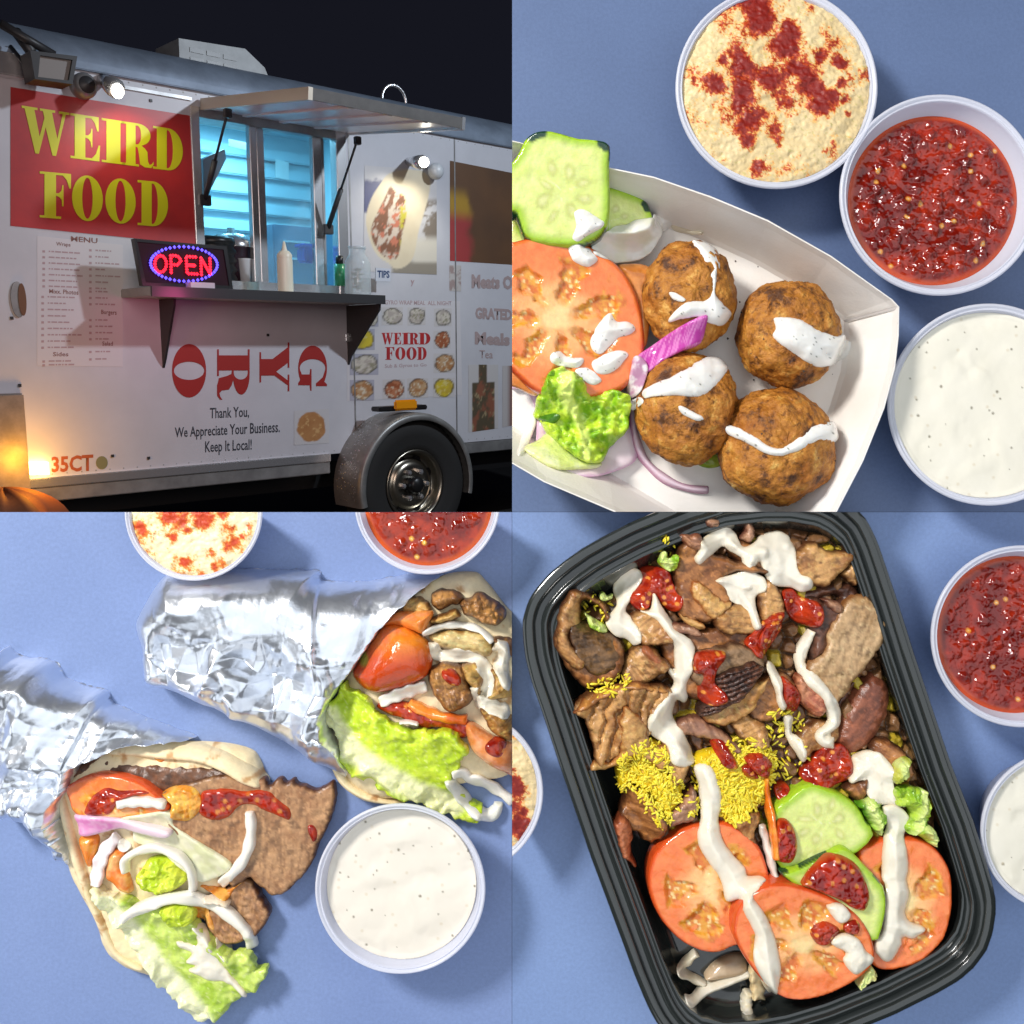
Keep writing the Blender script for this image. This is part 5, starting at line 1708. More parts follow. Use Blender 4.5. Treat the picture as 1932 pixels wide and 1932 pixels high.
blob('foil', None, None, foil1, 'BL', foil_m, flat((.8, .8, .8)), th=104, edge=78, base=1, smooth=2, res=1.9, skirt=9, jag=4, parent=w1, put=False, prof_pts=F1P,
     hf=add(crumple(11, 38, 120, lambda x, y: .42 + .58 * ss(1130, 1230, y - .12 * (x - 240))),
            lambda x, y, d: 7 * ss(4, -4, x - fold_x(y)) * ss(1330, 1250, y) * ss(0, 10, d)))

chick = c_meat((.34, .15, .035), (.62, .36, .10), (.16, .06, .015), 6, 3)
chick_d = c_meat((.24, .10, .03), (.46, .22, .06), (.09, .03, .01), 8, 6)
chick_y = c_meat((.56, .36, .10), (.72, .52, .22), (.34, .16, .03), 5, 9)
G = 'pieces of chicken in the upper wrap'
CH = lambda label, s, col, **kw: ('chicken_piece', label, 'chicken', P((1, 2), s), col, dict(dict(th=30, edge=20, lift=6, blur=5, hf=craggy(9, 22), jag=4), **kw))
pieces('BL', [
    CH('brown chicken cube at the top of the upper wrap', '1310 625 1400 590 1490 590 1562 640 1540 690 1480 706 1390 754 1330 710', chick_d),
    CH('dark seared chicken lump against the bread edge', '1540 690 1600 650 1700 615 1790 670 1885 760 1872 840 1780 872 1640 812 1560 770', chick_d, hf=craggy(14, 14)),
    CH('chicken piece half under the foil edge', '1100 700 1180 650 1262 650 1330 750 1240 780 1120 770', chick),
    CH('flat golden chicken strip below the brown cube', '1290 820 1400 770 1510 735 1545 800 1440 830 1330 860', chick),
    CH('large pale yellow chicken piece under the onion arc', '1300 942 1400 905 1500 898 1620 905 1720 930 1790 1000 1770 1090 1680 1085 1560 1060 1450 1045 1350 1010', chick_y, th=26, hf=craggy(6, 26)),
    CH('saucy chicken piece with a dark burnt side', '1295 1225 1340 1170 1420 1140 1560 1180 1610 1290 1645 1420 1560 1500 1470 1530 1380 1460 1310 1340', chick_d, th=36),
    CH('golden chicken piece inside the white sauce loop', '1545 1170 1620 1140 1690 1160 1725 1280 1690 1400 1620 1320', chick),
    CH('golden chicken piece at the cut right edge', '1760 1190 1850 1210 1940 1290 2000 1400 1860 1425 1740 1400 1790 1300', chick),
    CH('orange chicken piece in the lower right corner of the wrap', '1690 1480 1800 1500 1960 1560 2000 1780 1820 1700 1740 1600', chick),
    CH('small brown chicken piece behind the white sauce', '1790 960 1900 950 2000 1000 2000 1110 1860 1080', chick_d),
    CH('chicken scrap between tomato half and cube', '1180 800 1300 770 1340 830 1330 900 1250 900', chick_d, th=20),
], meat_m, G)
blob('salsa_spill', 'red salsa spread under the lettuce edge in the upper wrap', 'salsa', P((1, 2), '900 1470 1000 1430 1120 1440 1330 1500 1480 1540 1600 1580 1640 1640 1560 1720 1400 1640 1250 1640 1100 1570 1000 1540'), 'BL', salsa_m, c_salsa_bright, th=18, lift=4, blur=5, hf=craggy(6, 12))
blob('tomato_wedge', 'orange tomato wedge above the round tomato half', 'tomato', P((1, 2), '930 880 1030 778 1160 752 1335 748 1310 830 1260 920 1180 900 1050 870'), 'BL', veg_m, flat((.74, .17, .02), (.84, .30, .06), 30, 4), th=38, edge=30, lift=10, blur=6)
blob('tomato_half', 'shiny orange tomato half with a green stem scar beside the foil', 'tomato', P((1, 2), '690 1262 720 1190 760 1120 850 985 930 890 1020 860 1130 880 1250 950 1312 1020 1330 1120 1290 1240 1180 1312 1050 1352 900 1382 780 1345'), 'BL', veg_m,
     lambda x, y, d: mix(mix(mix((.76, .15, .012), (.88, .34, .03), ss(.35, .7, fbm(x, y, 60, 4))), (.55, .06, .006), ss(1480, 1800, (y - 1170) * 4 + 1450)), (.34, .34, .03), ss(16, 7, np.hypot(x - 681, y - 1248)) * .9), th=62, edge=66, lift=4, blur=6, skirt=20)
blob('carrot_strip', 'orange tomato strip under the burnt chicken piece', 'tomato', strip(P((1, 2), '1150 1450 1250 1500 1400 1550 1590 1580'), 20), 'BL', veg_m, flat((.74, .14, .015), (.84, .28, .04)), th=10, lift=4)
blob('tomato_wedge', 'tomato wedge with a red salsa spot at the lower right of the wrap', 'tomato', P((1, 2), '1580 1625 1640 1600 1760 1680 1880 1740 2000 1800 2000 2080 1850 2000 1720 1900 1620 1800'), 'BL', veg_m,
     flat((.80, .26, .07), (.88, .42, .20), 26, 5), th=34, edge=22, lift=6, blur=5)
blob('salsa_spot', 'red salsa spot on the lower right tomato wedge', 'salsa', P((1, 2), '1730 1750 1800 1710 1880 1740 1900 1810 1830 1860 1740 1820'), 'BL', salsa_m, c_salsa_bright, th=10)
blob('salsa_spot', 'red salsa spot on the burnt chicken piece', 'salsa', P((1, 2), '1400 1200 1480 1190 1540 1250 1540 1310 1470 1310 1410 1260'), 'BL', salsa_m, c_salsa_bright, th=10, lift=2)
blob('lettuce_leaf', 'yellow green lettuce leaf hanging out of the upper wrap', 'lettuce', P((1, 2), '665 1290 700 1345 790 1360 850 1400 880 1450 920 1500 965 1545 1090 1602 1200 1650 1280 1640 1350 1640 1420 1620 1490 1622 1545 1700 1612 1790 1565 1850 1530 1930 1480 2010 1490 2090 1520 2150 1570 2200 1650 2240 1690 2300 1660 2410 1560 2390 1400 2320 1250 2240 1100 2190 850 2090 640 1940 600 1820 590 1690 480 1572 530 1490 560 1440'), 'BL', leaf_m,
     c_leaf(P((1, 2), '520 1570 700 1780 1000 1990 1300 2170 1480 2260'), 24, 22, a=(.42, .58, .015), b=(.62, .76, .05), rib=(.84, .84, .46)), th=9, edge=8, lift=20, blur=9, hf=add(ruffle(26, 40, 7, 50), bumpy(4, 20)), jag=9, skirt=20)
blob('bread_lip', 'lower lip of flat bread under the lettuce of the upper wrap', 'bread', P((1, 3), '560 -20 620 10 700 100 800 170 950 230 1120 268 1060 280 960 278 830 256 720 200 620 110'), 'BL', pita_m, c_pita, th=22, base=24)
def onion(panel, path, w, label, col=c_onion, th=10, lift=4, name='onion_strip', blur=2):
    return blob(name, label, 'onion', strip(path, w), panel, onion_m, col, th=th, edge=w * .42, lift=lift, blur=blur, skirt=8, hug=True)
onion('BL', P((1, 2), '1255 925 1400 868 1560 858 1700 900 1785 985'), 14, 'thin white onion arc over the yellow chicken piece')
onion('BL', P((1, 2), '930 1440 1100 1375 1285 1318'), 24, 'short white onion strip below the tomato half')
onion('BL', P((1, 3), '1465 90 1480 140 1560 230 1650 330 1760 370 1820 310 1830 260'), 24, 'glassy onion curl at the end of the lettuce leaf', flat((.74, .74, .62), (.84, .83, .76)), 18)
onion('BL', P((1, 3), '1480 60 1570 40 1600 80 1700 105 1850 190 1940 260'), 20, 'straight onion strip crossing the onion curl at the table edge')
onion('BL', P((1, 2), '1080 1590 1150 1590 1225 1605'), 8, 'thin onion sliver above the lettuce leaf of the upper wrap')
sauce('BL', strip(P((1, 2), '1340 985 1360 1090 1470 1085 1600 1090 1700 1150 1755 1260 1730 1380 1690 1420 1650 1320'), 26), 'white sauce loop over the chicken in the upper wrap', c_cream, th=15)
sauce('BL', strip(P((1, 2), '1660 1425 1760 1460 1860 1500 2000 1500'), 28), 'white sauce band running off the right edge of the wrap', c_cream, th=15)
sauce('BL', strip(P((1, 2), '1800 1000 1880 1050 1860 1160 1900 1270 2000 1340'), 32), 'thick white sauce streak at the cut right edge of the wrap', c_cream, th=17)

# ---- lower wrap
blob('flat_bread', 'flat bread around the filling of the lower left foil wrap', 'bread', P((0, 3), '440 160 400 260 390 390 415 520 440 640 475 810 560 980 610 1080 665 1185 700 1270 722 1350 780 1452 850 1510 930 1560 1050 1602 1140 1592 1400 1300 1700 900 1900 400 2000 150 1960 60 1930 -20 1870 -100 1700 -150 1480 -168 1250 -168 960 -168 760 -105 600 0'), 'BL', pita_m, c_pita, th=44, edge=46, base=3, hf=bumpy(5, 40))
foil2 = Q('-40 1246 0 1249 42 1253 58 1257 72 1264 82 1280 92 1292 125 1306 150 1312 173 1317 178 1336 190 1344 207 1352 234 1363 262 1374 305 1391 347 1407 300 1409 240 1410 215 1417 190 1426 160 1437 132 1448 120 1470 110 1494 104 1512 100 1532 97 1554 101 1580 107 1609 113 1640 106 1646 90 1641 75 1622 60 1601 30 1577 0 1554 -40 1535')
F2P = Q('-40 1246 0 1249 42 1253 58 1257 72 1264 82 1280 92 1292 125 1306 150 1312 173 1317 178 1336 190 1344 207 1352 234 1363 262 1374 305 1391 347 1406 420 1440 470 1560 420 1720 300 1830 180 1760 110 1650 90 1641 75 1622 60 1601 30 1577 0 1554 -40 1535')
w2 = empty('foil_wrap', (0, 0, 0), 'lower left foil wrap cut by the left edge, opening onto meat and onion', 'foil wrap', 'gyros wrapped in foil')
blob('foil', None, None, foil2, 'BL', foil_m, flat((.8, .8, .8)), th=96, edge=72, base=1, smooth=2, res=1.8, skirt=9, jag=4, parent=w2, put=False, prof_pts=F2P,
     hf=add(crumple(29, 38, 116, lambda x, y: .45 + .55 * ss(1380, 1500, y)), lambda x, y, d: 8 * ss(3, -3, (x - 172) + .43 * (y - 1340)) * ss(1500, 1400, y) * ss(0, 8, d)))
gy = c_meat((.32, .15, .065), (.45, .245, .115), (.085, .03, .012), 6, 21)
gy_shade = c_meat((.07, .03, .016), (.16, .07, .035), (.03, .012, .008), 6, 25)  # darker copy of the meat colour, shade under the bread painted in
blob('meat_slice', 'dark shaded meat slice under the bread at the top of the lower wrap', 'meat', P((0, 3), '450 150 520 20 640 -60 760 -95 1000 -75 1250 -50 1500 -35 1880 10 1900 80 1500 200 1200 200 1050 110 850 60 600 80'), 'BL', meat_m, gy_shade, th=14, lift=-8, blur=6, hf=craggy(4, 18))
blob('meat_slice', 'wide brown meat slice with jagged edge fanned out of the lower wrap', 'meat', P((0, 3), '1250 180 1450 90 1700 50 1932 100 1990 85 2022 150 2070 110 2110 96 2140 128 2170 108 2205 104 2230 130 2270 160 2330 180 2385 190 2440 160 2490 130 2515 200 2502 330 2450 480 2360 680 2260 850 2112 982 1990 940 1880 830 1760 900 1640 700 1500 600 1300 420'), 'BL', meat_m, gy, th=13, edge=8, base=lambda x, y: 52 - .14 * (x - 400), prof='slab', hf=craggy(2, 14), jag=4, smooth=2)
blob('meat_slice', 'smaller brown meat slice below the wide one', 'meat', P((0, 3), '1780 850 1900 860 1960 990 2020 1060 2028 1130 1960 1240 1900 1290 1720 1340 1600 1280 1540 1100'), 'BL', meat_m, gy, th=13, edge=8, base=28, prof='slab', hf=craggy(4, 16), jag=3, smooth=2)
blob('tomato_slice', 'tomato slice with sauce at the mouth of the lower wrap', 'tomato', P((0, 3), '440 190 500 140 570 100 660 65 760 46 900 56 1000 80 1090 115 1200 195 1290 262 1250 330 1000 380 700 400 540 350 490 270'), 'BL', veg_m, c_tomato(200, 1545, 110, 75, 1, 6), th=20, edge=8, prof='slab', lift=10, blur=7)
blob('tomato_piece', 'orange tomato piece beside the bread below the pink onion', 'tomato', P((0, 3), '585 535 720 515 715 640 660 760 610 660'), 'BL', veg_m, flat((.80, .22, .02), (.86, .36, .06)), th=20, lift=4)
blob('tomato_piece', 'orange tomato piece under the white onion loop', 'tomato', P((0, 3), '820 640 930 640 905 740 965 820 985 950 900 940 840 880 785 830'), 'BL', veg_m, flat((.78, .19, .02), (.86, .42, .14)), th=20, lift=4)
blob('lettuce_leaf', 'long romaine leaf with pale rib hanging out of the lower wrap', 'lettuce', P((0, 3), '700 890 850 940 1000 990 1130 1010 1260 1030 1400 1090 1500 1190 1600 1300 1660 1380 1735 1430 1790 1408 1850 1420 1890 1470 1910 1520 1990 1545 1985 1590 1960 1650 1920 1690 1860 1730 1760 1800 1680 1870 1600 1945 1440 1950 1300 1800 1150 1610 1000 1400 860 1180 750 1010'), 'BL', leaf_m,
     c_leaf(P((0, 3), '720 900 900 1150 1100 1430 1300 1700 1500 1950'), 34, 26, a=(.36, .52, .05), b=(.60, .72, .16), rib=(.82, .82, .52)), th=9, edge=8, base=lambda x, y: 66 - .13 * (y - 1680), hf=add(ruffle(22, 40, 9, 44), bumpy(3, 22)), jag=8, skirt=20)
blob('lettuce_piece', 'bright lettuce piece inside the white onion loop', 'lettuce', P((0, 3), '1010 845 1060 770 1100 705 1200 685 1310 700 1370 760 1400 850 1310 930 1150 960 1050 905'), 'BL', leaf_m, flat((.44, .58, .015), (.66, .72, .06), 24), th=18, lift=8, blur=5, hf=ruffle(14, 24, 4, 100))
blob('lettuce_piece', 'bright lettuce piece under the long onion arc', 'lettuce', P((0, 3), '1200 1080 1330 1050 1430 1100 1440 1180 1330 1215 1250 1200'), 'BL', leaf_m, flat((.46, .60, .02), (.66, .74, .08), 24), th=12, lift=4, blur=3, hf=ruffle(9, 20, 4, 100))
blob('onion_slice', 'broad pale onion layer across the filling of the lower wrap', 'onion', P((0, 3), '920 370 1100 335 1270 302 1350 330 1310 410 1450 520 1650 655 1745 745 1650 835 1500 880 1380 770 1200 630 1000 570 990 440'), 'BL', onion_m, lambda x, y, d: mix(mix((.70, .69, .44), (.80, .76, .58), vn(x * .8 - y * .6, x * .06 + y * .08, 5, 3)), (.60, .62, .30), ss(.5, .7, fbm(x, y, 40, 5)) * .5), th=9, edge=5, lift=6, blur=4, prof='slab', hf=bumpy(5, 30))
blob('onion_slice', 'bright pink onion slice at the mouth of the lower wrap', 'onion', P((0, 3), '535 372 640 360 760 365 950 388 1100 428 1285 478 1245 530 1050 500 900 472 760 502 580 532 560 440'), 'BL', onion_m,
     lambda x, y, d: mix(mix((.70, .20, .48), (.80, .44, .62), vn(x, y, 5, 3)), (.82, .68, .72), ss(200, 260, x) * .85 + ss(5, 2, d) * .5), th=14, edge=8, lift=8, blur=5, prof='slab')
onion('BL', P((0, 3), '720 890 735 760 790 620 890 520'), 25, 'pale pink onion strip beside the bread of the lower wrap', flat((.80, .70, .70), (.82, .74, .72)), lift=8)
onion('BL', P((0, 3), '955 790 935 710 1020 640 1170 608 1310 650 1415 740 1450 850 1445 970'), 17, 'white onion loop around the bright lettuce piece', lift=10)
onion('BL', P((0, 3), '920 1140 1060 1060 1250 1000 1450 990 1620 1040 1750 1130 1860 1245 1915 1350'), 24, 'long white onion arc over the romaine leaf', lift=10, blur=4)
onion('BL', P((0, 3), '1880 330 1890 480 1860 640 1780 770 1660 885'), 21, 'white onion arc over the wide brown meat slice', lift=6)
onion('BL', P((0, 3), '880 275 1000 262 1120 262 1250 280'), 20, 'white onion sliver on the sauced tomato slice', lift=6)
onion('BL', P((0, 3), '1540 1000 1640 1000 1730 1030'), 16, 'short onion sliver at the elbow of the long onion arc', flat((.82, .70, .56), (.80, .60, .40)), lift=6)
sauce('BL', P((0, 3), '1600 400 1500 340 1500 250 1530 180 1620 165 1700 160 1860 180 1960 165 2030 175 2090 240 2180 310 2180 390 2090 360 1990 320 1900 280 1800 290 1720 370'), 'dark red salsa smear across the wide meat slice', c_salsa, th=8, name='salsa_smear', mat=salsa_m, hf=craggy(5, 12), cat='salsa')
sauce('BL', P((1, 3), '390 440 440 440 470 520 440 560 410 530'), 'small red salsa spot near the edge of the wide meat slice', c_salsa_bright, th=6, name='salsa_smear', mat=salsa_m, cat='salsa')
sauce('BL', P((0, 3), '640 300 700 210 800 150 900 175 1050 165 1130 190 1000 215 880 260 830 340 740 360 640 350'), 'red salsa smear on the tomato slice of the lower wrap', c_salsa_bright, th=8, name='salsa_smear', mat=salsa_m, hf=craggy(4, 12), cat='salsa')
sauce('BL', P((0, 3), '1215 190 1380 128 1490 180 1510 300 1420 400 1280 380 1290 280'), 'orange oily sauce patch between tomato slice and meat', flat((.72, .26, .02), (.84, .48, .08), 16), th=8, name='salsa_smear', mat=salsa_m, hf=craggy(4, 12), cat='salsa')
sauce('BL', P((0, 2), '1165 1800 1180 1760 1230 1750 1290 1770 1265 1840 1220 1890 1160 1860'), 'orange sauce drip on the upper bread edge of the lower wrap', flat((.70, .17, .015), (.82, .34, .05), 12), th=5, name='salsa_smear', mat=salsa_m, cat='salsa')
sauce('BL', P((0, 3), '1500 900 1600 900 1700 930 1800 880 1830 860 1760 930 1700 1000 1600 960'), 'orange sauce trail from the onion arc to the small meat slice', flat((.66, .20, .02), (.80, .40, .08), 12), th=6, name='salsa_smear', mat=salsa_m, cat='salsa')
sauce('BL', P((0, 3), '1430 1060 1540 1050 1580 1110 1620 1220 1560 1210 1480 1140'), 'orange sauce patch below the long onion arc', flat((.70, .26, .03), (.80, .44, .12), 12), th=5, name='salsa_smear', mat=salsa_m, cat='salsa')
sauce('BL', P((0, 3), '1330 1310 1400 1318 1480 1338 1470 1250 1440 1210 1500 1190 1560 1250 1600 1340 1640 1440 1740 1570 1865 1705 1830 1722 1700 1625 1560 1605 1420 1530 1480 1505 1400 1470 1440 1405 1350 1360'), 'white sauce splash with fingers on the romaine leaf', c_cream, th=9)
sauce('BL', P((0, 3), '1620 1290 1680 1340 1730 1400 1725 1460 1680 1470 1640 1400'), 'white sauce drop at the edge of the romaine leaf', c_cream, th=9)
sauce('BL', P((0, 3), '900 540 960 560 980 600 930 640 880 610'), 'white onion end beside the pale pink strip', c_onion, th=10, cat='onion', name='onion_piece', mat=onion_m)
blob('bread_edge', 'folded bread edge along the left of the lower wrap', 'bread', P((0, 3), '440 190 500 280 560 480 620 680 670 850 740 1050 850 1310 930 1420 1080 1505 1060 1540 960 1520 850 1450 770 1330 700 1180 640 1000 560 800 500 600 450 400 420 280'), 'BL', pita_m, c_pita, th=20, edge=14, lift=0, blur=6)
blob('bread_edge', 'curved upper bread edge over the dark meat slice', 'bread', P((0, 2), '760 1835 960 1772 1200 1762 1450 1768 1600 1800 1720 1835 1870 1920 1960 2010 1960 2080 1840 2040 1700 1960 1500 1892 1250 1872 1000 1850 880 1850'), 'BL', pita_m, c_pita, th=20, edge=14, lift=4, blur=6)

# ======================================================================= lower right table: black container
cup(868, 1495, 157, 'BR', label='dip cup of hummus cut by the left edge beside the black container')
dip(868, 1495, 157, 'BR', 7, hum_m, c_hummus([(968, 1470, 14), (975, 1490, 18), (970, 1520, 16), (988, 1530, 12), (975, 1555, 18), (995, 1550, 10), (985, 1580, 9), (968, 1450, 8)], 25), 'hummus', 'hummus with paprika in the cup cut by the left edge', 'hummus', hf=hum_h(25), h2=4)
cup(1930, 1201, 172, 'BR', label='dip cup of red salsa cut by the right edge above the white dip')
dip(1930, 1201, 172, 'BR', 28, salsa_m, c_salsa_dip, 'salsa', 'chunky red salsa in the cup at the upper right edge of the container table', 'salsa', hf=salsa_h(61, 12))
cup(2004, 1570, 152, 'BR', label='dip cup of white sauce touching the right side of the black container')
dip(2004, 1570, 152, 'BR', 13, ranch_m, c_ranch(24), 'white_dip', 'white dip in the cup touching the black container', 'sauce', hf=ranch_h)

cont = Q('1290 945 1238 966 1188 987 1141 1011 1100 1034 1066 1058 1038 1081 1016 1106 1001 1126 993 1146 987 1168 987 1191 989 1218 993 1246 1004 1288 1021 1336 1058 1449 1116 1619 1178 1786 1197 1838 1216 1884 1228 1910 1241 1932 1262 1958 1300 1985 1360 2000 1430 1995 1500 1982 1580 1958 1644 1932 1688 1914 1724 1896 1770 1873 1811 1849 1838 1825 1861 1794 1873 1760 1879 1719 1878 1696 1874 1674 1858 1618 1836 1549 1794 1441 1760 1340 1724 1233 1695 1140 1666 1053 1656 1024 1644 998 1634 980 1621 966 1595 944 1560 926 1500 915 1440 915 1360 924')
def container():
    C0 = np.array(resample(np.array(cont), 14))
    d_, _ = sdf(C0, C0)
    ctr = np.array([1437., 1455.])
    # inward directions: smoothed normals so that corners keep rounding
    t = np.roll(C0, -2, 0) - np.roll(C0, 2, 0)
    nrm = np.column_stack([-t[:, 1], t[:, 0]])
    nrm /= np.linalg.norm(nrm, axis=1)[:, None]
    if ((ctr - C0) * nrm).sum() < 0:
        nrm = -nrm
    prof = [(-1, 112), (0, 118), (3, 121), (16, 122), (19, 120), (21, 108), (24, 106), (35, 106), (37, 108), (39, 113), (42, 115), (46, 113), (48, 106), (51, 103), (57, 103), (59, 105), (61, 106), (64, 104), (66, 98), (74, 60), (84, 26), (94, 14), (112, 10)]
    rings = []
    for off, z in prof:
        p = C0 + nrm * off
        if off > 40:                                            # keep the rounded corners from folding
            q = ctr + (C0 + nrm * 40 - ctr) * (1 - (off - 40) / 400)
            w = min(1, (off - 40) / 30)
            p = p * (1 - w) + q * w
        rings.append((p, z))
    n = len(C0)
    # outside skin first
    o3 = []
    for p, z in [(C0 + nrm * 70, 1), (C0 + nrm * 26, 60), (C0 + nrm * 4, 106)]:
        o3.append((p, z))
    rings = o3 + rings
    a = np.vstack([np.column_stack([p, np.full(n, z)]) for p, z in rings])
    F = []
    i = np.arange(n); j = (i + 1) % n
    for k in range(len(rings) - 1):
        F.append(np.column_stack([k * n + i, k * n + j, (k + 1) * n + j, (k + 1) * n + i]))
    F = [tuple(f) for f in np.vstack(F)]
    F.append(tuple((len(rings) - 1) * n + i))
    V3 = to_world(a[:, 0], a[:, 1], a[:, 2], None)
    bm_p = (np.array(V3), F)
    return bm_p, n, len(rings)
cmat = plain('black_food_tray', (.020, .024, .023), .16, bump=(14, .05, .004), coat=.5, spec=.55)
(bvv, bff), nn_, nr_ = container()
cbase = (.46, -.50, 0)
co_ = empty('takeout_container', cbase)
for nm, k0, k1 in (('outer_wall', 0, 4), ('stepped_rim', 4, 20), ('inner_wall', 20, nr_ - 1)):
    fs = [f for k, f in enumerate(bff[:-1]) if k0 * nn_ <= k < k1 * nn_]
    if nm == 'inner_wall':
        fs.append(bff[-1])
    us = sorted({i for f in fs for i in f}); rm_ = {u: i for i, u in enumerate(us)}
    p_ = mk(nm, bvv[us], [tuple(rm_[i] for i in f) for f in fs], cmat, clip=CLIP['BR'])
    p_.parent = co_
    p_.matrix_parent_inverse = Matrix.Translation(cbase).inverted()
tag(co_, 'black plastic takeout container with a ridged rim full of meat, rice and tomato', 'food container')
cr_ = [(1500, 1970 - 40), (1660, 1883)]
for k, (x, y) in enumerate(((1827, 1588), (1875 - 18, 1684), (1833, 1798), (1860, 1710), (1727, 1880), (1760, 1868))):
    pass
# inner height of the container
def cont_heights():
    yy, xx = np.mgrid[240:483, 240:483]
    p = np.column_stack([xx.ravel() * 4 + 2., yy.ravel() * 4 + 2.])
    a, _ = sdf(p, np.array(cont))
    z = np.where(a < 0, 0, np.where(a < 20, 121, np.where(a < 64, 108, 10 + 95 * ss(94, 64, a))))
    hm_put(p[:, 0], p[:, 1], z)
cont_heights()
# bed of rice under everything
bed = Q('1180 1110 1250 1040 1330 1010 1440 990 1560 1000 1600 1040 1640 1150 1700 1330 1760 1480 1770 1580 1720 1640 1600 1640 1450 1700 1330 1700 1230 1600 1150 1420 1090 1260 1070 1180')
def bed_h(x, y):
    return 30 + 26 * fbm(x, y, 70, 3)
def c_bed(x, y, d):
    wx = x + (fbm(x, y, 24, 2) - .5) * 24
    f1, f2, cr = voro(wx, y, 30, 6)
    n = fbm(x, y, 12, 9)
    m = mix((.13, .055, .022), (.30, .15, .06), cr * .6 + (n - .5) * .9)
    r = mix((.30, .20, .015), (.56, .42, .03), n)
    c = mix(m, r, ss(.60, .66, vn(cr * 77, cr * 31, 1, 4) * 1.0))
    return mix(c, (.05, .022, .010), ss(.12, .02, f2 - f1) * .8)
def h_bed(x, y, d):
    wx = x + (fbm(x, y, 24, 2) - .5) * 24
    f1, f2, cr = voro(wx, y, 30, 6)
    return (18 * ss(0, .35, f2 - f1) * (.5 + cr) + 10 * (fbm(x, y, 12, 7) - .5)) * ss(0, 20, d)
tag(blob('meat_shreds', 'chopped meat scraps and yellow rice filling the black container under the slices', 'food', bed, 'BR', meat_m, c_bed, th=20, edge=60, base=bed_h, hf=h_bed, res=2.4), kind='stuff')
RICE = [Q('1165 1440 1200 1408 1240 1398 1272 1450 1288 1490 1282 1522 1256 1562 1228 1542 1198 1492 1172 1492'), Q('1312 1432 1380 1412 1450 1412 1466 1450 1446 1500 1418 1540 1380 1558 1350 1522 1320 1480'),
        Q('1240 1020 1275 1020 1285 1062 1250 1064'), Q('1112 1290 1180 1270 1180 1300 1120 1315'), Q('1375 1390 1440 1400 1440 1440 1380 1430'), Q('1450 1345 1500 1340 1520 1400 1490 1420 1455 1400'),
        Q('1300 1480 1330 1470 1345 1560 1310 1560'), Q('1470 1440 1560 1430 1570 1480 1480 1490'), Q('1100 1130 1150 1120 1160 1180 1120 1190')]
heaps = [blob('rice_heap', 'bright yellow rice heap at the left below the grooved meat', 'rice', RICE[0], 'BR', rice_m, flat((.62, .39, .006), (.78, .55, .012), 12), th=26, edge=34, lift=10, blur=6, hf=craggy(6, 12)),
         blob('rice_heap', 'bright yellow rice heap in the middle of the container', 'rice', RICE[1], 'BR', rice_m, flat((.62, .39, .006), (.78, .55, .012), 12), th=26, edge=34, lift=10, blur=6, hf=craggy(6, 12))]

tan_ = lambda s: c_meat((.33, .135, .038), (.57, .30, .105), (.10, .034, .011), 8, s)  # dark tones and crust lowered to paint shade between the pieces
brn_ = lambda s: c_meat((.20, .066, .018), (.42, .175, .052), (.05, .017, .007), 10, s)
dk_ = lambda s: c_meat((.055, .020, .012), (.13, .05, .026), (.03, .012, .008), 6, s)
pk_ = lambda s: c_meat((.28, .13, .08), (.40, .21, .12), (.14, .05, .03), 6, s)
orr_ = lambda s: c_meat((.46, .20, .05), (.60, .33, .11), (.30, .09, .02), 5, s)
GM = 'pieces of meat in the black container'
def meat(tile, s, label, col, th=34, **kw):
    k = dict(edge=15, lift=8, blur=6, hf=add(bumpy(6, 44), craggy(2.2, 14)), jag=5, skirt=26)
    th = th * .8
    k.update(kw)
    pp = np.array(P(tile, s)); pc = pp.mean(0)
    blob('meat_piece', label, 'meat', [tuple(q) for q in pc + (pp - pc) * k.pop('grow', 1.10)], 'BR', meat_m, col, th=th, group=GM, **k)
# pieces deep down first
meat((2, 2), '1180 980 1400 900 1750 900 1850 1100 1800 1320 1500 1420 1300 1340 1200 1200', 'brown meat piece deep in the middle under the salsa', brn_(1), 20)
meat((2, 2), '840 1290 860 1130 930 1040 1020 1000 1110 1080 1185 1180 1080 1260 950 1320', 'tan meat piece below the upper left sauce streak', tan_(2))
meat((2, 2), '930 800 1100 750 1205 850 1225 965 1100 1005 970 975', 'small grainy meat piece between two sauce streaks', tan_(3), 28)
meat((2, 2), '1250 1620 1400 1560 1560 1640 1690 1760 1650 1806 1500 1725 1380 1705 1300 1690', 'pinkish meat strip above the middle rice heap', pk_(4), 26)
meat((2, 2), '1670 1600 1780 1535 1900 1610 1940 1760 1850 1786 1740 1705', 'tan meat piece right of the pinkish strip', tan_(5), 28)
meat((2, 2), '1150 1780 1240 1740 1330 1800 1340 1932 1320 1990 1260 2060 1200 2000', 'tan meat piece at the end of the left sauce streak', tan_(6), 26)
meat((2, 3), '1180 390 1250 300 1370 165 1392 330 1372 415 1280 430 1200 465', 'dark purple brown meat strip left of the central sauce line', pk_(7), 26)
meat((2, 3), '1690 400 1800 328 1882 370 1852 500 1860 600 1780 565 1720 500', 'pale meat chunk above the left tomato slice', tan_(8), 26)
meat((2, 3), '830 335 870 220 905 148 1000 180 1100 330 1165 425 1120 545 1050 585 940 500 840 410', 'brown meat lump above the left tomato at the container wall', brn_(9), 36)
meat((2, 3), '775 420 860 396 920 520 905 640 950 745 935 770 870 700 805 570', 'reddish saucy meat scrap hanging at the left wall', c_meat((.34, .07, .025), (.46, .15, .06), (.14, .03, .01), 5, 3), 22)
meat((3, 2), '800 1790 940 1735 1040 1850 1090 1960 1040 2040 900 1960', 'greenish brown meat piece at the right wall', brn_(11), 26)
meat((3, 2), '300 680 440 690 560 740 480 900 430 1045 340 1110 340 960', 'dark brown meat fold behind the big ragged slice', dk_(12), 26)
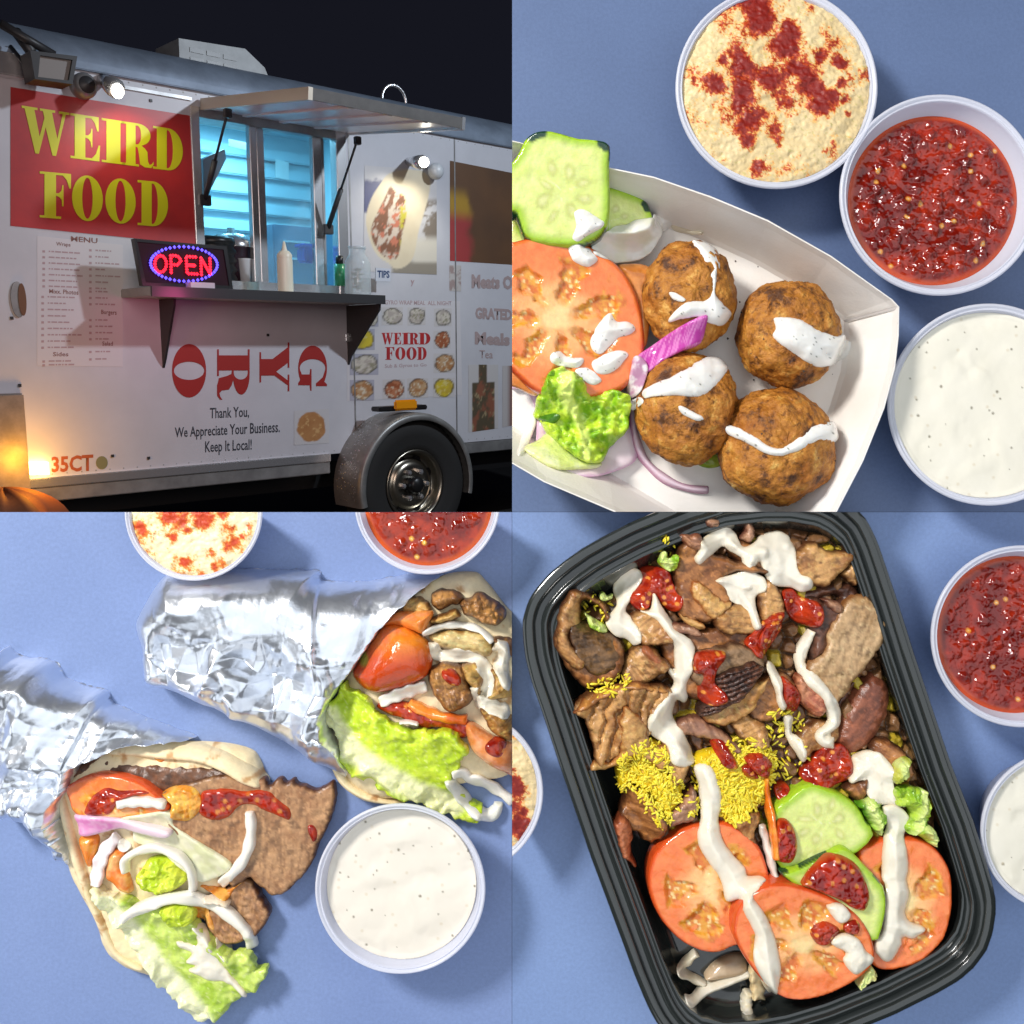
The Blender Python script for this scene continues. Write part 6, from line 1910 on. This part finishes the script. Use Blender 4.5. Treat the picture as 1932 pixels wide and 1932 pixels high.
meat((3, 2), '-150 1300 0 1240 120 1230 200 1320 100 1540 -60 1560 -180 1450', 'brown meat piece under the short sauce line', brn_(13), 22)
meat((3, 2), '240 1700 350 1600 520 1600 500 1750 380 1800 260 1860', 'tan meat piece under the end of the right sauce line', tan_(14), 22)
meat((2, 2), '1640 240 1850 240 1932 300 1900 440 1720 380', 'dark meat slice under the top sauce', brn_(15), 26)
meat((2, 2), '1240 430 1310 265 1425 200 1540 330 1740 385 1900 440 1900 470 1700 470 1600 520 1650 655 1560 785 1400 805 1300 770 1265 600', 'large grey brown meat slice at the top left of the container', brn_(16), 34, hf=craggy(5, 40))
meat((2, 2), '1290 180 1380 170 1425 185 1440 262 1350 272', 'small reddish meat strip at the top end', c_meat((.36, .14, .07), (.46, .22, .12), (.2, .06, .03), 4, 2), 22)
meat((2, 2), '1450 0 1500 -10 1570 60 1560 110 1500 115 1460 70', 'stringy meat shred reaching over the top rim', pk_(18), 18, jag=6, skirt=30)
meat((2, 2), '1700 60 1800 70 1830 150 1800 220 1730 200 1760 120', 'thin brown meat shred at the top wall', pk_(19), 16, jag=5, skirt=30)
meat((2, 2), '1540 800 1640 720 1710 690 1850 750 1940 820 1880 905 1700 925 1580 895', 'tan meat slice below the short upper sauce', tan_(20), 30)
meat((2, 2), '1375 545 1420 535 1520 620 1570 660 1660 690 1530 800 1440 710 1365 640', 'orange edged skin strip on the large top slice', orr_(21), 16, skirt=8, lift=4, jag=6)
meat((2, 2), '1265 780 1320 765 1445 850 1420 885 1330 850', 'thin orange skin strip under the large top slice', orr_(22), 12, skirt=8, lift=4)
meat((2, 2), '335 985 355 860 375 750 410 675 480 605 570 640 680 690 740 800 700 850 650 760 560 700 520 760 520 850 600 850 700 910 790 965 835 1040 822 1150 740 1262 600 1312 520 1272 440 1182 380 1082', 'curled dark meat slice at the upper left wall', brn_(23), 42, hf=craggy(9, 34), edge=30)
meat((2, 2), '360 820 375 740 415 670 480 612 530 650 520 760 520 850 450 900 440 980 560 1100 500 1180 420 1120 345 1000', 'light browned rim of the curled meat slice', tan_(24), 22, lift=2, skirt=8, blur=4)
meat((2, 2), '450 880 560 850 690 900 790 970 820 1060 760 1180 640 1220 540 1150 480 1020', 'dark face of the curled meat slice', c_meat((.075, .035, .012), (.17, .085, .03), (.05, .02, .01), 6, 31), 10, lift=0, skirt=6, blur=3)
meat((2, 2), '505 1505 600 1405 750 1340 900 1300 1050 1325 1185 1370 1165 1480 1085 1560 1045 1680 960 1722 890 1802 800 1862 680 1905 640 1780 595 1610', 'thick meat wedge with deep grooves at the left wall', tan_(25), 46, hf=add(grooves(.28, 27, 12), craggy(4, 16)), edge=20)
meat((2, 2), '500 1510 600 1400 750 1332 900 1296 1050 1318 1160 1352 1150 1380 1000 1345 860 1345 720 1400 580 1490', 'orange brown crust along the top of the grooved wedge', c_meat((.42, .16, .035), (.52, .24, .06), (.18, .05, .015), 4, 5), 14, lift=2, skirt=8, blur=2)
meat((2, 2), '1350 1120 1480 1060 1700 1010 1850 1080 1900 1170 1830 1200 1700 1200 1560 1280 1430 1300', 'flat grey brown meat slice behind the salsa drip', c_meat((.22, .125, .06), (.34, .20, .10), (.09, .04, .02), 6, 26), 26)
meat((2, 2), '1440 1500 1560 1400 1750 1330 1900 1270 1945 1230 1850 1420 1830 1480 1710 1565 1605 1612 1500 1575', 'brown crust edge under the grilled dark meat', orr_(27), 26)
meat((2, 2), '1545 1240 1700 1185 1800 1145 1890 1180 1888 1230 1830 1305 1720 1420 1600 1490 1480 1545 1440 1480 1540 1380 1540 1300', 'almost black grilled meat piece with ridges in the middle', dk_(28), 26, hf=add(grooves(1.2, 9, 9), craggy(3, 12)))
meat((3, 2), '220 330 340 235 480 300 590 300 645 335 600 425 540 470 500 505 440 562 345 545 240 470', 'grainy tan meat slice at the upper right corner', tan_(29), 28, base=88)
meat((3, 2), '585 430 640 385 692 440 672 545 610 525 560 470', 'small curled tan meat scrap at the right wall corner', tan_(30), 20, base=86)
meat((3, 2), '258 625 330 578 470 540 570 535 662 600 655 705 560 765 480 725 520 650 440 640 380 690 290 685', 'dark curled meat rind at the upper right wall', dk_(31), 30, base=66)
meat((3, 2), '420 670 480 660 560 720 570 770 500 750', 'pinkish meat edge under the dark curled rind', pk_(32), 20)
meat((3, 2), '-20 535 60 555 130 695 122 822 60 835 -40 800 -60 640', 'tan meat piece beside the upper right salsa spot', tan_(33), 30)
meat((3, 2), '340 1150 430 1050 480 905 560 745 650 668 740 668 790 730 862 860 842 1000 780 1095 680 1235 570 1385 512 1425 440 1310 350 1215', 'largest pale ragged meat slice at the right wall', c_meat((.38, .22, .095), (.54, .35, .18), (.22, .085, .025), 6, 34), 30, edge=14, jag=6, base=lambda x, y: 84 - .02 * (y - 1300), prof='slab', skirt=40)
meat((3, 2), '505 1420 580 1300 700 1170 740 1200 650 1330 560 1480 530 1520', 'dark brown side under the largest ragged slice', dk_(35), 26, base=60)
meat((3, 2), '505 1690 540 1600 560 1500 660 1345 770 1238 850 1270 905 1340 926 1420 900 1545 820 1685 720 1795 620 1818', 'rounded meat chunk with dark reddish skin at the right wall', lambda x, y, d: mix(c_meat((.38, .22, .10), (.50, .32, .16), (.2, .08, .03), 3, 36)(x, y, d), c_meat((.16, .045, .022), (.27, .085, .04), (.09, .025, .012), 4, 38)(x, y, d),
     ss(-6, 6, ((x - 910 + 0) * .80 + (y - 1365) * .60) - 143 + 0 * d + (fbm(x, y, 20, 2) - .5) * 8) * 0 + ss(-5, 5, (x - (934 + 0)) * .62 + (y - 1366) * .78 - 122 + (fbm(x, y, 20, 2) - .5) * 8) * 0 + ss(-4, 4, (y - (1366 + 103 - 1.0 * (x - 611 - 3 + 0 - 250)))*.7 - 60)),
     48, edge=34, hf=craggy(4, 24), base=58)
meat((3, 2), '225 1330 240 1240 330 1282 432 1420 420 1522 360 1542 280 1462', 'reddish meat strip between the two right sauce lines', c_meat((.36, .10, .05), (.48, .20, .10), (.22, .05, .02), 4, 37), 24)
meat((3, 3), '585 160 640 105 745 88 742 232 690 262 640 220', 'small brown meat bit above the cucumber', brn_(39), 24)
meat((2, 2), '850 1500 1000 1620 1040 1750 1180 1800 1120 1932 960 1850 820 1932 640 1960 650 1890 800 1860', 'orange browned scrap along the left rice heap', orr_(40), 20, lift=2, jag=6)
meat((2, 2), '1020 1020 1180 1170 1180 1200 1010 1110', 'thin red brown skin strip on the tan meat piece', c_meat((.42, .13, .05), (.50, .22, .10), (.3, .08, .03), 3, 2), 10, skirt=5, lift=3)
meat((2, 2), '1210 840 1330 860 1420 910 1380 940 1300 920 1230 900', 'brown crumb of meat beside the left sauce streak', pk_(41), 18)

# grains of rice
def grains():
    rg = random.Random(5)
    V3 = []; F = []; C = []
    for poly, cnt in zip(RICE, (460, 700, 18, 50, 55, 60, 50, 55, 26)):
        c = catmull(poly, True, 3)
        lo = c.min(0); hi = c.max(0)
        pts = np.array([(rg.uniform(lo[0], hi[0]), rg.uniform(lo[1], hi[1])) for _ in range(cnt * 2)])
        d, _ = sdf(pts, c)
        pts = pts[d > -2][:cnt]
        if not len(pts):
            continue
        z = hm_at(pts[:, 0], pts[:, 1], 1)
        for (x, y), zz in zip(pts, z):
            zz = zz + rg.uniform(-1, 2.5)
            a = rg.uniform(0, math.pi); tl = rg.uniform(-.22, .22)
            ln = rg.uniform(8, 17); w = rg.uniform(2.0, 3.2)
            dx, dy, dz = math.cos(a) * math.cos(tl), math.sin(a) * math.cos(tl), math.sin(tl)
            px, py = -math.sin(a), math.cos(a)
            b = len(V3)
            s = 1 - zz / CAMZ
            col = mix((.76, .54, .008), (.95, .82, .07), np.array([rg.random()]))[0]
            for t, k in ((-1, .35), (-.5, .95), (.5, .95), (1, .35)):
                for q in range(5):
                    an = 2 * math.pi * q / 5
                    X = (x - K) * s + dx * ln * t * .5 * 1.0 + px * math.cos(an) * w * k * .9
                    Y = (K - y) * s + dy * ln * t * .5 + py * math.cos(an) * w * k * .9
                    Z = zz + dz * ln * t * .5 + math.sin(an) * w * k
                    V3.append((X / K, Y / K, Z / K)); C.append(col)
            for r_ in range(3):
                for q in range(5):
                    F.append((b + r_ * 5 + q, b + r_ * 5 + (q + 1) % 5, b + (r_ + 1) * 5 + (q + 1) % 5, b + (r_ + 1) * 5 + q))
    o = mk('rice_grains', V3, np.array(F), rice_m, None, np.array(C))
    tag(o, 'loose yellow rice grains lying on the rice heaps and between the meat', 'rice', kind='stuff')
grains()

# vegetables
onion('BR', P((2, 3), '1395 1385 1325 1470 1280 1545 1350 1590 1460 1625'), 16, 'thin onion strip bent like a hook at the lower left corner', flat((.62, .56, .40), (.74, .68, .54)), 14, lift=10)
blob('onion_strip', 'thick white onion arc lying on the floor of the black container', 'onion', P((2, 3), '1275 1640 1350 1690 1450 1670 1560 1630 1660 1590 1780 1540 1830 1600 1720 1650 1600 1700 1450 1742 1335 1735 1285 1715'), 'BR', onion_m, flat((.72, .66, .52), (.82, .77, .64)), th=22, lift=10, blur=4)
blob('onion_slice', 'brownish onion slice behind the thick onion arc', 'onion', P((2, 3), '1460 1600 1540 1490 1660 1430 1760 1430 1780 1540 1620 1590'), 'BR', onion_m, flat((.46, .33, .20), (.56, .43, .28)), th=16, lift=6, blur=4)
onion('BR', P((2, 3), '1790 1680 1775 1760 1780 1860'), 22, 'short white onion stub at the bottom of the container', flat((.74, .66, .46), (.82, .78, .66)), 16, lift=10)
onion('BR', P((2, 3), '1830 1480 1850 1600 1860 1740'), 26, 'pale orange onion strip beside the front tomato', flat((.72, .52, .26), (.78, .62, .36)), 16, lift=16)
onion('BR', P((3, 3), '-50 420 -10 560 20 700 60 840'), 15, 'thin onion strip left of the upper cucumber slice', flat((.74, .66, .56), (.80, .74, .66)), 12, lift=20)
def lf(tile, s, label, rib, a=(.20, .40, .02), b=(.48, .66, .06), th=18, lift=14, **kw):
    blob('lettuce_piece', label, 'lettuce', P(tile, s), 'BR', leaf_m, c_leaf(P(tile, rib), 5, 2, a=a, b=b, rib=(.66, .76, .26)), th=th, lift=lift, blur=6, hf=ruffle(18, 24, 5, 200), jag=3, **kw)
lf((3, 3), '685 280 760 232 830 240 885 280 900 400 905 500 860 525 790 455 730 350', 'dark green lettuce piece left of the right sauce line', '760 250 860 500', a=(.10, .28, .015), b=(.30, .52, .04))
lf((3, 3), '955 165 1020 155 1080 150 1130 160 1195 172 1225 250 1232 330 1222 440 1180 500 1130 545 1060 485 1100 400 1090 330 1020 300 975 280', 'bright lettuce piece right of the right sauce line', '1190 180 1130 540', lift=24)
lf((3, 3), '1150 480 1195 436 1240 445 1290 540 1303 612 1220 575 1150 525', 'small lettuce fold above the right tomato slice', '1200 440 1290 600', lift=18)
lf((3, 2), '1000 1900 1080 1860 1085 1960 1060 2030 980 2060 960 1990', 'yellow green lettuce piece at the right wall', '1000 1900 1050 2020', a=(.36, .40, .04), b=(.55, .55, .08))
lf((2, 2), '660 640 690 600 720 640 770 620 760 660 690 670', 'small pale lettuce scrap at the upper left wall', '660 640 760 650', lift=4, th=10)
lf((2, 2), '1110 380 1140 305 1170 310 1185 350 1240 320 1255 345 1225 440 1150 430', 'small forked lettuce scrap near the top left wall', '1150 320 1180 430', lift=20, th=10)
lf((2, 2), '550 760 640 820 715 860 720 910 650 905 590 860', 'green lettuce scrap behind the curled meat slice', '550 760 700 900', lift=2, th=10)
def tomato_h(cx, cy, rx, ry, ph, k, dep=7):
    return lambda x, y, d: -dep * ss(-.05, .35, np.cos(k * (np.arctan2((y - cy) / ry, (x - cx) / rx) + ph) + 1.6 * (fbm(x, y, 34, 9) - .5) * 3)) * ss(.16, .3, np.hypot((x - cx) / rx, (y - cy) / ry)) * ss(.76, .66, np.hypot((x - cx) / rx, (y - cy) / ry)) + (fbm(x, y, 20, 3) - .5) * 4
blob('tomato_slice', 'right tomato slice in the lower right corner of the container', 'tomato', P((3, 3), '680 650 780 575 880 532 960 520 1040 524 1130 535 1205 562 1280 620 1335 690 1375 770 1392 860 1395 970 1388 1090 1365 1200 1325 1305 1240 1400 1150 1468 1020 1515 900 1532 810 1505 760 1400 740 1000'), 'BR', veg_m,
     c_tomato(1709, 1703, 98, 124, 2.2, 4), th=20, edge=6, base=80, prof='slab', hf=tomato_h(1709, 1703, 98, 124, 2.2, 4), skirt=40)
blob('tomato_slice', 'left tomato slice under the long central sauce line', 'tomato', P((2, 3), '1400 415 1320 440 1250 480 1180 530 1118 592 1070 660 1040 742 1028 820 1032 905 1050 990 1090 1085 1140 1170 1200 1242 1270 1310 1350 1362 1430 1396 1520 1412 1600 1400 1660 1370 1740 1330 1850 1200 1925 1000 1945 860 1930 760 1880 620 1820 540 1740 470 1660 425 1580 402 1490 402'), 'BR', veg_m,
     c_tomato(1338, 1676, 114, 126, .7, 5), th=20, edge=6, base=lambda x, y: 80 - .05 * (y - 1676), prof='slab', hf=tomato_h(1338, 1676, 114, 126, .7, 5), skirt=40)
blob('cucumber_slice', 'upper cucumber slice with pale seeds in the container', 'cucumber', P((3, 3), '60 290 160 220 262 138 352 120 470 160 582 212 682 292 745 400 808 512 690 642 560 700 400 740 240 762 110 770 50 650 15 480'), 'BR', veg_m,
     c_cuc(1552, 1556, 88, skin=.12, seed=5), th=24, edge=8, base=88, prof='slab', smooth=2, hf=bumpy(2, 26), skirt=30)
blob('cucumber_slice', 'lower cucumber slice almost covered by a salsa blot', 'cucumber', P((3, 3), '100 800 230 752 350 690 480 635 560 596 640 640 760 762 880 900 902 1040 885 1160 850 1285 830 1310 700 1300 400 1100 180 880'), 'BR', veg_m,
     c_cuc(1570, 1695, 84, skin=.5, seed=8), th=24, edge=8, base=106, prof='slab', smooth=2, hf=bumpy(2, 26), skirt=30)
blob('carrot_strip', 'orange carrot strip standing left of the upper cucumber slice', 'carrot', strip(P((3, 3), '0 80 20 240 35 420 50 560 60 690'), 13), 'BR', veg_m, flat((.74, .16, .012), (.84, .30, .03)), th=14, lift=14)
blob('tomato_slice', 'front tomato slice with white sauce drops at the bottom of the container', 'tomato', Q('1384 1760 1388 1725 1402 1697 1424 1678 1449 1666 1475 1664 1500 1668 1532 1678 1562 1690 1590 1706 1614 1724 1632 1745 1645 1770 1652 1800 1648 1822 1636 1838 1618 1852 1596 1866 1568 1880 1532 1890 1498 1892 1474 1884 1454 1870 1432 1845 1410 1815 1394 1788'), 'BR', veg_m,
     c_tomato(1515, 1776, 132, 112, .2, 6), th=20, edge=6, base=lambda x, y: 116 - .07 * (y - 1776), prof='slab', hf=tomato_h(1515, 1776, 132, 112, .2, 6), skirt=40)
lf((3, 3), '690 1640 720 1570 780 1500 830 1560 840 1600 760 1640 700 1680', 'frayed pale lettuce end under the front tomato', '780 1500 700 1670', a=(.60, .55, .18), b=(.74, .70, .34), lift=0, th=10)

# salsa drops
def red_(tile, s, label, th=15, col=c_salsa_bright, lift=2):
    blob('salsa_drop', label, 'salsa', P(tile, s), 'BR', salsa_m, col, th=th, edge=th * 1.6, blur=2, lift=lift, hf=craggy(6, 14), skirt=8, group='red salsa drops in the black container')
red_((2, 2), '880 625 930 570 985 535 975 440 1060 408 1180 450 1232 570 1282 650 1262 740 1200 752 1130 702 1080 645 1040 722 960 745 900 695', 'big salsa drop beside the upper left sauce streak', 22)
red_((2, 2), '1385 1105 1450 1058 1600 1052 1615 1110 1555 1190 1535 1290 1615 1370 1624 1442 1520 1472 1440 1442 1430 1350 1450 1240 1385 1222', 'salsa drip running down to the grilled meat in the middle', 18)
red_((2, 2), '1755 985 1830 880 1932 780 2060 755 2050 860 2020 960 1960 1060 1900 1110 1840 1090 1800 1040', 'salsa drop at the end of the short upper sauce', 20)
red_((3, 2), '118 600 200 575 262 640 380 680 422 780 380 872 260 852 180 792 125 700', 'salsa drop below the upper right sauce', 18)
red_((3, 2), '-20 850 100 825 125 900 60 1000 -10 1050 -80 1000', 'small salsa drop right of the short upper sauce', 14)
red_((3, 2), '105 1240 190 1300 252 1400 242 1525 150 1505 108 1380', 'orange red salsa strip along the short sauce line', 16)
red_((2, 2), '1515 1742 1600 1735 1685 1860 1705 1935 1640 1940 1580 1900', 'salsa drop on the middle rice heap', 14)
red_((3, 2), '280 1940 350 1850 425 1775 560 1755 640 1850 650 1980 560 2055 440 2085 300 2050 250 1990', 'wide salsa patch above the upper cucumber slice', 20)
red_((3, 3), '50 150 120 115 170 150 150 220 80 245', 'dark salsa drop left of the wide salsa patch', 16, c_salsa)
red_((3, 3), '75 425 150 400 212 480 236 620 192 722 100 728 60 650', 'oval salsa drop on the left of the upper cucumber slice', 17, c_salsa)
red_((3, 3), '262 885 330 780 420 702 500 668 600 690 702 762 765 900 785 1000 740 1095 640 1065 560 1012 420 952 300 905', 'large salsa blot covering the lower cucumber slice', 18, c_salsa)
red_((3, 3), '325 1245 420 1168 512 1198 552 1250 470 1345 380 1342', 'salsa drop in the middle of the front tomato slice', 13)
red_((3, 3), '575 1190 660 1150 700 1190 680 1260 600 1260', 'small salsa drop at the right of the front tomato slice', 9)
red_((2, 3), '1735 0 1800 -30 1850 40 1870 90 1780 80', 'small salsa drop at the right of the central sauce line', 10)
red_((3, 2), '-180 1860 -60 1820 60 1900 40 2010 -60 2000', 'orange salsa smear above the carrot strip', 12)

# white sauce
def wh(tile, s, label, th=22, **kw):
    sauce('BR', P(tile, s) if isinstance(s, str) else s, label, c_cream, th=th, group='white sauce streaks in the black container', blur=kw.pop('blur', 3), lift=kw.pop('lift', 4), edge=th * 1.9, **kw)
wh((2, 2), '1375 345 1415 290 1420 235 1470 180 1525 145 1580 105 1640 110 1700 170 1735 255 1790 255 1840 225 1870 180 1932 150 2010 142 2085 180 2140 280 2155 400 2180 470 2240 490 2274 530 2262 580 2190 605 2110 572 2000 562 1932 510 1880 375 1850 400 1790 430 1745 390 1735 345 1650 300 1592 262 1510 322 1445 380 1405 395', 'thick zigzag of white sauce at the top of the container', 26)
wh((2, 2), '765 565 790 500 880 428 960 436 985 500 910 630 862 740 900 790 940 860 975 920 972 985 920 1012 865 962 780 935 715 862 722 800 790 700 772 622', 'curled white sauce streak at the upper left', 22)
wh((2, 2), '955 742 1050 735 1062 620 1090 630 1140 720 1212 840 1232 890 1345 960 1385 1040 1362 1130 1364 1200 1315 1310 1332 1400 1300 1445 1250 1420 1222 1500 1222 1560 1305 1680 1375 1860 1352 1912 1270 1925 1200 1885 1170 1765 1060 1692 1028 1600 1060 1510 1140 1420 1205 1330 1225 1280 1180 1212 1200 1178 1235 1215 1228 1080 1218 990 1160 900 1090 812 1020 772', 'long wavy white sauce streak down the left of the container', 22)
wh((2, 2), '1532 518 1640 478 1760 448 1900 488 1925 590 1845 642 1852 740 1885 858 1852 892 1820 862 1780 752 1700 702 1640 652 1605 572', 'hand shaped white sauce blot below the zigzag', 20)
wh((3, 2), strip(P((3, 2), '330 895 300 960 255 1050 245 1150 300 1230 380 1310 450 1390 490 1480 505 1580 450 1640 400 1680 430 1730 500 1745'), 24), 'thin winding white sauce line at the upper right', 16)
wh((3, 2), '2 1125 60 1178 112 1300 112 1390 142 1470 110 1502 80 1462 58 1352 8 1222', 'short thin white sauce line left of the reddish strip', 12)
wh((3, 2), '128 1542 192 1550 182 1660 240 1700 292 1800 292 1862 250 1885 200 1802 140 1702 128 1622', 'short white sauce line above the salsa patch', 13)
wh((3, 2), '645 1845 760 1800 850 1822 930 1905 975 1990 962 2050 972 2130 985 2225 880 2222 800 2185 750 2125 735 2030 640 2050 615 2020 655 1940', 'thick white sauce lobe above the bright lettuce', 22)
wh((3, 3), '885 290 985 290 1062 360 1062 450 1032 520 1052 620 1062 740 1052 850 1072 950 1052 1040 1042 1100 1080 1170 1168 1198 1182 1230 1100 1292 1022 1282 1012 1340 950 1442 890 1464 818 1392 830 1312 880 1240 902 1050 900 900 870 830 868 650 882 520 912 440 878 330', 'long white sauce line down the right tomato slice', 19, blur=4)
wh((2, 3), '1375 -10 1460 -40 1535 40 1582 200 1582 300 1562 420 1602 560 1682 670 1762 760 1782 830 1880 818 1918 850 1872 910 1822 970 1882 1060 1932 1150 1992 1300 2032 1500 2010 1662 1940 1692 1880 1602 1820 1442 1842 1280 1800 1180 1738 1060 1718 1000 1618 1002 1598 920 1568 832 1478 702 1418 602 1398 502 1428 380 1418 200 1398 100', 'long central white sauce line running down both tomatoes', 20, blur=5)
wh((3, 3), '445 1040 560 1030 625 1110 600 1160 540 1170 480 1110', 'pinkish sauce drop at the top right of the front tomato', 8)
wh((3, 3), '480 1330 560 1260 680 1290 740 1380 800 1430 760 1500 680 1560 620 1530 570 1450 600 1400', 'pinkish sauce drop at the lower right of the front tomato', 9)
